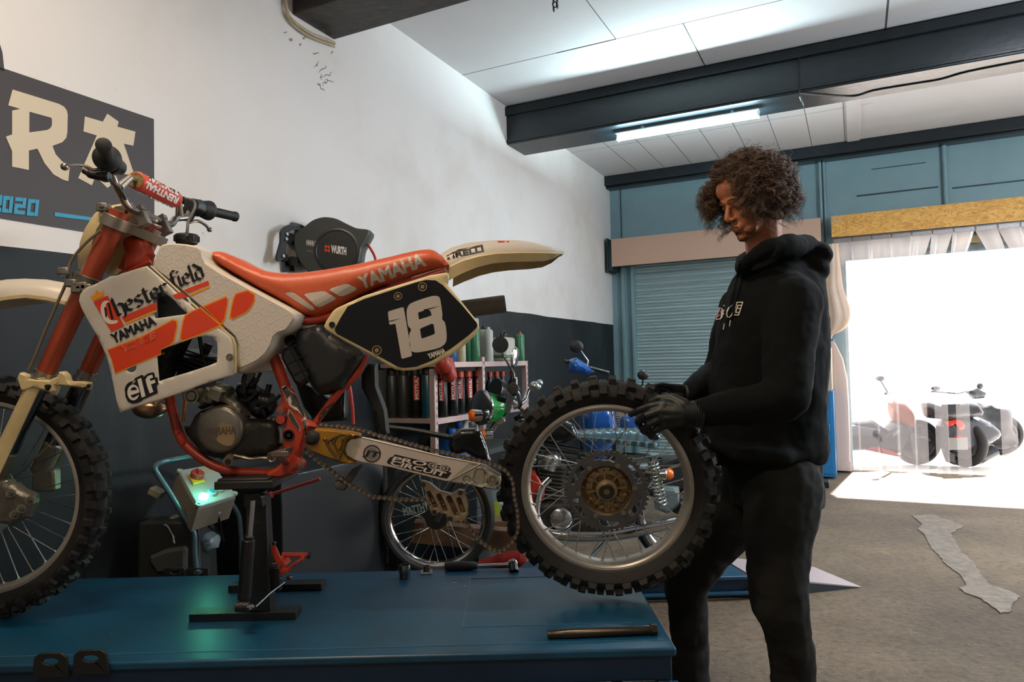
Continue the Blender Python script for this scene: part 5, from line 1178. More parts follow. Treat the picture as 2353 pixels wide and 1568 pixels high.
mb = MB(); mb.tube([at(*d3([(1015,1030)])[0],2.07), at(*d3([(1085,1032)])[0],2.07)], .002, 8); mb.tube([at(*d3([(1020,1148)])[0],2.07), at(*d3([(1110,1148)])[0],2.07)], .0028, 8)
mb.tube([at(*d3([(1130,1180)])[0],2.05), at(*d3([(1010,1270)])[0],1.98), at(*d3([(900,1375)])[0],1.93)], .002, 6); mb.build('linkage_rod', STEEL, std)
mb = MB(); mb.box(at(634,1330,2.07), (.03,.03,.07)); mb.build('pedal_bracket', BKM, std, bevel=.003)
# ================================================================== TOOLS ON THE LIFT
def item(mb, name, m, label, cat, **k): return center(tag(mb.build(name, m, **k), label, cat))
mb = MB(); p = onz(930,1330,ZD); mb.lathe(V((p.x,p.y,ZD)), (0,0,1), [(0,.0165),(.002,.0175),(.020,.0175),(.022,.0195),(.0445,.0195),(.046,.0185),(.046,.0145),(.030,.0125),(.030,.001)], 32)
item(mb, 'socket', mat('satin_socket','#5b6464',.25,.9), 'upright steel wrench socket on the far edge of the blue lift', 'socket', smooth=40)
t = thing('drive_adapter', 'square steel washer plate with a dark nut standing on it, left of the ratchet', 'nut and washer', onz(980,1318,ZD))
p = onz(980,1318,ZD); mb = MB(); mb.box((p.x,p.y,ZD+.004), (.040,.040,.007), Matrix.Rotation(.1,3,'Z')); mb.build('square_plate', STEEL, t, bevel=.001)
mb = MB(); mb.lathe(V((p.x+.002,p.y,ZD+.0075)), (0,0,1), [(0,.014),(.004,.012),(.016,.0125),(.018,.0115),(.018,.008),(.006,.007),(.006,.001)], 24); mb.build('dark_nut', DARK, t)
rt = thing('ratchet_wrench', 'chrome ratchet wrench with black grip lying on the far edge of the blue lift', 'ratchet', onz(1110,1318,ZD))
a = onz(1022,1312,ZD)+V((0,0,.015)); b = onz(1097,1312,ZD)+V((0,0,.015)); e = onz(1178,1312,ZD)+V((0,0,.019))
b = V((b.x,a.y,a.z)); e = V((e.x,a.y-.006,a.z+.004))
mb = MB(); mb.lathe(a, b-a, [(0,.009),(.003,.0135),(.03,.0155),(.06,.0165),((b-a).length-.006,.013),((b-a).length,.010)], 24); mb.build('grip', RUBB, rt)
mb = MB(); mb.tube([b, b+(e-b)*.75, e], [.0055,.0055,.010], 14); mb.lathe(e, (.1,-.75,.5), [(-.010,.012),(-.007,.0165),(.007,.0165),(.010,.012)], 28); mb.build('handle', CHROME, rt)
mb = MB(); mb.lathe(e+V((.001,-.006,.003)), (.1,-.6,-.5), [(0,.0155),(.012,.0165),(.034,.0165),(.035,.0125),(.024,.011),(.024,.001)], 28); mb.build('socket', mat('gunmetal_socket','#4a4d4f',.2,.9), rt)
ax_ = thing('axle_bolt', 'long greasy steel axle bolt lying near the front corner of the blue lift', 'bolt', onz(1380,1468,ZD))
a = onz(1258,1469,ZD); b = onz(1500,1462,ZD); r_ = .0118; a = V((a.x,a.y,ZD+r_)); b = V((b.x,a.y+.012,ZD+r_))
mb = MB(); u = (b-a).normalized(); mb.tube([a, a+u*.012, a+u*.045, a+u*.047, b], [.0095,.0105,.0105,r_,r_], 24)
AXM = mat('greasy_axle_steel','#4d443a',.3,.85,var=.5,vs=30); mb.build('shank', AXM, ax_)
mb = MB(); mb.tube([b, b+u*.012], .0155, 6); mb.tube([b-u*.004, b], .0165, 28); mb.build('hex_head', AXM, ax_)
# shavings on the deck
for i, (x, y) in enumerate([(1043,1341),(1068,1348),(1096,1345),(175,1377),(255,1458)]):
    p = onz(x, y, ZD+.001); mb = MB(); an = i*1.3; d = V((math.cos(an),math.sin(an)*.5,0))*.008
    mb.tube(smoothpath([p-d, p+V((0,.002,.002)), p+d], 4), .0006, 5); o = mb.build('metal_shaving', STEEL); tag(o, ['curled bright metal shaving left of the plate joint on the blue deck','bright metal shaving just left of the deck plate corner','bright metal shaving inside the deck plate corner','bright speck of swarf on the deck behind the front tyre','bright speck of swarf on the deck near the front edge'][i], 'metal shaving')
# ================================================================== LIFT CONTROL UNIT
cu = thing('lift_control_unit', 'tubular grey handle frame with sloping control box and glowing green button behind the lift', 'control unit', at(450,1440,2.75).xyz*1)
CYY = 2.70
TUB = mat('blue_grey_tube', '#56727c', .3, .5)
mb = MB(); pts = d3([(425,1090),(415,1000),(408,900),(405,800),(380,740),(330,660),(220,480),(110,310),(92,265),(110,235),(200,205),(400,170),(440,175),(490,205),(530,270)]); mb.tube(smoothpath([at(*p, CYY+(0 if i < 9 else .06*(i-8))) for i, p in enumerate(pts)], 5), .0105, 14)
mb.build('handle_frame', TUB, cu)
mb = MB(); pts = d3([(700,540),(740,600),(768,670),(780,800),(784,880),(784,1080)]); mb.tube(smoothpath([at(*p, CYY+.42) for p in pts], 5), .0115, 14); mb.build('handle_frame', TUB, cu)
# box: sloping lid
q4 = lambda l, Ys: [at(*p, Y) for p, Y in zip(d3(l), Ys)]
lid = q4([(270,300),(548,250),(740,500),(430,600)], (2.82,2.96,2.80,2.64))
GREYB = mat('grey_control_box', '#9b9a90', .45, var=.3, vs=8); LIDM = mat('grey_lid', '#8b9490', .4)
nl = (lid[1]-lid[0]).cross(lid[3]-lid[0]).normalized()
if nl.y > 0: nl = -nl
mb = MB(); mb.hexa([p-nl*.10 for p in lid], lid); mb.build('control_box', mat('box_side','#7d7364',.55,var=.3,vs=5), cu, bevel=.004)
lidc = (lid[0]+lid[1]+lid[2]+lid[3])/4
mb = MB(); mb.hexa([p+(lidc-p)*.0+nl*.001 for p in lid], [p+(lidc-p)*.03+nl*.012 for p in lid])
lido = mb.build('lid', LIDM, cu, bevel=.003)
def lp(a, b, h=.012): # bilinear point on the lid
    return lid[0]*(1-a)*(1-b)+lid[1]*a*(1-b)+lid[2]*a*b+lid[3]*(1-a)*b + nl*h
for a_, b_ in ((.03,.04),(.03,.95),(.97,.95)):
    mb = MB(); mb.lathe(lp(a_,b_,.008), nl, [(0,.012),(.008,.012),(.008,.006),(.005,.005),(.005,.001)], 20); mb.build('lid_screw', GREYB, lido)
yu = (lid[1]-lid[0]).normalized(); yv = (lid[3]-lid[0]).normalized()
mb = MB(); k = lp(.30,.36); mb.hexa([k+yu*sx*.028+yv*sy*.034 for sx, sy in ((-1,-1),(1,-1),(1,1),(-1,1))],[k+nl*.012+yu*sx*.028+yv*sy*.034 for sx, sy in ((-1,-1),(1,-1),(1,1),(-1,1))]); ys = mb.build('yellow_switch_plate', mat('switch_yellow','#b59a2a',.45), cu, bevel=.004)
mb = MB(); mb.lathe(k+nl*.010+yv*-.006, nl, [(0,.026),(.020,.026),(.024,.023),(.024,.001)], 32); mb.hexa([k+nl*.03+yu*.006*sx+(yv*.018*sy)-yv*.006 for sx, sy in ((-1,-1),(1,-1),(1,1),(-1,1))],[k+nl*.042+yu*.004*sx+(yv*.018*sy)-yv*.006 for sx, sy in ((-1,-1),(1,-1),(1,1),(-1,1))]); mb.build('rotary_switch', mat('switch_red','#8c2f26',.4), ys, bevel=.002)
BT = [lp(.215,.83), lp(.44,.80), lp(.66,.77)]
for i, b_ in enumerate(BT):
    mb = MB(); mb.lathe(b_, nl, [(0,.018),(.012,.018),(.014,.016),(.014,.001)], 28); o = mb.build('button_bezel', GREYB if i else mat('green_lit_button','#bff5d8',.3,emit='#5dffc0',es=12), cu)
    if i: mb = MB(); mb.lathe(b_+nl*.013, nl, [(0,.0125),(.004,.012),(.005,.001)], 24); mb.build('push_button', mat('blue_button','#2f6b8c',.35), o)
    else: o['label'] = 'glowing green indicator button'
gl = lamp('button_light', 'POINT', BT[0]+nl*.06, .4, (.15,1,.62)); gl.data.shadow_soft_size = .015
mb = MB(); ka = lp(.52,.12,.013); text_mesh(mb, '==== == ===', ka-yu*.01, yu, -yv, .008, .1); text_mesh(mb, '=== ======', ka+yv*.018-yu*.01, yu, -yv, .008, .1); text_mesh(mb, '== == ====', ka+yv*.036-yu*.01, yu, -yv, .008, .09); mb.build('warning_print', mat('yellow_print','#a8a23c',.5), lido)
for i, p in enumerate(d3([(455,660),(525,635),(592,608)])):
    mb = MB(); q = at(*p, 2.76); mb.tube([q+V((-.004,0,.035)), q+V((.0,0,-.012))], [.017,.012], 12); mb.build('cable_gland', GREYB, cu)
    mb = MB(); e_ = d3([(600,790),(625,820),(640,850)])[i]; m_ = d3([(520,730),(570,720),(610,700)])[i]; mb.tube(smoothpath([q, at(*m_,2.78), at(*e_,2.85)],6), .004, 8); mb.build('cable', BLK, cu)
mb = MB(); mb.box(at(*d3([(105,460)])[0],2.82), (.05,.05,.03), Matrix.Rotation(.5,3,'Y')); mb.build('cable_socket', mat('box_side','#7d7364'), cu, bevel=.004); mb = MB(); mb.box(at(*d3([(270,700)])[0],2.9), (.06,.05,.035), Matrix.Rotation(.5,3,'Y')); mb.build('cable_socket', mat('box_side','#7d7364'), cu, bevel=.004)
mb = MB(); puff(mb, d3([(410,790),(470,775),(540,780),(590,800),(602,850),(600,900),(540,925),(430,950),(400,940)]), 2.9, .06, .03, step=.02); mb.build('motor_cover', mat('grey_paint_cover','#68777a',.4), cu)
mb = MB(); puff(mb, d3([(80,940),(220,880),(400,850),(400,1090),(140,1100),(70,1000)]), 2.85, .05, .02, step=.02); mb.build('pump_body', mat('dusty_dark_body','#3f4340',.6), cu)
mb = MB(); mb.tube(smoothpath([at(*p,2.72) for p in d3([(165,722),(190,730),(215,770),(235,810),(240,850),(250,868)])],5), .004, 8); mb.build('release_lever', STEEL, cu)
mb = MB(); b0 = at(410,1318,2.86); mb.hexa([V((b0.x-.15,2.80,.0)),V((b0.x+.12,2.80,0)),V((b0.x+.12,3.0,0)),V((b0.x-.15,3.0,0))],[V((b0.x-.14,2.82,.62)),V((b0.x+.1,2.82,.62)),V((b0.x+.1,2.98,.62)),V((b0.x-.14,2.98,.62))]); mb.build('base_housing', mat('dusty_darker_body','#1d2120',.6,var=.4,vs=8), cu, bevel=.01)
# ================================================================== HOSE REEL
HRM = mat('dark_grey_reel', '#2b3436', .42, var=.15, vs=10)
def rl(x, y, off): return onwall(*d1([(x,y)])[0], off)
hr = thing('hose_reel', 'dark grey round hose reel on a wall bracket above the orange seat', 'hose reel', onwall(750,560,.1))
TC = V((0,-1,0)); YR_ = onwall(*d1([(880,250)])[0], .24).y
def rq2(x, y, off): return at(*d1([(x,y)])[0], YR_-(off-.27))
ow = .26
mb = MB(); out = sm2([(700,130),(760,85),(830,64),(900,72),(960,100),(1030,132),(1110,145),(1085,205),(1060,255),(1052,300),(1040,345),(980,400),(900,420),(760,410),(700,360),(665,300),(650,230),(648,160),(660,120)],3)
rs = []
for off, k in ((.10,.90),(.12,.97),(.14,1.0),(.25,1.0),(.262,.985),(.268,.96)):
    r = [rq2(x,y,.20) for x,y in out]; c = sum(r, V((0,0,0)))/len(r); rs.append([c+(p-c)*k+TC*(off-.20) for p in r])
mb.rings(rs); case = mb.build('reel_case', HRM, hr, smooth=40)
mb = MB(); cc = rq2(893,258,.268); mb.lathe(cc, TC, [(-.002,.120),(.004,.120),(.006,.112),(.006,.108),(.002,.105),(.002,.001)], 48); mb.build('round_badge', mat('black_badge','#1a1e21',.35), case)
tr = bvh(case)
def onp(pts, off): return [rq2(x,y,off) for x,y in pts]
mb = MB(); a = rq2(858,268,.273); b = rq2(952,283,.273); text_mesh(mb, 'WURTH', a, b-a, (0,0,1), .040, (b-a).length, off=.05)
mb.build('lettering', mat('white_lettering','#e0dcd8'), case)
mb = MB(); c_ = rq2(835,245,.273); u = (b-a).normalized(); z_ = V((0,0,1))
for s in (-1, 1):
    mb.prism([[c_+u*x*.00045+z_*y*.00055*s for x, y in ((-32,4),(-8,4),(-8,14),(8,14),(8,4),(32,4),(32,22),(18,34),(8,34),(8,24),(-8,24),(-8,34),(-18,34),(-32,22))]], TC*.001)
mb.build('red_emblem', mat('emblem_red','#cf3a2c',.4), case)
mb = MB(); a2 = rq2(706,222,.27); b2 = rq2(775,232,.27)
text_mesh(mb, 'HHHH II', a2, b2-a2, z_, .028, (b2-a2).length*.9, off=.05); text_mesh(mb, '---- II', a2-z_*.035, b2-a2, z_, .014, (b2-a2).length*.9)
mb.build('label_print', mat('grey_print','#b9b6b0'), case)
mb = MB(); fr_ = sm2([(645,80),(700,95),(725,115),(700,130),(650,125),(610,160),(605,280),(600,300),(560,320),(550,290),(575,200),(575,140),(600,105),(640,90)],2)
rs = [[rl(x,y,.10) + BD*(o_-.10) for x,y in fr_] for o_ in (.06,.075)]; mb.rings(rs)
mb.tube([rl(575,300,.0), rl(575,300,.08)], .02, 8); mb.build('wall_bracket', mat('black_bracket','#15181a',.45), hr, smooth=30)
mb = MB(); mb.add([rl(x,y,o_) for o_ in (.004,.012) for x,y in ((548,300),(625,310),(635,385),(560,390))], [(0,1,2,3),(7,6,5,4),(0,4,5,1),(1,5,6,2),(2,6,7,3),(3,7,4,0)]); mb.tube([rl(620,320,.05), rq2(668,330,.13)], .025, 12); mb.tube([rl(600,180,.02), rq2(672,190,.13)], .028, 12); mb.build('bracket_arm', mat('black_bracket','#15181a'), hr)
for p in ((592,155),(588,185),(570,290)): mb = MB(); mb.lathe(rl(p[0],p[1],.085), BD, [(-.01,.009),(0,.009),(.001,.001)], 12); mb.build('bracket_bolt', STEEL, hr)
mb = MB(); mb.tube(smoothpath([rq2(x,y,.2) for x,y in ((1080,215),(1100,245),(1120,280),(1130,310),(1130,340),(1110,370))],5), .007, 10); mb.build('red_hose', mat('red_hose','#b5352a',.4), hr)
# ================================================================== WALL SIGN
SGN = mat('grey_sign_vinyl', '#3c383b', .6); TANL = mat('sand_sign_letter', '#c9bda8', .7); CYN = mat('cyan_sign_letter', '#2d8fb5', .6)
def wpoly(mb, pts, off, th=.0015):
    mb.prism([[onwall(x,y,off) for x,y in l] for l in pts], BD*th); return mb
c1 = crop(0,100,3.92)
sg = thing('wall_sign', 'dark grey sign with sand-coloured letters painted high on the white wall', 'sign', onwall(200,520,0))
mb = MB(); hw = 1.9
tl = onwall(9,161,0); trr = onwall(353,274,0)
z1 = trr.z; z0 = onwall(181,531.5,0).z; sr = (trr-C0).dot(W); mb.add([rm(s_,b_,z_) for b_ in (.0005,.002) for s_, z_ in ((sr,z0),(sr,z1),(-9.2,z1),(-9.2,z0))], [(3,2,1,0),(4,5,6,7),(0,1,5,4),(1,2,6,5),(2,3,7,6),(3,0,4,7)])
s9 = (onwall(9,161,0)-C0).dot(W); R_ = .9
arc_ = [rm(s9-.0+R_*(math.cos(a)-1), .0005, z1+.0+R_*.55*math.sin(a)) for a in [PI*.5*k/14*1.0 for k in range(15)]]
arc_ += [rm(s9-R_, .0005, z1-.01), rm(s9,.0005,z1-.01)]
mb.prism([arc_], BD*.0015); mb.build('sign_panel', SGN, sg, smooth=0)
Rl = c1([(112,415),(530,545),(575,570),(600,605),(608,640),(605,800),(595,850),(560,890),(470,923),(500,1000),(560,1065),(627,1105),(613,1243),(560,1225),(480,1180),(400,1080),(335,948),(258,965),(258,1140),(108,1110),(108,972),(50,840),(108,820),(108,605),(180,590),(73,558)])
Rh = c1([(263,615),(460,670),(466,685),(466,740),(450,765),(425,780),(262,802)])
Al = c1([(763,658),(925,705),(965,633),(1067,705),(1055,750),(1218,795),(1200,922),(1113,903),(1210,1190),(1060,1170),(1025,1260),(965,1302),(900,1240),(935,1180),(880,1150),(825,1280),(703,1213),(870,830),(750,793)])
Ah = c1([(985,930),(1005,980),(1040,1080),(930,1090)])
mb = MB(); wpoly(mb, [Rl, Rh], .0025); wpoly(mb, [Al], .0025); mb.build('sign_letter', TANL, sg, smooth=0)
mb = MB()
wpoly(mb, [c1([(0,1372),(40,1385),(60,1390),(95,1395),(110,1405),(128,1405),(122,1395)])], .003)
mb = MB()
def seg7(mb, x0, y0, w, h, on, sk=-8, t=34, tx=30):
    def P(x, y): return (x0+x+ (h-y)*.10, y0-y*0 + y + x*.09)
    q = {'t':[(0,0),(w,0),(w,t),(0,t)],'m':[(0,h/2-t/2),(w,h/2-t/2),(w,h/2+t/2),(0,h/2+t/2)],'b':[(0,h-t),(w,h-t),(w,h),(0,h)],'lt':[(0,0),(tx,0),(tx,h/2),(0,h/2)],'lb':[(0,h/2),(tx,h/2),(tx,h),(0,h)],'rt':[(w-tx,0),(w,0),(w,h/2),(w-tx,h/2)],'rb':[(w-tx,h/2),(w,h/2),(w,h),(w-tx,h)]}
    for i_, k in enumerate(on): wpoly(mb, [c1([P(x,y) for x,y in q[k]])], .003+.0003*i_)
seg7(mb, -75, 1360, 82, 150, ('t','m','b','rt','lb')); seg7(mb, 15, 1372, 90, 150, ('t','b','lt','lb','rt','rb')); seg7(mb, 122, 1385, 100, 150, ('t','m','b','rt','lb')); seg7(mb, 238, 1400, 100, 150, ('t','b','lt','lb','rt','rb'))
wpoly(mb, [[(126,488),(300,512),(300,519),(125,497)]], .003)
mb.build('cyan_numeral', CYN, sg, smooth=0)
# ================================================================== FLUORESCENT LAMP, HOOKS, CABLES
def ons(px, py, s): return hit(px, py, W, C0.dot(W)+s)
SL = -2.73; la = ons(1420,316,SL); lb_ = ons(1742,264,SL); zl = (la.z+lb_.z)/2
b0, b1 = (la-C0).dot(BD), (lb_-C0).dot(BD)
fl = thing('tube_light', 'glowing fluorescent batten hung under the black ceiling beam', 'lamp', rm(SL,(b0+b1)/2,zl))
mb = MB(); roombox(mb, SL-.040, SL+.040, b0-.01, b1+.01, zl+.022, zl+.036); mb.build('housing', mat('white_enamel','#b9cfd4',.4), fl, bevel=.004)
mb = MB(); roombox(mb, SL-.028, SL+.028, b0, b1, zl-.022, zl+.022); mb.build('diffuser', mat('lit_diffuser','#ffffff',.5,emit='#bff0ff',es=6), fl, bevel=.010, bseg=4)
for bb_ in (b0, b1): mb = MB(); roombox(mb, SL-.031, SL+.031, bb_-.008, bb_+.008, zl-.025, zl+.028); mb.build('end_cap', mat('white_enamel','#b9cfd4'), fl, bevel=.006)
for bb_ in (b0+.2,b1-.2): mb = MB(); roombox(mb, SL-.01, SL+.01, bb_, bb_+.02, zl+.046, 3.149); mb.build('mounting_strap', mat('white_enamel','#b9cfd4'), fl)
lamp('tube_lamp', 'AREA', rm(SL,(b0+b1)/2,zl-.05), 80, (.70,.94,1), (0,0,-1), shape='RECTANGLE', size=(b1-b0), size_y=.07).rotation_quaternion = Matrix((BD, -W, V((0,0,1)))).transposed().to_quaternion()
mb = MB(); k0 = hit(1272,12,V((0,0,1)),3.36)
for i in range(5): c_ = k0+V((.006*(i%2),0,.025*i-.02)); mb.tube([c_+V((.012*math.cos(a)*(1 if i%2 else .3),.012*math.cos(a)*(.3 if i%2 else 1),.019*math.sin(a))) for a in [2*PI*k/16 for k in range(16)]], .0035, 8, loop=True)
for i in range(3): c_ = k0+V((.022,0,.03*i)); mb.tube([c_+V((.004*math.cos(a),.014*math.cos(a),.019*math.sin(a))) for a in [2*PI*k/16 for k in range(16)]], .0035, 8, loop=True)
mb.tube([k0+V((0,0,.09)), V((k0.x,k0.y,3.49))], .004, 8)
tag(mb.build('hanging_chain', mat('black_bracket','#15181a')), 'short loop of dark chain hanging from the ceiling', 'chain')
mb = MB(); q = ons(1838,222,-2.87); mb.tube(smoothpath([q, q+V((.01,0,-.03)), q+V((.02,0,-.045)), q+V((.025,0,-.07)), q+V((.02,-.01,-.085))],5), .006, 8); tag(mb.build('ceiling_hook', STEEL), 'bent steel hook on the lower edge of the second black beam', 'hook')
mb = MB(); cp_ = [(1835,130),(1840,222),(1953,222),(2010,208),(2100,193),(2160,183),(2225,165),(2353,140)]
pts = [hit(x,y,V((0,0,1)),3.143) for x,y in cp_[2:]]; mb.tube(smoothpath([ons(1835,130,-2.868), ons(1838,215,-2.868)],2), .006, 8); mb.tube(smoothpath([ons(1838,215,-2.868)]+pts, 6), .005, 8); tag(mb.build('electric_cable', BLK), 'thin black cable clipped along the underside of the middle beam', 'cable')
mb = MB(); ps = [onwall(x,y,.02) for x,y in ((655,-30),(658,20),(668,42),(690,62),(720,80),(760,95),(769,100))]; mb.tube(smoothpath(ps,6), .010, 10); mb.tube([p+V((0,0,-.02)) for p in smoothpath(ps,6)], .006, 8); tag(mb.build('wall_conduit', mat('cream_conduit','#b7a88c',.6,var=.4,vs=20)), 'cream painted conduit bending round the end of the nearest beam', 'conduit')

# old scuffs and scratches in the plaster near the first beam
rq = random.Random(4); SCF = mat('scuffed_plaster', '#8a8073', .9)
for i, (x, y, L_, a) in enumerate([(728,150,26,1.9),(742,158,34,2.1),(752,172,30,2.4),(738,178,22,1.6),(748,190,26,2.0),(741,203,24,1.2),(758,186,20,2.9),(733,195,14,1.1),(690,102,14,1.5),(700,88,10,.6),(725,122,16,.3),(762,120,10,1.5),(668,92,16,1.2),(655,75,14,1.9)]):
    mb = MB(); P_ = []
    for k in range(7): t = k/6-.5; P_.append(onwall(x+L_*t*math.cos(a)+rq.uniform(-2,2), y+L_*t*math.sin(a)*.6+rq.uniform(-2,2)+3*math.sin(k), .0012))
    mb.tube(smoothpath(P_,3), [.0010+.0014*math.sin(k/18*PI) for k in range(19)], 5); st(mb.build('wall_left_scuff', SCF))
# ================================================================== SHELF UNIT AGAINST THE LEFT WALL
# shelves run along the wall; front posts seen at x~1000 (near) / 1105 / 1210
def ww(px, py, off): return onwall(px, py, off)
SHM = mat('pinkish_galvanised', '#b5a09e', .45, .3, var=.2, vs=10); SHD = mat('dull_galvanised', '#5f6562', .45, .5)
su = thing('shelf_unit', 'grey metal storage shelving against the dark wall, stocked with cans and bottles', 'shelving', onwall(1050,1300,.2))
DEP = .42   # depth from the wall
# corner posts measured in the photo (front plane = DEP from wall)
s_near = (ww(1003,960,DEP)-C0).dot(W); s_mid = (ww(1112,880,DEP)-C0).dot(W); s_far = (ww(1211,860,DEP)-C0).dot(W)
zs = [ww(1112,830,DEP).z, ww(1160,948,DEP).z]
ztopA = ww(1112,831,DEP).z; zmidA = (ww(1043,957,DEP).z)
ZSH = [ .12, zmidA-.0, ztopA ]
def post(s, b, z1):
    mb = MB(); roombox(mb, s-.018, s+.018, b-.003, b, 0, z1); roombox(mb, s-.018, s-.015, b-.035, b, 0, z1)
    return mb.build('post', SHM if b > .2 else SHD, su, bevel=.0005)
for s, z in ((s_near, ww(1000,848,DEP).z), (s_mid, ztopA+.03), (s_far, ztopA)):
    post(s, DEP, z); post(s, .04, z)
    mb = MB(); k = .1
    while k < z-.03: roombox(mb, s+.003, s+.010, DEP, DEP+.0008, k, k+.018); k += .045
    mb.build('slot_row', INK, su, smooth=0)
for z, s0, s1 in ((ZSH[1], s_near, s_far), (ZSH[2], s_near, s_far), (ZSH[0], s_near, s_far)):
    mb = MB(); roombox(mb, s0, s1, .01, DEP-.004, z-.03, z-.002); roombox(mb, s0, s1, DEP-.004, DEP, z-.035, z)
    mb.build('shelf_board', SHM, su, bevel=.001)
# wooden near side unit (boxes of cans left of the near post): second bay seen end-on
CAN_T = mat('can_black','#15191b',.28,.3); CAN_G = mat('can_green','#2e6b4a',.35); CAN_W = mat('can_white','#a3a7a0',.4); CAPR = mat('cap_red','#a8331f',.4); CAPB = mat('cap_black','#121414',.5); LABR = mat('label_red','#b83a26',.45); LABB = mat('can_teal','#173f4c',.3)
def can(name, s, b, z, r, h, body, cap, caph, label, cat, group=None, motul=False, face=None, shoulder=True, text_m=None):
    c = rm(s, b, z); t = thing(name, label, cat, c, group)
    mb = MB(); pr = [(0,r*.95),(.004,r),(h,r)]+([(h+r*.35,r*.72),(h+r*.4,r*.5)] if shoulder else [(h+.003,r*.94)])+[(h+r*.42,.001)]
    mb.lathe(c, (0,0,1), pr, 24); mb.build('body', body, t, smooth=40)
    z2 = c+V((0,0,h+(r*.3 if shoulder else 0))); rc = r*.86 if caph > .03 else r*.4
    mb = MB(); mb.lathe(z2, (0,0,1), [(0,rc),(caph*.8,rc),(caph,rc*.85),(caph,.001)], 20); mb.build('cap', cap, t, smooth=40)
    if motul:
        d = (V((0,0,0))-c); d.z = 0; d.normalize(); a0 = math.atan2(d.y,d.x)+(face or 0); nrm = V((math.cos(a0),math.sin(a0),0)); w_ = r*.9
        mb = MB(); n_ = 6; ring = lambda zz, rr: [c+V((rr*math.cos(a0+(k/n_-.5)*.95),rr*math.sin(a0+(k/n_-.5)*.95),zz)) for k in range(n_+1)]
        rs = [ring(h*.42,r+.0006), ring(h*.97,r+.0006)]; mb.rings(rs, closed=False, caps=False); o = mb.build('label_band', LABR, t)
        mb = MB(); tang = V((-nrm.y,nrm.x,0)); text_mesh(mb, 'MOTUL', c+nrm*(r+.002)+tang*(-r*-.22)+V((0,0,h*.44)), (0,0,1), -tang*1, r*.52, h*.50, off=.03); mb.build('lettering', mat('white_lettering','#e0dcd8'), o)
    return t
def swall(px, off): p = onwall(px, 900, off); return (p-C0).dot(W)
zt, zm = ZSH[2], ZSH[1]
# top shelf: degreaser cans
tops = [(1040,'can_blue',.20,.045,.13,mat('can_blue','#1f5aa0',.35),CAPB,.02,'blue tin at the left end of the top shelf'),
 (1062,'spray_can',.33,.030,.20,mat('can_cream','#a39a82',.4),CAPB,.02,'cream ribbed bottle on the top shelf beside the blue tin'),
 (1079,'spray_can',.24,.030,.24,CAN_G,CAN_W,.05,'green-and-white spray can on the top shelf, second left of the middle post'),
 (1094,'spray_can',.37,.033,.26,CAN_G,CAN_W,.05,'tall green-and-white spray can just left of the middle shelf post'),
 (1115,'spray_can',.30,.035,.24,CAN_W,CAPB,.03,'grey spray can just behind the middle shelf post'),
 (1125,'spray_can',.34,.033,.24,CAN_W,CAN_W,.02,'white spray can just right of the middle shelf post'),
 (1197,'spray_can',.34,.036,.22,CAN_G,CAPR,.02,'green-and-white spray can with red nozzle at the right end of the top shelf')]
for px, nm, off, r, h, bd, cp, ch_, lb in tops:
    can('spray_can' if 'tin' not in lb else 'paint_tin', swall(px,off), off, zt, r, h*.9, bd, cp, ch_, lb, 'can')
t = thing('plastic_jug', 'white and green plastic jug with black cap on the top shelf behind the round mirror', 'jug', onwall(1160,830,.3))
c = rm(swall(1160,.30), .30, zt); mb = MB(); R3 = Matrix((W,BD,V((0,0,1)))).transposed(); mb.box(c+V((0,0,.09)), (.17,.12,.18), R3); mb.build('body', mat('jug_white','#a9a79c',.45), t, bevel=.02); mb = MB(); mb.cyl(c+V((0,0,.18)), c+V((0,0,.21)), .025); mb.torus(c+V((0,0,.2)), BD, .03, .008, 20, 8); mb.build('cap', CAPB, t); mb = MB(); mb.box(c+V((0,0,.035)), (.172,.122,.06), R3); mb.build('green_band', CAN_G, t, bevel=.02)
# middle shelf: row of cans with red caps (along the front) + near end cans
row = [(1016,.36,.034,'black spray can with red cap just right of the near shelf post'),(1040,.37,.036,'second red-capped black spray can from the near shelf post'),(1056,.34,.036,'red-capped spray can facing out in the middle of the middle shelf'),(1074,.33,.037,'grey-sided red-capped can right of the middle of the middle shelf'),(1097,.34,.036,'last red-capped black spray can before the middle shelf post')]
for i, (px, off, r, lb) in enumerate(row):
    can('spray_can', swall(px,off), off, zm, r, .235, CAN_T, CAPR, .045, lb, 'can', None, True, (-.2,.1,.1,.6,.2)[i], False)
row2 = [(940,.10,'dark unlabelled can at the left end of the middle shelf'),(957,.16,'dark can with grey label second from the left on the middle shelf'),(975,.22,'black can with upright red label left of the near shelf post'),(988,.30,'dark teal can just left of the near shelf post')]
for i, (px, off, lb) in enumerate(row2):
    s = s_near+.06+.0*i; c_ = rm(s_near+.07, off-.02+.01*i, zm)
    can('oil_can', s_near+.06, .06+.088*i, zm, .040, .26, (mat('can_dark_grey','#2b2e2e',.4),mat('can_dark_grey','#2b2e2e'),CAN_T,LABB)[i], CAPB, .05, lb, 'can', None, i == 2, .1, False)
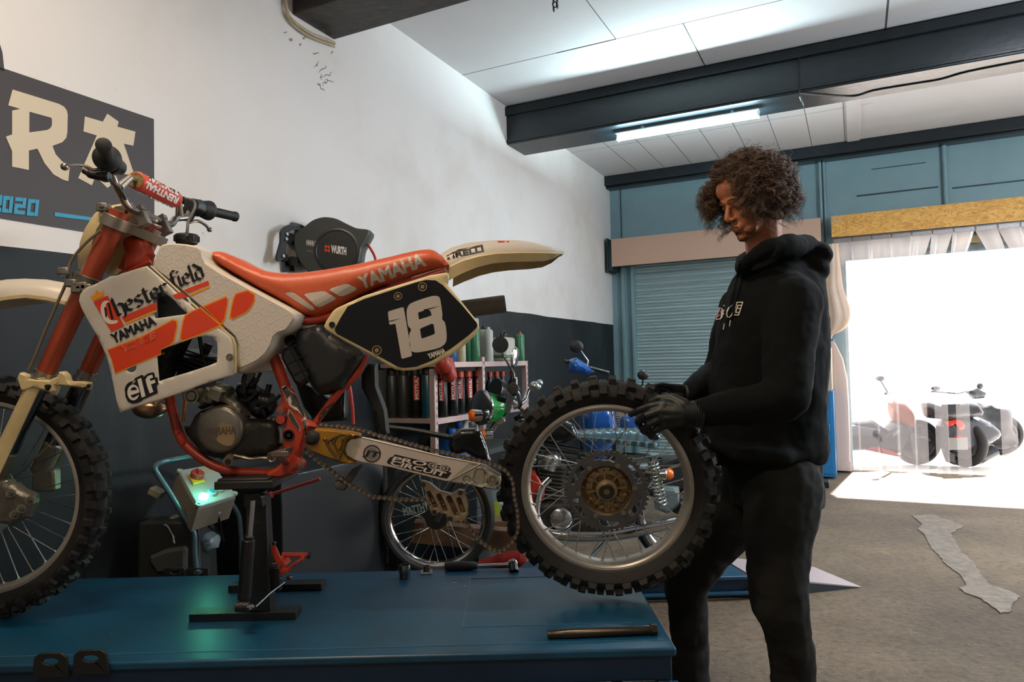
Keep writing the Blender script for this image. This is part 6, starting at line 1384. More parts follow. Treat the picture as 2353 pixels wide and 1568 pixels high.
# right bay: bottles with red caps
def bottle(s, b, z, lb, h=.17):
    c = rm(s, b, z); t = thing('oil_bottle', lb, 'bottle', c); mb = MB(); mb.lathe(c, (0,0,1), [(0,.036),(.005,.040),(h*.62,.040),(h*.80,.026),(h*.92,.014),(h,.014)], 20); mb.build('body', mat('bottle_dark_blue','#1d2f3a',.3), t, smooth=50)
    mb = MB(); mb.cyl(c+V((0,0,h)), c+V((0,0,h+.035)), .017); mb.build('cap', CAPR, t)
    d = -c; d.z = 0; d.normalize(); a0 = math.atan2(d.y,d.x); mb = MB(); ring = lambda zz, rr: [c+V((rr*math.cos(a0+(k/6-.5)*1.5),rr*math.sin(a0+(k/6-.5)*1.5),zz)) for k in range(7)]; mb.rings([ring(.03,.0406),ring(h*.5,.0406)], closed=False, caps=False); mb.build('label_band', mat('label_pale_blue','#5f8fa0',.4), t)
for px, off, lb in ((1126,.36,'dark oil bottle with red cap just right of the middle shelf post'),(1141,.36,'dark red-capped oil bottle, second right of the middle shelf post'),(1155,.36,'dark red-capped oil bottle, third right of the middle shelf post'),(1178,.34,'dark oil bottle behind the chrome mirror stem at the right of the shelf')):
    bottle(swall(px,off), off, zm+.031, lb, .20)
# extra short shelf for the right bay
mb = MB(); roombox(mb, s_mid, s_far, .01, DEP, zm, zm+.03); mb.build('shelf_board', SHM, su, bevel=.001)
# boxing gloves hanging at the corner
for i, (x, y, rx) in enumerate(((1020,838,.050),(1034,858,.040))):
    c = onwall(x,y,DEP+.05); mb = MB(); mb.ell(c, (rx,.045,.058)); mb.ell(c+V((-.03,-.01,-.02)), (.022,.02,.035)); mb.tube([c+V((0,0,.03)), c+V((-.01,.01,.09))], [.035,.03], 14)
    o = mb.build('boxing_glove', mat('red_leather','#9a2f22',.4), sub=1); m_ = o.modifiers.new('r','REMESH'); m_.mode='VOXEL'; m_.voxel_size=.006; m_.use_smooth_shade=True; o.modifiers.move(1,0)
    center(tag(o, ['red leather glove hanging highest at the shelf corner','smaller red leather glove hanging lowest at the shelf corner'][i], 'glove'))
# jerrycan below
c = rm(swall(1065,.3), .30, .64); t = thing('jerrycan', 'white jerrycan with moulded handle on the low shelf behind the bike', 'jerrycan', c)
mb = MB(); jc_ = [(0,0),(.22,0),(.24,.10),(.20,.19),(.13,.235),(.06,.22),(0,.14)]; hl_ = [(.08,.14),(.08,.19),(.12,.20),(.16,.16),(.15,.13)]
mb.prism([[c+W*(x-.1)+V((0,0,y))+BD*.05 for x,y in jc_],[c+W*(x-.1)+V((0,0,y))+BD*.05 for x,y in reversed(hl_)]], -BD*.14); mb.build('body', mat('jug_white','#a9a79c'), t, bevel=.012)
mb = MB(); mb.cyl(c-W*.06+V((0,0,.16)), c-W*.08+V((0,0,.21)), .024); mb.build('cap', mat('can_blue','#1f5aa0'), t)
c = rm(swall(1035,.36), .36, .64); mb = MB(); mb.box(c+V((0,0,.07)), (.16,.12,.14), R3); mb.cyl(c+V((0,0,.14)), c+V((0,0,.18)), .03); item(mb, 'blue_canister', mat('can_blue','#1f5aa0'), 'blue plastic canister in front of the white jerrycan', 'canister', bevel=.012)
mb = MB(); roombox(mb, s_near, s_far, .01, DEP, .605, .64); mb.build('shelf_board', SHD, su, bevel=.001)
# grey board with lettering, wooden beam, crates, cartons by the wall behind the lift
bd0 = at(925,1240,3.05)
bx_ = thing('grey_crate', 'dark grey crate with pale lettering standing behind the spoked wheel', 'crate', at(970,1240,3.6))
pa_ = at(905,1120,4.2); mb = MB(); mb.hexa([V((pa_.x,4.20,0)),V((pa_.x+.50,4.12,0)),V((pa_.x+.58,4.34,0)),V((pa_.x+.10,4.42,0))],[V((pa_.x,4.20,.60)),V((pa_.x+.50,4.12,.60)),V((pa_.x+.58,4.34,.60)),V((pa_.x+.10,4.42,.60))]); cr = mb.build('crate_body', mat('slate_crate','#26343c',.5,var=.3,vs=5), bx_, bevel=.006)
crt = bvh(cr); lay(crt, text_px('MATTHYS', d5([(385,705)])[0], d5([(745,620)])[0], 19, off=.045, res=2), 'lettering', mat('pale_blue_print','#8fa5a8',.5), cr, off=.002, step=.02)
mb = MB(); q = at(1075,1232,4.02); mb.box(q, (.62,.10,.12), Matrix.Rotation(.12,3,'Y')); t_ = mb.build('timber_block', mat('raw_timber','#6d4f38',.7,var=.6,vs=9,stretch=(.3,2,2)), bevel=.004); tag(t_, 'brown timber block lying behind the spoked wheel', 'timber')
mb = MB(); q = at(1158,1222,4.15); mb.box(q, (.16,.16,.16), Matrix.Rotation(.2,3,'Z')); tag(mb.build('timber_block', mat('raw_timber','#6d4f38'), bevel=.004), 'square orange-brown wood block between the spoked wheel and the hanging chain', 'timber')
mb = MB(); q = at(1115,1172,4.5); mb.box(q, (.36,.12,.10)); mb.box(at(1128,1135,4.5), (.12,.1,.12)); c_o = tag(mb.build('carton', mat('carton_white','#7f9090',.6), bevel=.004), 'pale carton with green-yellow corner behind the spoked wheel', 'carton')
mb = MB(); mb.box(at(1140,1172,4.43), (.05,.01,.09)); o = mb.build('green_corner', mat('carton_lime','#9aa82a',.5), c_o); o.parent = c_o; o.matrix_parent_inverse = Matrix.Identity(4)
mb = MB(); q = at(1150,1288,2.75); puff(mb, [(1098,1298),(1130,1290),(1150,1280),(1195,1275),(1210,1290),(1195,1302),(1150,1306)], 2.75, .04, .02, D=.06); o = tag(mb.build('red_rag', mat('red_cloth','#5a0f08',.9,spec=.1)), 'red cloth heap just beyond the far edge of the blue lift', 'rag')
mb = MB(); mb.tube(smoothpath([at(812,975,2.5), at(810,940,2.5), at(806,905,2.5), at(800,870,2.5)],4), .006, 10)
tag(mb.build('air_hose', mat('red_hose','#b5352a')), 'red hose hanging upright behind the black mud flap', 'hose')
mb = MB(); mb.tube([at(600,1148,2.45), at(624,1137,2.45), at(628,1135,2.45), at(735,1101,2.45)], [.012,.012,.006,.006], 10)
tag(mb.build('air_hose', mat('red_hose','#b5352a')), 'red hose with dark coupling rising to the right behind the stand', 'hose')
# dark cabinet masses behind the frame
mb = MB(); q = at(840,1000,4.0); roombox(mb, -6.0, -5.27, .03, .42, 0, .75); item(mb, 'steel_cabinet', mat('dark_cabinet','#15191c',.4), 'low black cabinet against the dark wall behind the frame', 'cabinet', bevel=.006)
# ================================================================== THE MAN
SKIN = mat('skin', '#b9744f', .5, var=.25, vs=30, var_col='#8e5238', bump=.08, bs=200)
FBR = mat('black_hoodie_fabric', '#0d0f10', .9, var=.3, vs=18, var_col='#141717', bump=.5, bs=9, spec=.15)
JEAN = mat('faded_black_jeans', '#151616', .85, var=.7, vs=4, var_col='#2a2925', bump=.3, bs=14, spec=.2)
GLV = mat('black_nitrile', '#121516', .5, bump=.12, bs=60)
HAIRM = mat('curly_brown_hair', '#4a3222', .45, var=.7, vs=30, var_col='#8a7058', spec=.7)
def cap_(mb, a, b, r1, r2, n=14):
    a = V(a); b = V(b); d = b-a; L = max(d.length, 1e-5); u = d/L; pr = []
    for k in range(6): t = PI/2*(k/5); pr.append((-r1*math.cos(t), max(r1*math.sin(t), 1e-4)))
    for k in range(6): t = PI/2*(k/5); pr.append((L+r2*math.sin(t), max(r2*math.cos(t), 1e-4)))
    mb.lathe(a, u, pr, n); return mb
def chainc(mb, pts, rs):
    for (a, b), (r, q) in zip(zip(pts, pts[1:]), zip(rs, rs[1:])): cap_(mb, a, b, r, q)
    return mb
def fused(mb, name, m, parent, vox, it=4, fac=.5, disp=0, dsize=.08, label=None):
    o = mb.build(name, m, parent, smooth=0)
    r = o.modifiers.new('remesh', 'REMESH'); r.mode = 'VOXEL'; r.voxel_size = vox; r.use_smooth_shade = True
    if it: s_ = o.modifiers.new('smooth', 'SMOOTH'); s_.iterations = it; s_.factor = fac
    if disp:
        tx = bpy.data.textures.new(name, 'CLOUDS'); tx.noise_scale = dsize; tx.noise_depth = 2
        d = o.modifiers.new('folds', 'DISPLACE'); d.texture = tx; d.strength = disp; d.mid_level = .5; d.texture_coords = 'LOCAL'
    if label: o['label'] = label
    dg = bpy.context.evaluated_depsgraph_get(); e = o.evaluated_get(dg); me = bpy.data.meshes.new_from_object(e); o.modifiers.clear(); o.data = me
    me.polygons.foreach_set('use_smooth', [True]*len(me.polygons))
    return o
MY = 2.24
# joints
SN, EN, WN = at(1824,690,2.05), at(1802,918,1.95), at(1592,950,1.945)
SF, EF, WF = at(1705,705,2.44), at(1652,868,2.40), at(1575,905,2.20)
HIPN, KN, AN = at(1800,1110,2.14), at(1792,1395,2.09), at(1826,1640,2.13)
HIPF, KF, AF = at(1735,1110,2.34), at(1577,1335,2.34), at(1590,1600,2.36)
AN.z = .10; AF.z = .10; AN.x = at(1826,1640,2.13).x; AF.x = at(1588,1600,2.36).x
# head frame
yawh, pit = math.radians(19), math.radians(20)
fh = V((-math.cos(yawh), -math.sin(yawh), 0)); hf = fh*math.cos(pit)-V((0,0,1))*math.sin(pit); hu = fh*math.sin(pit)+V((0,0,1))*math.cos(pit); hs = hu.cross(hf).normalized()
HR = Matrix((hf, hs, hu)).transposed(); HC = at(1722,455,2.19)
def H(x, y, z): return HC+HR@V((x,y,z))
mb = MB()
def he(x, y, z, a, b, c): mb.ell(H(x,y,z), (a,b,c), HR, 20, 12)
he(-.004,0,.022,.096,.074,.090); he(.026,0,-.045,.060,.052,.072); he(.066,0,-.108,.022,.021,.017); he(.045,0,-.092,.040,.040,.022); he(.050,0,-.070,.040,.034,.030)
he(.082,0,.012,.013,.044,.010); he(.070,0,.045,.024,.052,.036); he(.080,0,-.074,.014,.026,.018)
for s in (-1, 1):
    he(.057,s*.037,-.032,.024,.019,.020); he(.0745,s*.030,-.006,.010,.014,.0085); he(.094,s*.0115,-.045,.010,.0075,.0070); he(.0,s*.073,-.02,.020,.008,.030)
cap_(mb, H(.082,0,.006), H(.107,0,-.038), .0080, .0090); he(.104,0,-.042,.010,.0095,.0085)
he(.090,0,-.0715,.0075,.019,.0050); he(.087,0,-.0815,.0075,.017,.0060)
NB = at(1758,612,2.24)
chainc(mb, [H(-.03,0,-.05), NB+V((.0,0,.03)), NB+V((.01,0,-.07))], [.060,.057,.075])
PEL = at(1768,1075,MY); CH_ = at(1778,760,MY)
chainc(mb, [CH_+V((0,0,.1)), CH_-V((0,0,.12)), PEL], [.11,.12,.12])
for S, E_, W_ in ((SN,EN,WN),(SF,EF,WF)): chainc(mb, [CH_+V((0,(S.y-MY)*.5,.10)), S, E_, W_], [.07,.055,.042,.026])
chainc(mb, [PEL, HIPN, KN, at(1812,1470,2.10), V((AN.x,2.13,.10)), AN+V((-.13,-.02,-.05))], [.11,.08,.050,.042,.034,.030])
chainc(mb, [PEL, HIPF, at(1625,1270,2.33), KF, at(1583,1440,2.34), V((AF.x,2.36,.10)), AF+V((-.13,-.02,-.05))], [.11,.08,.05,.045,.042,.034,.030])
man = fused(mb, 'person', SKIN, None, .0035, 5, .5)
tag(man, 'man with curly hair in black hoodie, gloves and dark jeans holding the knobbly wheel', 'person')
mb_ = MB()   # eyelid line, lashes, brow, moustache as one facial hair mesh
mtree = bvh(man)
BRW = mat('dark_brow_hair', '#2a1a12', .6)
def stick(a, b, r=.0009, lift=.001):
    out = []
    for k in range(5):
        p = a+(b-a)*(k/4); h_ = mtree.find_nearest(p); out.append(h_[0]+(h_[1] if h_[1].dot(p-HC) > 0 else -h_[1])*lift)
    mb_.tube(out, [r,r,r*.9,r*.8,r*.4], 5)
for s in (-1, 1):
    for k in range(30): t = k/29; stick(H(.098,s*(.012+.036*t),.014+.004*math.sin(t*3)), H(.092,s*(.020+.038*t),.017+.003*math.sin(t*3)), .0010, .0012)
    for k in range(10): t = k/9; stick(H(.095,s*(.018+.024*t),-.009), H(.093,s*(.020+.024*t),-.010), .0009, .001)
for k in range(260): y = random.uniform(-.024,.024); z = -.0640-abs(y)*.30+random.uniform(-.0015,.0015); stick(H(.100,y,z), H(.100,y+math.copysign(.002,y),z-.004), .00035, .0007)
for k in range(1100):
    y = random.uniform(-.055,.055); z = random.uniform(-.125,-.085); stick(H(.09-abs(y)*.8,y,z), H(.088-abs(y)*.8,y*1.02,z-.004), .00028, .0002)
mb_.build('facial_hair', BRW, man)
# ---- hair
SN_ = 1 if (HR@V((0,1,0))).y < 0 else -1      # head-frame side that faces the camera
HAIRB = mat('dark_hair_mass', '#1f140d', .85, var=.5, vs=60, bump=.8, bs=120)
mb = MB()
for c, r in (((-.022,0,.026),(.104,.094,.100)),((-.025,.075,-.035),(.055,.030,.062)),((-.025,-.075,-.035),(.055,.030,.062)),((-.080,0,-.035),(.055,.075,.068))):
    mb.ell(H(*c), r, HR)
hair = fused(mb, 'hair', HAIRB, man, .006, 3, .5, .012, .03)
vs = []; fs = []
rnd = random.Random(11)
def helix(p0, n, length, curl, droop, turns, K, side, ph, dr):
    pts = []
    for k in range(K+1):
        t = k/K; c = p0+n*length*(.8*t-.42*t*t)+side*length*t*.5+V((0,0,-1))*droop*length*t*t
        u, w = frame(n*(1-t)+V((0,0,-1))*(t+.02)+V((.01,0,0))); r = curl*min(1, .25+t*2.2); a = ph+dr*turns*2*PI*t
        pts.append(c+(u*math.cos(a)+w*math.sin(a))*r)
    return pts
def tubes(pts, rad, K):
    o = len(vs); t0 = (pts[1]-pts[0]).normalized(); u, w = frame(t0)
    for k, p in enumerate(pts):
        t1 = (pts[min(k+1,K)]-pts[max(k-1,0)]).normalized(); q = t0.rotation_difference(t1); u = q@u; w = q@w; t0 = t1; rr = rad*(1-.6*(k/K)**2)
        for j in range(3): a = 2*PI*j/3; vs.append(p+(u*math.cos(a)+w*math.sin(a))*rr)
    for k in range(K):
        for j in range(3): l = (j+1)%3; fs.append((o+k*3+j,o+k*3+l,o+k*3+3+l,o+k*3+3+j))
HT = HR.transposed()
def blocked(p):
    q = HT@(p-HC); y = q.y*SN_
    return q.x > .030 and -.062 < y < .030+max(0,(.085-q.x))*.25 and -.16 < q.z < .062
def lock(p0, n, length, curl, droop, turns, ns, rad):
    sd_ = n.cross(V((0,0,1))); sd_ = sd_.normalized() if sd_.length > .1 else V((1,0,0)); side = (sd_*rnd.uniform(-1,1)+n.cross(sd_)*rnd.uniform(-.5,.5))*.8
    ph = rnd.uniform(0,6.28); dr = rnd.choice((-1,1)); K = 26
    core = helix(p0, n, length, curl, droop, turns, K, side, ph, dr)
    if any(blocked(p) for p in core[2::3]): return False
    for i in range(ns):
        j = V((rnd.gauss(0,1),rnd.gauss(0,1),rnd.gauss(0,1)))*.0026; pts = helix(p0+j, n, length*rnd.uniform(.88,1.08), curl*rnd.uniform(.82,1.15), droop, turns*rnd.uniform(.97,1.03), K, side, ph+rnd.uniform(-.28,.28), dr)
        tubes(pts, rad*rnd.uniform(.6,1.1), K)
    return True
cnt = 0; tries = 0
while cnt < 620 and tries < 9000:
    tries += 1
    d = V((rnd.gauss(0,1), rnd.gauss(0,1), rnd.gauss(0,1))).normalized()
    if d.z < -.6: continue
    if d.x > .5 and d.z < .45: continue
    p0 = H(-.022+d.x*.096, d.y*.090, .022+d.z*.094); n = (HR@(V((d.x*.8-.12, d.y*1.0, d.z*.9+.15)))).normalized()
    if lock(p0, n, rnd.uniform(.08,.135), rnd.uniform(.009,.018), rnd.uniform(.20,.62), rnd.uniform(1.6,2.8), 8, .00085): cnt += 1
k = 0; tries = 0
while k < 110 and tries < 2000:      # locks over the near temple and cheek
    tries += 1; p0 = H(rnd.uniform(.0,.070), SN_*rnd.uniform(.050,.075), rnd.uniform(.0,.085)); n = (HR@V((.35,.8*SN_,.1))).normalized()
    if lock(p0, n, rnd.uniform(.07,.11), rnd.uniform(.010,.017), rnd.uniform(.5,.9), rnd.uniform(1.5,2.4), 8, .0008): k += 1
k = 0; tries = 0
while k < 85 and tries < 2000:       # locks beyond the far temple, hanging in front
    tries += 1; p0 = H(rnd.uniform(.02,.085), -SN_*rnd.uniform(.066,.085), rnd.uniform(.0,.09)); n = (HR@V((1.0,-.55*SN_,.12))).normalized()
    if lock(p0, n, rnd.uniform(.06,.105), rnd.uniform(.009,.016), rnd.uniform(.5,.95), rnd.uniform(1.6,2.6), 5, .00075): k += 1
for k in range(150):                 # flyaways
    d = V((rnd.gauss(0,1), rnd.gauss(0,1), abs(rnd.gauss(0,1))+.2)).normalized(); p0 = H(-.022+d.x*.10, d.y*.10, .03+d.z*.10); n = (HR@V((d.x,d.y,d.z))).normalized()
    lock(p0, n, rnd.uniform(.09,.15), rnd.uniform(.006,.014), rnd.uniform(.0,.3), rnd.uniform(.8,1.6), 1, .00042)
me = bpy.data.meshes.new('hair_curls'); me.from_pydata([tuple(v) for v in vs], [], fs); me.materials.append(HAIRM); me.polygons.foreach_set('use_smooth', [True]*len(me.polygons))
oc = bpy.data.objects.new('hair_curls', me); COL.objects.link(oc); oc.parent = hair
# ---- hoodie
mb = MB(); rs = []
for py, x0, x1, hw_ in ((585,1735,1800,.07),(612,1712,1860,.115),(640,1690,1876,.160),(680,1668,1885,.190),(740,1655,1890,.195),(810,1645,1891,.190),(880,1634,1892,.190),(950,1622,1890,.190),(1000,1614,1888,.192),(1035,1613,1890,.198),(1058,1622,1884,.185)):
    a, b = at(x0,py,MY), at(x1,py,MY); c = (a+b)/2; hx = (b.x-a.x)/2; ring = []
    for k in range(28):
        t = 2*PI*k/28; ct, st__ = math.cos(t), math.sin(t); e = .8
        ring.append(V((c.x+hx*math.copysign(abs(ct)**e,ct)+.02*st__, MY+hw_*math.copysign(abs(st__)**e,st__), c.z)))
    rs.append(ring)
mb.rings(rs)
chainc(mb, [CH_+V((.0,(SN.y-MY)*.55,.11)), SN+V((0,0,-.01)), SN*.45+EN*.55, EN, EN*.45+WN*.55, WN+V((.02,0,.0))], [.080,.082,.074,.066,.054,.036])
chainc(mb, [CH_+V((.0,(SF.y-MY)*.55,.10)), SF, EF, EF*.4+WF*.6, WF+V((.01,0,0))], [.080,.078,.062,.050,.036])
hd = [(1706,618,2.13),(1728,598,2.09),(1765,575,2.07),(1810,562,2.10),(1850,568,2.19),(1848,570,2.30),(1800,565,2.40),(1740,580,2.40),(1712,600,2.32),(1702,615,2.22)]
chainc(mb, [at(*p) for p in hd]+[at(*hd[0])], [.020,.026,.032,.036,.040,.040,.034,.030,.026,.022,.020])
mb.ell(at(1868,592,2.24), (.045,.115,.048)); mb.ell(at(1850,625,2.24), (.055,.13,.05)); mb.ell(at(1790,640,2.24), (.11,.15,.05))
chainc(mb, [at(1640,1025,2.10), at(1700,1045,2.05), at(1800,1050,2.045), at(1870,1040,2.10)], [.022,.026,.026,.022])
hoodie = fused(mb, 'hoodie', FBR, man, .007, 7, .5, .020, .10)
ht = bvh(hoodie)
mb = MB()
for i, pts in enumerate(([(1700,600),(1693,640),(1684,680),(1676,720),(1672,742)],[(1712,612),(1702,650),(1692,690),(1685,725),(1680,735)])):
    P = []
    for x, y in smoothpath([(x,y,0) for x,y in pts],4) and [(p.x,p.y) for p in smoothpath([(x,y,0) for x,y in pts],4)]:
        l, n_, _, _ = ht.ray_cast(ORG, ray(x,y).normalized()); P.append((l if l else at(x,y,2.1))-ray(x,y).normalized()*.005)
    mb.tube(P, .0028, 8)
mb.build('drawstring', FBR, hoodie)
mb = MB()
for a, b in (((1664.5,744),(1662.5,758)),((1678.5,736),(1676.5,750))):
    P = [];
    for x, y in (a, b):
        l, n_, _, _ = ht.ray_cast(ORG, ray(x,y).normalized()); P.append((l if l else at(x,y,2.1))-ray(x,y).normalized()*.006)
    mb.tube(P, .0022, 8)
mb.build('drawstring_tip', mat('pale_cord_tip','#b8b0a2',.5), hoodie)
PRT = mat('chest_print', '#c9c4b8', .6); PRR = mat('chest_print_red', '#a83a3a', .6)
E3 = lambda l: e3(l)
lay(ht, [[E3([(838,108),(872,112),(858,215),(806,220)]), E3([(845,118),(862,120),(850,206),(818,210)])],
         [E3([(878,84),(892,84),(890,96),(880,96)])],[E3([(866,150),(872,130),(890,128),(888,140),(880,142),(878,160),(886,160),(884,172),(876,172),(870,200),(860,200)])],
         [E3([(920,110),(962,82),(955,92),(930,120),(915,150),(915,180),(935,190),(960,150),(955,178),(935,200),(912,196),(904,170),(906,140)])],
         [E3([(990,58),(1056,56),(1018,180),(960,178)]), E3([(1003,66),(1044,65),(1010,170),(975,168)])],
         [E3([(1004,84),(1036,84),(1033,93),(1012,93),(1005,112),(1028,112),(1025,121),(1002,121),(995,146),(1018,146),(1015,155),(982,155)])]], 'chest_lettering', PRT, hoodie, off=.003, step=.01)
lay(ht, [[E3(sm2([(848,130),(856,145),(846,185),(830,195),(826,175),(836,145)],3))]], 'red_print_dot', PRR, hoodie, off=.004, step=.01)
# ---- jeans
mb = MB()
rs = []
for py, x0, x1, hw_ in ((1040,1650,1878,.165),(1080,1665,1880,.170),(1120,1680,1884,.165),(1160,1690,1882,.155)):
    a, b = at(x0,py,MY), at(x1,py,MY); c = (a+b)/2; hx = (b.x-a.x)/2; rs.append([V((c.x+hx*math.cos(t), MY+hw_*math.sin(t), c.z)) for t in [2*PI*k/24 for k in range(24)]])
mb.rings(rs)
def leg(pts, r): chainc(mb, pts, r)
leg([HIPN, at(1790,1200,2.12), at(1786,1310,2.10), KN, at(1812,1470,2.10), V((AN.x,2.13,.30)), V((AN.x,2.13,.10))], [.118,.108,.088,.082,.068,.066,.070])
leg([HIPF, at(1690,1180,2.33), at(1625,1270,2.33), KF, at(1583,1440,2.34), V((AF.x,2.36,.28)), V((AF.x,2.36,.10))], [.11,.100,.082,.074,.064,.062,.066])
jeans = fused(mb, 'jeans', JEAN, man, .008, 5, .5, .022, .09)
for A, k in ((AN,0),(AF,1)):
    mb = MB(); a = V((A.x,A.y+(.0),.05)); d = V((-.97,-.25,0)); chainc(mb, [a+V((.03,0,.0)), a+d*.08, a+d*.20+V((0,0,-.012))], [.048,.046,.036]); mb.box(a+d*.08+V((0,0,-.038)), (.28,.09,.022), Matrix.Rotation(.25,3,'Z'))
    o = fused(mb, 'shoe', mat('black_shoe','#121212',.5), man, .006, 4, .5)
# ---- gloves
def hand(name, pts):
    mb = MB(); W_, K4, fingers, thumb, palm = pts
    for k in K4: chainc(mb, [W_, W_*.45+k*.55, k], [.026,.021,.0125])
    for a, b in zip(K4, K4[1:]): cap_(mb, a, b, .0125, .0125)
    for f_ in fingers: chainc(mb, f_, [.0118]+[.0105]*(len(f_)-2)+[.0088])
    chainc(mb, thumb, [.020,.0145,.0125,.0105][:len(thumb)])
    if palm: cap_(mb, palm[0], palm[1], .034, .028)
    return fused(mb, name, GLV, man, .0028, 4, .5)
A_ = at
kn = [A_(1527,928,1.955), A_(1518,944,1.950), A_(1519,961,1.952), A_(1526,978,1.960)]
gl_n = hand('glove', (WN, kn,
  [[kn[0], A_(1492,934,1.965), A_(1468,943,1.980), A_(1450,953,1.995)], [kn[1], A_(1485,955,1.955), A_(1466,970,1.985), A_(1474,984,2.03)], [kn[2], A_(1491,975,1.960), A_(1478,990,1.99), A_(1490,998,2.04)], [kn[3], A_(1503,990,1.970), A_(1496,1003,2.0), A_(1508,1006,2.04)]],
  [A_(1572,932,1.945), A_(1545,915,1.965), A_(1512,917,1.985), A_(1486,928,2.000)], None))
kf = [A_(1541,890,2.155), A_(1538,900,2.185), A_(1540,911,2.21), A_(1546,921,2.23)]
gl_f = hand('glove', (WF, kf,
  [[kf[0], A_(1520,886,2.13), A_(1503,889,2.10), A_(1496,899,2.075)], [kf[1], A_(1512,893,2.17), A_(1494,893,2.15), A_(1485,903,2.14)], [kf[2], A_(1516,903,2.20), A_(1500,905,2.19), A_(1492,915,2.185)], [kf[3], A_(1525,915,2.225), A_(1512,918,2.22), A_(1505,927,2.215)]],
  [A_(1560,915,2.17), A_(1545,925,2.13), A_(1528,930,2.10), A_(1512,932,2.085)], None))
for a, b, r0, r1 in ((WN+V((-.028,0,0)), WN+V((.022,0,-.002)), .030, .038), (WF+V((-.02,-.012,0)), WF+V((.018,.012,-.004)), .028, .034)):
    n_ = 9; mb = MB(); mb.tube([a+(b-a)*(k/(n_*2)) for k in range(n_*2+1)], [(r0+(r1-r0)*k/(n_*2))+(.0022 if k%2 else 0) for k in range(n_*2+1)], 28)
    mb.build('glove_cuff', GLV, man)
# ================================================================== SECOND LIFT
lz = .12
A2, B2_, C2_, D2_ = onz(1722,1324,lz), onz(1980,1351,0), onz(1871,1305,0), onz(1648,1279,lz)
l2 = thing('motorcycle_lift', 'low blue motorcycle lift with pale ramp on the floor behind the man', 'motorcycle lift', V((.4,3.7,0)))
XL2 = -.62; dv = (V((1,.03,0))).normalized()
fl0 = V((XL2,A2.y-.02,lz)); bl0 = V((XL2,D2_.y-.02,lz))
mb = MB(); mb.hexa([fl0-V((0,0,.02)),A2-V((0,0,.02)),D2_-V((0,0,.02)),bl0-V((0,0,.02))],[fl0,A2,D2_,bl0]); mb.build('deck', LB, l2, bevel=.004)
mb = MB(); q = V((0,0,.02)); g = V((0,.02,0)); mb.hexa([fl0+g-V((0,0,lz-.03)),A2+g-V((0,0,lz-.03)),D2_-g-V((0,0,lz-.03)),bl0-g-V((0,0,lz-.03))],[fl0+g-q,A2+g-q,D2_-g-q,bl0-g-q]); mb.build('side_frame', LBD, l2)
mb = MB(); mb.tube([fl0-V((0,.005,lz-.035)), A2-V((0,.005,lz-.035))], .012, 8); mb.build('lower_rail', LB, l2)
mb = MB(); mb.hexa([V((XL2+.2,A2.y+.05,0)),V((A2.x-.2,A2.y+.05,0)),V((A2.x-.2,D2_.y-.05,0)),V((XL2+.2,D2_.y-.05,0))],[V((XL2+.2,A2.y+.05,.03)),V((A2.x-.2,A2.y+.05,.03)),V((A2.x-.2,D2_.y-.05,.03)),V((XL2+.2,D2_.y-.05,.03))]); mb.build('base_frame', BKM, l2)
mb = MB(); a, b, c, d = A2+V((.012,0,0)), B2_+V((0,0,.004)), C2_+V((0,0,.004)), D2_+V((.012,0,0)); z0 = lambda p, h=0: V((p.x,p.y,h))
mb.hexa([a-V((0,0,.012)),b-V((0,0,.004)),c-V((0,0,.004)),d-V((0,0,.012))],[a,b,c,d]); mb.build('ramp', mat('ramp_pale_metal','#a5989a',.55,.2), l2)
mb = MB()
for s0_, s1_, t_ in ((a,b,.012),(d,c,-.012)): mb.hexa([z0(s0_),z0(s1_),z0(s1_)+V((-.02,t_,0)),z0(s0_)+V((0,t_,0))],[s0_-V((0,0,.012)),s1_-V((0,0,.004)),s1_+V((-.02,t_,-.004)),s0_+V((0,t_,-.012))])
mb.build('ramp_cheek', mat('dark_grey_metal','#2a3236',.5), l2)
# ================================================================== CLASSIC BIKE ON THE SECOND LIFT
KY = 3.72
CHR2 = mat('chrome', '#c4c4c4')
kb = thing('classic_motorcycle', 'chrome and black classic motorcycle with quilted seat on the low lift behind the held wheel', 'motorcycle', V((.3,KY,lz)))
def P(px, py, Y=KY): return at(px, py, Y)
def kwheel(cx_, cy_, tr_=.305, nm='front'):
    c = P(cx_,cy_); c.z = lz+tr_; Y = KY
    mb = MB(); mb.lathe(c, (0,1,0), [(-.026,.252),(-.045,.27),(-.046,.285),(-.03,.298),(0,.305),(.03,.298),(.046,.285),(.045,.27),(.026,.252)], 64, caps=False); ty = mb.build(nm+'_tyre', mat('road_tyre','#171819',.6,bump=.2,bs=80), kb)
    mb = MB(); mb.lathe(c, (0,1,0), [(-.030,.257),(-.026,.245),(-.010,.236),(.010,.236),(.026,.245),(.030,.257),(.026,.252),(-.026,.252),(-.030,.257)], 64, caps=False); rm_ = mb.build(nm+'_rim', CHR2, kb)
    mb = MB(); mb.lathe(c, (0,1,0), [(-.06,.01),(-.055,.055),(-.04,.062),(.03,.062),(.05,.05),(.06,.01)], 32); mb.build(nm+'_drum_hub', DARK, kb)
    return c, rm_
fc_, frm = kwheel(1005,1195)
spoke_set(frm, .055, .24, .03, 32, CHROME, off=.7, loc=(0,0,0))
for o in [x for x in frm.children]: o.matrix_parent_inverse = Matrix.Translation(fc_)
rc_, rrm = kwheel(1005+int(1.34*1602/KY), 1180, nm='rear')
for s in (-.09,.09):
    mb = MB(); a = fc_+V((0,s,0)); b = P(1150,955,KY)+V((0,s,0)); mb.tube([a, a+(b-a)*.55], .024, 16); mb.build('fork_slider', mat('dark_chrome','#5a5f66'), kb)
    mb = MB(); mb.tube([a+(b-a)*.5, b+(b-a)*.08], .018, 16); mb.build('fork_leg', CHROME, kb)
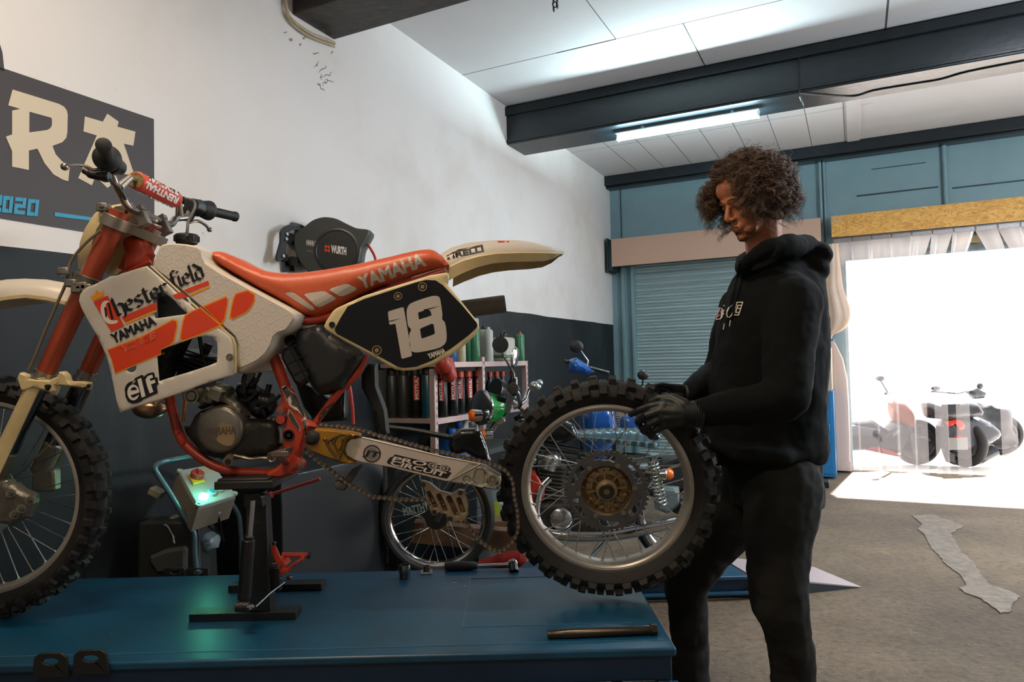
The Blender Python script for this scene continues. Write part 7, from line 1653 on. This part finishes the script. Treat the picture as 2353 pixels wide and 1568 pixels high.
mb = MB(); mb.box(P(1165,935), (.05,.24,.03), Matrix.Rotation(-.5,3,'Y')); mb.box(P(1150,965), (.05,.24,.03), Matrix.Rotation(-.5,3,'Y')); mb.tube([P(1150,905), P(1215,950)], .014, 12); mb.build('fork_yoke', ALU2, kb, bevel=.005)
mb = MB(); mb.tube(smoothpath([P(1178,893,3.36), P(1190,905,3.40), P(1195,930,3.5), P(1185,935,3.62), P(1185,935,3.8), P(1205,920,3.95), P(1215,895,4.02), P(1240,885,4.05)],5), .012, 12); mb.build('handlebar', CHROME, kb)
mb = MB(); mb.lathe(P(1178,893,3.28), V((.1,1,-.1)), [(0,.004),(.002,.026),(.01,.028),(.02,.021),(.11,.021),(.115,.028),(.12,.028)], 24); mb.build('grip', RUBB, kb)
mb = MB(); mb.tube(smoothpath([P(1178,905,3.4), P(1170,925,3.45), P(1166,945,3.5)],4), .016, 10); mb.build('switchgear', STEEL, kb)
mb = MB(); mb.ell(P(1230,888,4.0), (.035,.04,.03)); mb.ell(P(1240,880,4.0),(.02,.03,.02)); mb.build('switchgear', STEEL, kb)
hc = P(1142,903,3.62)
mb = MB(); mb.lathe(hc, V((-.85,-.45,.25)), [(-.07,.01),(-.06,.045),(-.02,.068),(.01,.075),(.014,.078),(.02,.075),(.02,.001)], 32); mb.build('instrument_bucket', mat('gloss_black','#101214',.15), kb)
hl = P(1120,938,3.60)
mb = MB(); mb.lathe(hl, V((-.72,-.62,.1)), [(-.10,.01),(-.09,.045),(-.05,.072),(.0,.082),(.03,.083)], 36); mb.build('headlamp_shell', mat('gloss_green','#1c8a3c',.12,coat=.6), kb)
mb = MB(); mb.lathe(hl, V((-.72,-.62,.1)), [(.028,.080),(.032,.090),(.042,.090),(.046,.080),(.052,.06),(.056,.001)], 36); mb.build('headlamp_lens', CHROME, kb)
for (x, y, Y) in ((1088,955,3.5),(1113,1002,3.55)):
    mb = MB(); q = P(x,y,Y); ax_2 = V((-1,-.25,0)); mb.lathe(q, ax_2, [(-.05,.01),(-.04,.028),(0,.033),(.001,.001)], 20); io = mb.build('indicator', CHROME, kb)
    mb = MB(); mb.lathe(q, ax_2, [(0,.032),(.012,.030),(.022,.020),(.024,.001)], 20); mb.build('amber_lens', mat('amber_lens','#e06a18',.2), io)
# round mirror and stem
mr = P(1183,822,3.36); mdir = V((-.95,.30,.18)).normalized()
mb = MB(); mb.lathe(mr, mdir, [(-.012,.02),(-.008,.045),(0,.053),(.004,.053),(.005,.050),(.004,.001)], 32)
mb.build('round_mirror', CHROME, kb)
mb = MB(); mb.tube([P(1154,812,3.36), P(1180,858,3.36), P(1183,880,3.36), P(1184,890,3.38)], .0055, 8); mb.tube([P(1183,868,3.36), P(1184,886,3.37)], .011, 12); mb.build('mirror_stem', CHROME, kb)
mb = MB(); mb.lathe(P(1148,794,3.36)+V((0,.0,0)), V((.2,-1,.1)), [(0,.01),(.01,.035),(.02,.04),(.021,.001)], 28); mb.build('left_mirror_back', BLK, kb)
# tank, seat, engine
mb = MB(); puff(mb, [(1180,960),(1210,945),(1270,950),(1320,975),(1335,1005),(1300,1020),(1220,1015),(1185,990)], KY-.09, .05, .045, step=.02, D=.10); mb.build('fuel_tank', mat('gloss_black','#101214'), kb)
mb = MB(); rs = []; n_ = 40
SEATQ = mat('quilted_silver_vinyl', '#5d7a84', .22, .6)
for i in range(n_+1):
    t = i/n_; x = 1322+(1515-1322)*t; top_ = 994+4*t-9*math.sin(t*2.2); bot = 1008+24*t; dent = abs(math.sin(i*PI/4))
    a = P(x,top_,KY-.11); b = P(x-6,bot,KY-.11); h_ = a.z-b.z; ring = []
    for k in range(14):
        an = PI*k/13; ring.append(V((a.x+.012*math.sin(an), KY-.115*math.cos(an)*(1), b.z+h_*(.35+.65*abs(math.sin(an))**.5)*(.9+.1*dent))))
    ring += [V((b.x,KY+.11,b.z)), V((b.x,KY-.118-.006*dent,b.z)), V((b.x,KY-.122-.008*dent,b.z+h_*.3))]
    rs.append(ring)
mb.rings(rs); mb.build('quilted_seat', SEATQ, kb, smooth=60)
mb = MB(); mb.tube([P(1215,1030), P(1325,1050)], .020, 14); mb.tube([P(1215,1012), P(1330,1035)], .012, 12); mb.tube([P(1330,1040), P(1520,1050)], .013, 12); mb.tube([P(1215,1015), P(1245,1150), P(1290,1230)], .014, 12); mb.tube([P(1290,1232), P(1420,1236), P(1470,1170), P(1500,1050)], .014, 12); mb.build('frame', mat('grey_frame_metal','#80898a',.25,.8), kb)
mb = MB()
for k in range(9): mb.box(P(1268,1068+k*9,KY), (.15-.004*k,.16,.006), Matrix.Rotation(.15,3,'Y'))
mb.box(P(1268,1105,KY), (.10,.11,.20)); mb.build('finned_cylinder', mat('grey_cast_metal','#6b675f'), kb)
mb = MB(); mb.tube([P(1256,1078,3.62), P(1262,1060,3.62)], .045, 20); mb.ell(P(1265,1055,3.66), (.06,.07,.05)); mb.ell(P(1225,1058,3.66), (.03,.04,.03)); mb.build('rocker_cover', mat('polished_case','#a9aeae',.18,.9), kb)
mb = MB(); mb.lathe(P(1289,1193,3.60), (0,-1,0), [(-.08,.06),(0,.058),(.015,.055),(.022,.045),(.024,.001)], 36); mb.build('round_engine_cover', mat('polished_case','#a9aeae'), kb)
mb = MB(); puff(mb, [(1225,1150),(1330,1145),(1400,1160),(1410,1215),(1330,1240),(1240,1235),(1222,1190)], KY-.05, .06, .03, step=.02); mb.build('crankcase', DARK, kb)
mb = MB(); puff(mb, [(1205,1088),(1228,1080),(1252,1120),(1250,1148),(1225,1152),(1212,1120)], KY-.11, .02, .01, step=.02); mb.build('red_side_shield', mat('red_part','#a82c20',.3), kb)
mb = MB(); mb.tube(smoothpath([P(1262,1100,3.62), P(1240,1130,3.6), P(1235,1190,3.58), P(1270,1226,3.57), P(1380,1232,3.56), P(1470,1220,3.56), P(1560,1200,3.58)],5), [.02]*16+[.028]*15, 14); mb.build('exhaust_pipe', CHROME, kb)
mb = MB(); sp_ = [P(1500,1060,3.60), P(1520,1160,3.60)]; ax_3 = (sp_[1]-sp_[0]); u3, w3 = frame(ax_3)
mb.tube([sp_[0]+ax_3*(t/140)+(u3*math.cos(t/140*2*PI*12)+w3*math.sin(t/140*2*PI*12))*.026 for t in range(141)], .0048, 8); mb.tube(sp_, .010, 12); mb.build('shock_spring', STEEL, kb)
mb = MB(); q = P(1532,1090,3.56); mb.lathe(q, V((-1,0,0)), [(-.0,.026),(.01,.030),(.04,.022),(.045,.004)], 20); mb.tube([q, q+V((-.1,.02,.01))], .008, 8); io = mb.build('indicator', CHROME, kb)
mb = MB(); mb.lathe(q, V((1,0,0)), [(0,.029),(.02,.027),(.032,.018),(.034,.001)], 20); mb.build('amber_lens', mat('amber_lens','#e06a18'), io)
mb = MB(); puff(mb, [(1500,1115),(1560,1118),(1560,1165),(1530,1180),(1505,1170)], 3.75, .05,.02, step=.03); mb.build('side_panel', mat('grey_paint_cover','#68777a'), kb)
mb = MB(); a = P(1330,1245,3.6); mb.tube([P(1400,1236,3.66), P(1350,1290,3.6)], .010, 8); mb.build('side_stand', STEEL, kb)
# black bar with switch housing lying beside the chain
t = thing('spare_handlebar', 'black handlebar with switch housing beyond the swingarm, tilted down to the right', 'handlebar', P(1000,1000,2.75))
mb = MB(); mb.tube(smoothpath([P(880,982,2.78), P(950,990,2.76), P(1035,1006,2.74), P(1070,1012,2.74)],4), .011, 12); mb.build('bar', BLK, t)
mb = MB(); puff(mb, [(1032,1000),(1060,985),(1092,983),(1108,992),(1122,1030),(1128,1060),(1100,1058),(1070,1040),(1040,1050),(1030,1025)], 2.72, .035, .020, step=.009); mb.box(P(1078,1002,2.68), (.03,.02,.02)); mb.box(P(1098,1000,2.68), (.02,.02,.03)); mb.build('switch_housing', mat('gloss_black','#101214'), t, bevel=.001)
# ================================================================== BLUE SCOOTER
SB = mat('scooter_blue', '#16509a', .14, coat=.6)
bs = thing('blue_scooter', 'blue scooter parked beyond the classic motorcycle by the roller shutter', 'scooter', V((P(1380,1150,5.2).x, 5.2, 0)))
BYS = 5.2
mb = MB(); puff(mb, [(1306,828),(1325,822),(1345,835),(1368,855),(1345,862),(1305,856)], BYS-.05, .08, .06, step=.03, D=.1); mb.build('headlight_cowl', SB, bs)
mb = MB(); mb.tube([P(1298,830,BYS), P(1400,858,BYS-.1)], .014, 10); mb.build('handlebar', BLK, bs)
mb = MB(); mb.ell(P(1325,797,BYS), (.052,.015,.046)); mb.build('mirror', BLK, bs)
mb = MB(); mb.tube([P(1332,803,BYS), P(1351,829,BYS), P(1350,840,BYS)], .006, 8); mb.build('mirror_stem', CHROME, bs)
mb = MB(); mb.ell(P(1478,862,BYS-.3), (.042,.02,.036)); mb.tube([P(1478,868,BYS-.3), P(1476,885,BYS-.25), P(1450,905,BYS-.1)], .006, 8); mb.build('mirror', BLK, bs)
mb = MB(); puff(mb, sm2([(1335,945),(1350,925),(1400,922),(1412,950),(1415,1000),(1390,1060),(1350,1060),(1335,1000)],2), BYS-.1, .16, .08, step=.05, D=.2); mb.build('front_shield', SB, bs)
mb = MB(); puff(mb, sm2([(1425,965),(1445,950),(1475,955),(1480,990),(1460,1010),(1430,1005)],2), BYS-.4, .06, .05, step=.03); mb.build('rear_cowl', SB, bs)
mb = MB(); puff(mb, [(1345,1080),(1440,1060),(1600,1040),(1620,1120),(1500,1140),(1380,1130)], BYS, .15, .05, step=.06); mb.build('floorboard', BLK, bs)
for x in (1345,1600): mb = MB(); c = P(x,1140,BYS); c.z = .22; mb.torus(c, (0,1,0), .17, .05, 32, 12); mb.tube([c-V((0,.05,0)), c+V((0,.05,0))], .09, 16); mb.build('wheel', mat('road_tyre','#171819'), bs)
mb = MB(); mb.tube([P(1345,1000,BYS), V((P(1345,1140,BYS).x,BYS,.22))], .04, 10); mb.build('fork', BLK, bs)
mb = MB(); puff(mb, [(1408,935),(1440,930),(1445,990),(1425,1010),(1410,985)], BYS+.1, .03, .02, step=.03)
for k in range(8): mb.box(P(1420,955+k*5.5,BYS+.04), (.09,.02,.006))
mb.build('slotted_panel', mat('box_side','#7d7364'), bs)
# ================================================================== DOORWAY: lintel, strip curtain, post, cabinet
mb = MB()
for z, s_, h in ((2.28,-.015,.03),(2.36,-.02,.05),(2.43,-.01,.03)): roombox(mb, s_-.02, s_+.02, D0, D1, z, z+h)
st(mb.build('trim_10', mat('lintel_rail','#77706a',.5,.3,var=.4,vs=8), smooth=0))
mb = MB(); roombox(mb, -.07, -.03, 3.62, 3.83, 2.33, 2.40); roombox(mb, -.07,-.03, 4.20,4.26,2.30,2.36); item(mb, 'junction_box', mat('cream_box','#a08c5c',.5), 'small cream box on the rail above the doorway seen through the curtain', 'box', bevel=.004)
SC = -.20
rail = MB(); roombox(rail, SC-.02, SC+.03, 2.50, 5.9, 2.43, 2.475)
cur = thing('strip_curtain', 'clear plastic strip curtain hanging across the bright open doorway', 'curtain', rm(SC,4.1,0))
rail.build('rail', mat('rail_clamp_metal','#8a8583',.4,.6,var=.6,vs=30), cur, bevel=.002)
def plastic():
    m = bpy.data.materials.new('clear_strip_plastic'); m.use_nodes = True; N = m.node_tree.nodes; L = m.node_tree.links; N.clear()
    o = N.new('ShaderNodeOutputMaterial'); tr_ = N.new('ShaderNodeBsdfTransparent'); tl = N.new('ShaderNodeBsdfTranslucent'); gl_ = N.new('ShaderNodeBsdfGlossy'); df = N.new('ShaderNodeBsdfDiffuse')
    tr_.inputs[0].default_value = (.97,.96,.97,1); tl.inputs[0].default_value = (.92,.86,.86,1); df.inputs[0].default_value = (.8,.76,.78,1); gl_.inputs['Roughness'].default_value = .12
    a = N.new('ShaderNodeMixShader'); a.inputs[0].default_value = .45; L.new(tl.outputs[0], a.inputs[1]); L.new(df.outputs[0], a.inputs[2])
    b = N.new('ShaderNodeMixShader')
    tc = N.new('ShaderNodeTexCoord'); sx = N.new('ShaderNodeSeparateXYZ'); L.new(tc.outputs['Object'], sx.inputs[0]); mr_ = N.new('ShaderNodeMapRange'); mr_.inputs['From Min'].default_value = 2.15; mr_.inputs['From Max'].default_value = 2.36; mr_.inputs['To Min'].default_value = .07; mr_.inputs['To Max'].default_value = .62; L.new(sx.outputs[2], mr_.inputs[0]); L.new(mr_.outputs[0], b.inputs[0]); L.new(tr_.outputs[0], b.inputs[1]); L.new(a.outputs[0], b.inputs[2])
    c = N.new('ShaderNodeMixShader'); c.inputs[0].default_value = .05; L.new(b.outputs[0], c.inputs[1]); L.new(gl_.outputs[0], c.inputs[2]); L.new(c.outputs[0], o.inputs[0]); return m
PLS = plastic(); MATS['clear_strip_plastic'] = PLS
CLM = mat('clamp_plate', '#9d9a9b', .35, .7, var=.5, vs=60)
rr = random.Random(3)
# groups of strips: (top centre, top width, bottom centre, bottom width)
strips = []; tc = 2.60
while tc < 5.8:
    if tc < 2.99: sh_, w_ = 0, .20
    elif tc < 3.16: sh_, w_ = -.02, .17
    elif tc < 3.72: sh_, w_ = -.075, .115
    elif tc < 4.05: sh_, w_ = .12, .13
    elif tc < 4.3: sh_, w_ = .04, .16
    else: sh_, w_ = (.05, .13) if int(tc*5.5) % 2 else (0, .17)
    strips.append((tc, .186, tc+sh_, w_)); tc += .18
for i, (tc, tw, bc, bw) in enumerate(strips):
    mb = MB(); rs = []; off = .012 if i % 2 else -.006
    for k in range(29):
        t = k/28; z = 2.45-t*2.42; g_ = min(1, t*7); c = tc+(bc-tc)*g_; w_ = tw+(bw-tw)*g_; amp = .010*math.sin(t*9+i)*g_
        rs.append([rm(SC+off+amp+.012*math.sin(j/6*PI*2+i), c-w_/2+w_*j/6, z) for j in range(7)])
    mb.rings(rs, closed=False, caps=False); so = mb.build('strip', PLS, cur, smooth=80)
    mb = MB(); roombox(mb, SC-.03, SC-.022, tc-tw/2+.01, tc+tw/2-.01, 2.42, 2.465)
    mb.build('clamp', CLM, so, bevel=.001)
# gathered strips tied at the left jamb
mb = MB(); rs = []
gp = [((1926,560),.05),((1930,610),.06),((1936,660),.085),((1950,700),.105),((1955,725),.11),((1948,748),.095),((1932,762),.07),((1915,770),.045),((1912,778),.03)]
gx_ = smoothpath([(x,y,r*1000) for (x,y),r in gp], 4)
for q in gx_:
    p = hit(q.x, q.y, W, C0.dot(W)+SC-.06); bb = (p-C0).dot(BD); r = q.z/1000; n_ = 36
    rs.append([rm(SC-.06+r*.6*math.sin(a)*(1+.10*math.sin(6*a)), bb-r+r*math.cos(a)*(1+.07*math.cos(5*a+q.y*.02)), p.z) for a in [2*PI*j/n_ for j in range(n_)]])
mb.rings(rs); mb.build('gathered_bundle', mat('cream_folded_plastic','#d8bfae',.35,var=.4,vs=4,var_col='#c9a26a'), cur, smooth=70)
mb = MB(); p = hit(1912,782,W,C0.dot(W)+SC-.06); mb.torus(V((p.x-.02,p.y,p.z)), (0,0,1), .035, .010, 24, 8); mb.build('blue_tie', mat('can_blue','#1f5aa0'), cur)
# post wrap at the jamb
pw = MB(); 
for s0_, w_ in ((.05,.10),): pass
rs = []
for x, y in ((1952,1068),(1951,1000),(1949,930),(1945,870),(1935,825),(1918,790),(1908,778)):
    p = hit(x, y, W, C0.dot(W)-.14); e = (p-C0).dot(BD); rs.append([rm(-.14,2.45,p.z), rm(-.14,e,p.z), rm(.0,e+.01,p.z), rm(.0,2.45,p.z)])
pw.rings(rs); roombox(pw, -.15, 0, 2.47, 2.60, .02, .12)
o = item(pw, 'door_post_guard', mat('cream_post','#cdb9ae',.6), 'cream padded post guard at the left side of the open doorway', 'post guard', bevel=.01)
mb = MB(); roombox(mb, -.62, -.14, 2.02, 2.47, .02, .88); cab = mb.build('cabinet_body', mat('cabinet_blue','#1a6aa0',.35), None, bevel=.008)
cb_ = thing('blue_cabinet', 'blue steel cabinet standing behind the man by the doorway', 'cabinet', rm(-.4,2.25,0)); cab.parent = cb_; cab.matrix_parent_inverse = PINV(cb_)
mb = MB(); roombox(mb, -.615,-.15, 2.03, 2.46, .88, 1.32); mb.build('pale_top_box', mat('pale_box','#a99f90',.6), cb_, bevel=.006)
mb = MB(); roombox(mb, -.627, -.62, 2.04, 2.45, .05, .85); mb.tube([rm(-.64,2.42,.48), rm(-.64,2.42,.55)], .01, 8); mb.build('cabinet_door', mat('cabinet_blue','#1a6aa0'), cb_, bevel=.003)
mb = MB(); roombox(mb, -1.15,-.98, 1.95, 2.42, 0, .06); mb.box(rm(-1.0,2.3,.10),(.12,.08,.06)); item(mb, 'door_wedge_box', BLK, 'low black block on the bright floor just behind the man', 'block', bevel=.005)
mb = MB(); a = onz(1868,1180,.0); b = onz(1855,1260,.0); mb.hexa([a+V((-.25,0,0)),b+V((-.25,0,0)),b,a],[p+V((0,0,.02)) for p in (a+V((-.25,0,0)),b+V((-.25,0,0)),b,a)]); item(mb, 'floor_mat', mat('rusty_plate','#8c6a60',.6,var=.4,vs=5), 'thin pinkish metal sheet lying on the floor behind the man', 'metal sheet')
# broken floor patch
mb = MB(); pt = [(2095,1185),(2140,1183),(2190,1200),(2215,1212),(2185,1225),(2195,1245),(2210,1270),(2232,1290),(2250,1312),(2262,1330),(2275,1345),(2310,1355),(2345,1372),(2325,1390),(2325,1406),(2300,1410),(2280,1396),(2255,1378),(2215,1362),(2205,1352),(2222,1345),(2205,1320),(2175,1300),(2160,1282),(2140,1262),(2128,1235),(2110,1218),(2120,1205)]
rp = random.Random(5); P2_ = []
for i in range(len(pt)):
    a, b = pt[i], pt[(i+1)%len(pt)]
    for k in range(4): t = k/4; P2_.append((a[0]+(b[0]-a[0])*t+rp.uniform(-2,2), a[1]+(b[1]-a[1])*t+rp.uniform(-1.5,1.5)))
mb.prism([[onz(x,y,.001) for x,y in P2_]], (0,0,.004)); item(mb, 'floor_patch', mat('worn_concrete_skin','#857a6e',.85,var=.8,vs=14,bump=.8,bs=30), 'flaking paler concrete patch in the floor at the right', 'floor patch', bevel=.001)
# ================================================================== SCOOTERS IN THE YARD
def scoot_wheel(par, c, r, ax=(0,1,0), nm='wheel', wd_=.055):
    mb = MB(); mb.torus(c, ax, r-wd_*.6, wd_*.6, 40, 12); o = mb.build(nm, mat('yard_scooter_tyre','#1b191a',.7), par)  # one even near-black rubber colour for the tyre
    a = V(ax).normalized(); mb = MB(); mb.lathe(c, a, [(-.03,.01),(-.03,.04),(.03,.04),(.03,.01)], 20); mb.lathe(c, a, [(-.02,r-wd_*1.2),(.02,r-wd_*1.2),(.02,r-wd_*1.5),(-.02,r-wd_*1.5)], 40)
    u, w = frame(a)
    for k in range(3): an = 2*PI*k/3+.5; d = u*math.cos(an)+w*math.sin(an); mb.tube([c+d*.03, c+d*(r-wd_*1.3)], .014, 8)
    mb.build('alloy_wheel', mat('silver_wheel','#4a494c',.4,.3), o); return o
YZ = -.015
sa = thing('parked_scooter', 'silver-grey maxi scooter with orange front outside the doorway, side on', 'scooter', V((4.2,7.8,YZ)))
Ya = 7.85; Q = lambda x, y, Y=Ya: at(x, y, Y)
c = Q(2107,1043); c.z = YZ+.26; scoot_wheel(sa, c, .26, (.15,1,0)); c2_ = Q(1850,1043); c2_.z = YZ+.26; scoot_wheel(sa, c2_, .26, (.1,1,0))
GS = mat('silver_scooter','#4c4e55',.35,.2)
mb = MB(); puff(mb, [(1900,985),(1950,960),(1990,958),(2030,985),(2060,960),(2085,975),(2080,1010),(2060,1045),(2030,1040),(1985,1035),(1900,1040)], Ya, .16, .06, step=.06); mb.build('body', mat('grey_scooter_body','#26282e',.3), sa)
mb = MB(); puff(mb, [(1880,985),(1960,975),(2020,985),(2025,1000),(1960,1005),(1880,1005)], Ya-.12, .06, .03, step=.05); mb.build('side_fairing', GS, sa)
mb = MB(); puff(mb, sm2([(2040,925),(2065,920),(2085,940),(2095,968),(2085,985),(2060,980),(2045,960)],2), Ya, .17, .07, step=.05); mb.build('front_fairing', mat('orange_scooter','#7d2f12',.3), sa)
mb = MB(); puff(mb, [(1990,1015),(2060,1040),(2070,1052),(1990,1035)], Ya-.13, .03,.02, step=.05); mb.build('red_sill', mat('red_sill','#8c2a26',.4), sa)
mb = MB(); mb.tube([Q(2080,965,Ya-.1), Q(2107,1043,Ya-.1)], .03, 12); mb.tube([Q(2080,965,Ya+.1), Q(2107,1043,Ya+.1)], .03, 12); mb.build('fork', GS, sa)
mb = MB(); puff(mb, [(2070,1000),(2085,990),(2125,1000),(2142,1015),(2140,1022),(2120,1010),(2090,1008),(2075,1012)], Ya, .07, .03, step=.04); mb.build('mudguard', GS, sa)
mb = MB(); mb.tube([Q(2035,905,Ya-.3), Q(2055,903,Ya), Q(2070,915,Ya+.3)], .015, 10); mb.tube([Q(2040,903,Ya-.25), Q(2022,872,Ya-.3)], .008, 8); mb.ell(Q(2022,870,Ya-.3), (.05,.02,.03)); mb.build('handlebar', BLK, sa)
sb = thing('parked_scooter', 'scooter with big grey top box and licence plate outside the doorway, seen from behind', 'scooter', V((4.85,7.5,YZ)))
Yb = 7.62; Q = lambda x, y, Y=Yb: at(x, y, Y)
c = Q(2215,1055); c.z = YZ+.26; scoot_wheel(sb, c, .26, (1,.45,0), wd_=.08)
mb = MB(); puff(mb, [(2133,928),(2200,918),(2232,925),(2245,945),(2240,958),(2170,965),(2142,962)], Yb-.1, .18, .06, step=.05, D=.1); mb.build('top_box', mat('grey_top_box','#2c2d35',.35), sb, smooth=50)
mb = MB(); mb.box(Q(2185,940,Yb-.29), (.20,.01,.10)); mb.build('top_box_pad', mat('grey_top_box2','#202128',.4), sb, bevel=.003)
mb = MB(); puff(mb, sm2([(2165,965),(2235,955),(2285,985),(2282,1010),(2240,1030),(2175,1040),(2163,1000)],2), Yb, .15, .07, step=.05); mb.build('tail_body', GS, sb)
mb = MB(); puff(mb, [(2170,970),(2190,962),(2212,968),(2218,985),(2205,990),(2195,975),(2180,982)], Yb-.17, .02, .01, step=.03); mb.box(Q(2203,1003,Yb-.19),(.10,.02,.02)); mb.build('tail_lamp', mat('red_lamp','#b52c18',.25), sb)
mb = MB(); mb.box(Q(2202,1020,Yb-.22), (.20,.008,.13)); mb.build('licence_plate', mat('plate_white','#7a7a78',.5), sb, bevel=.002)
mb = MB(); puff(mb, [(2165,1030),(2190,1040),(2195,1070),(2175,1062)], Yb-.1,.05,.02,step=.04); mb.build('hugger', mat('grey_scooter_body','#4c4f56'), sb); mb = MB(); mb.tube([Q(2235,990,Yb-.12), Q(2243,1050,Yb-.12)], .025, 12); mb.build('rear_shock', mat('grey_scooter_body','#4c4f56'), sb); mb = MB(); mb.tube([Q(2245,1055,Yb), Q(2285,1035,Yb)], .07, 16); mb.build('silencer', mat('grey_scooter_body','#4c4f56'), sb)
mb = MB(); mb.tube([Q(2140,900,Yb+.9), Q(2200,905,Yb+.9), Q(2255,890,Yb+.9)], .012, 8); mb.ell(Q(2150,893,Yb+.9), (.06,.02,.03)); mb.ell(Q(2252,888,Yb+.9), (.04,.02,.04)); puff(mb, [(2215,900),(2240,890),(2262,902),(2265,915),(2235,918)], Yb+.8, .06,.03,step=.05); mb.build('handlebar', mat('grey_scooter_body','#4c4f56'), sb)
sc_ = thing('parked_scooter', 'scooter under a dark wrinkled cover at the right edge of the yard', 'scooter', V((5.6,8.3,YZ)))
Yc_ = 8.5; Q = lambda x, y, Y=Yc_: at(x, y, Y)
mb = MB(); puff(mb, sm2([(2248,935),(2275,925),(2300,940),(2310,985),(2330,1028),(2300,1022),(2270,1015),(2255,990)],2), Yc_, .25, .12, step=.06); fo = fused(mb, 'dust_cover', mat('dark_cover_cloth','#15171c',.6), sc_, .03, 2, .5, .08, .15)
c = Q(2300,1040); c.z = YZ+.25; scoot_wheel(sc_, c, .25, (.3,1,0)); mb = MB(); puff(mb, [(2305,940),(2322,938),(2324,965),(2312,985),(2306,965)], Yc_+.3, .05,.03,step=.04); mb.build('front_screen', GS, sc_)

# groups of like things
for stem_, g_ in (('spray_can','spray cans on the shelf unit'),('oil_can','dark cans at the left end of the middle shelf'),('oil_bottle','red-capped oil bottles in the right shelf bay'),('parked_scooter','scooters parked in the yard'),('boxing_glove','red leather gloves at the shelf corner'),('metal_shaving','metal shavings on the blue deck'),('timber_block','wood blocks behind the spoked wheel'),('air_hose','red hoses behind the bike'),('wall_pipe','teal pipes on the blue wall')):
    for o in bpy.data.objects:
        if o.parent is None and o.name.split('.')[0] == stem_: o['group'] = g_
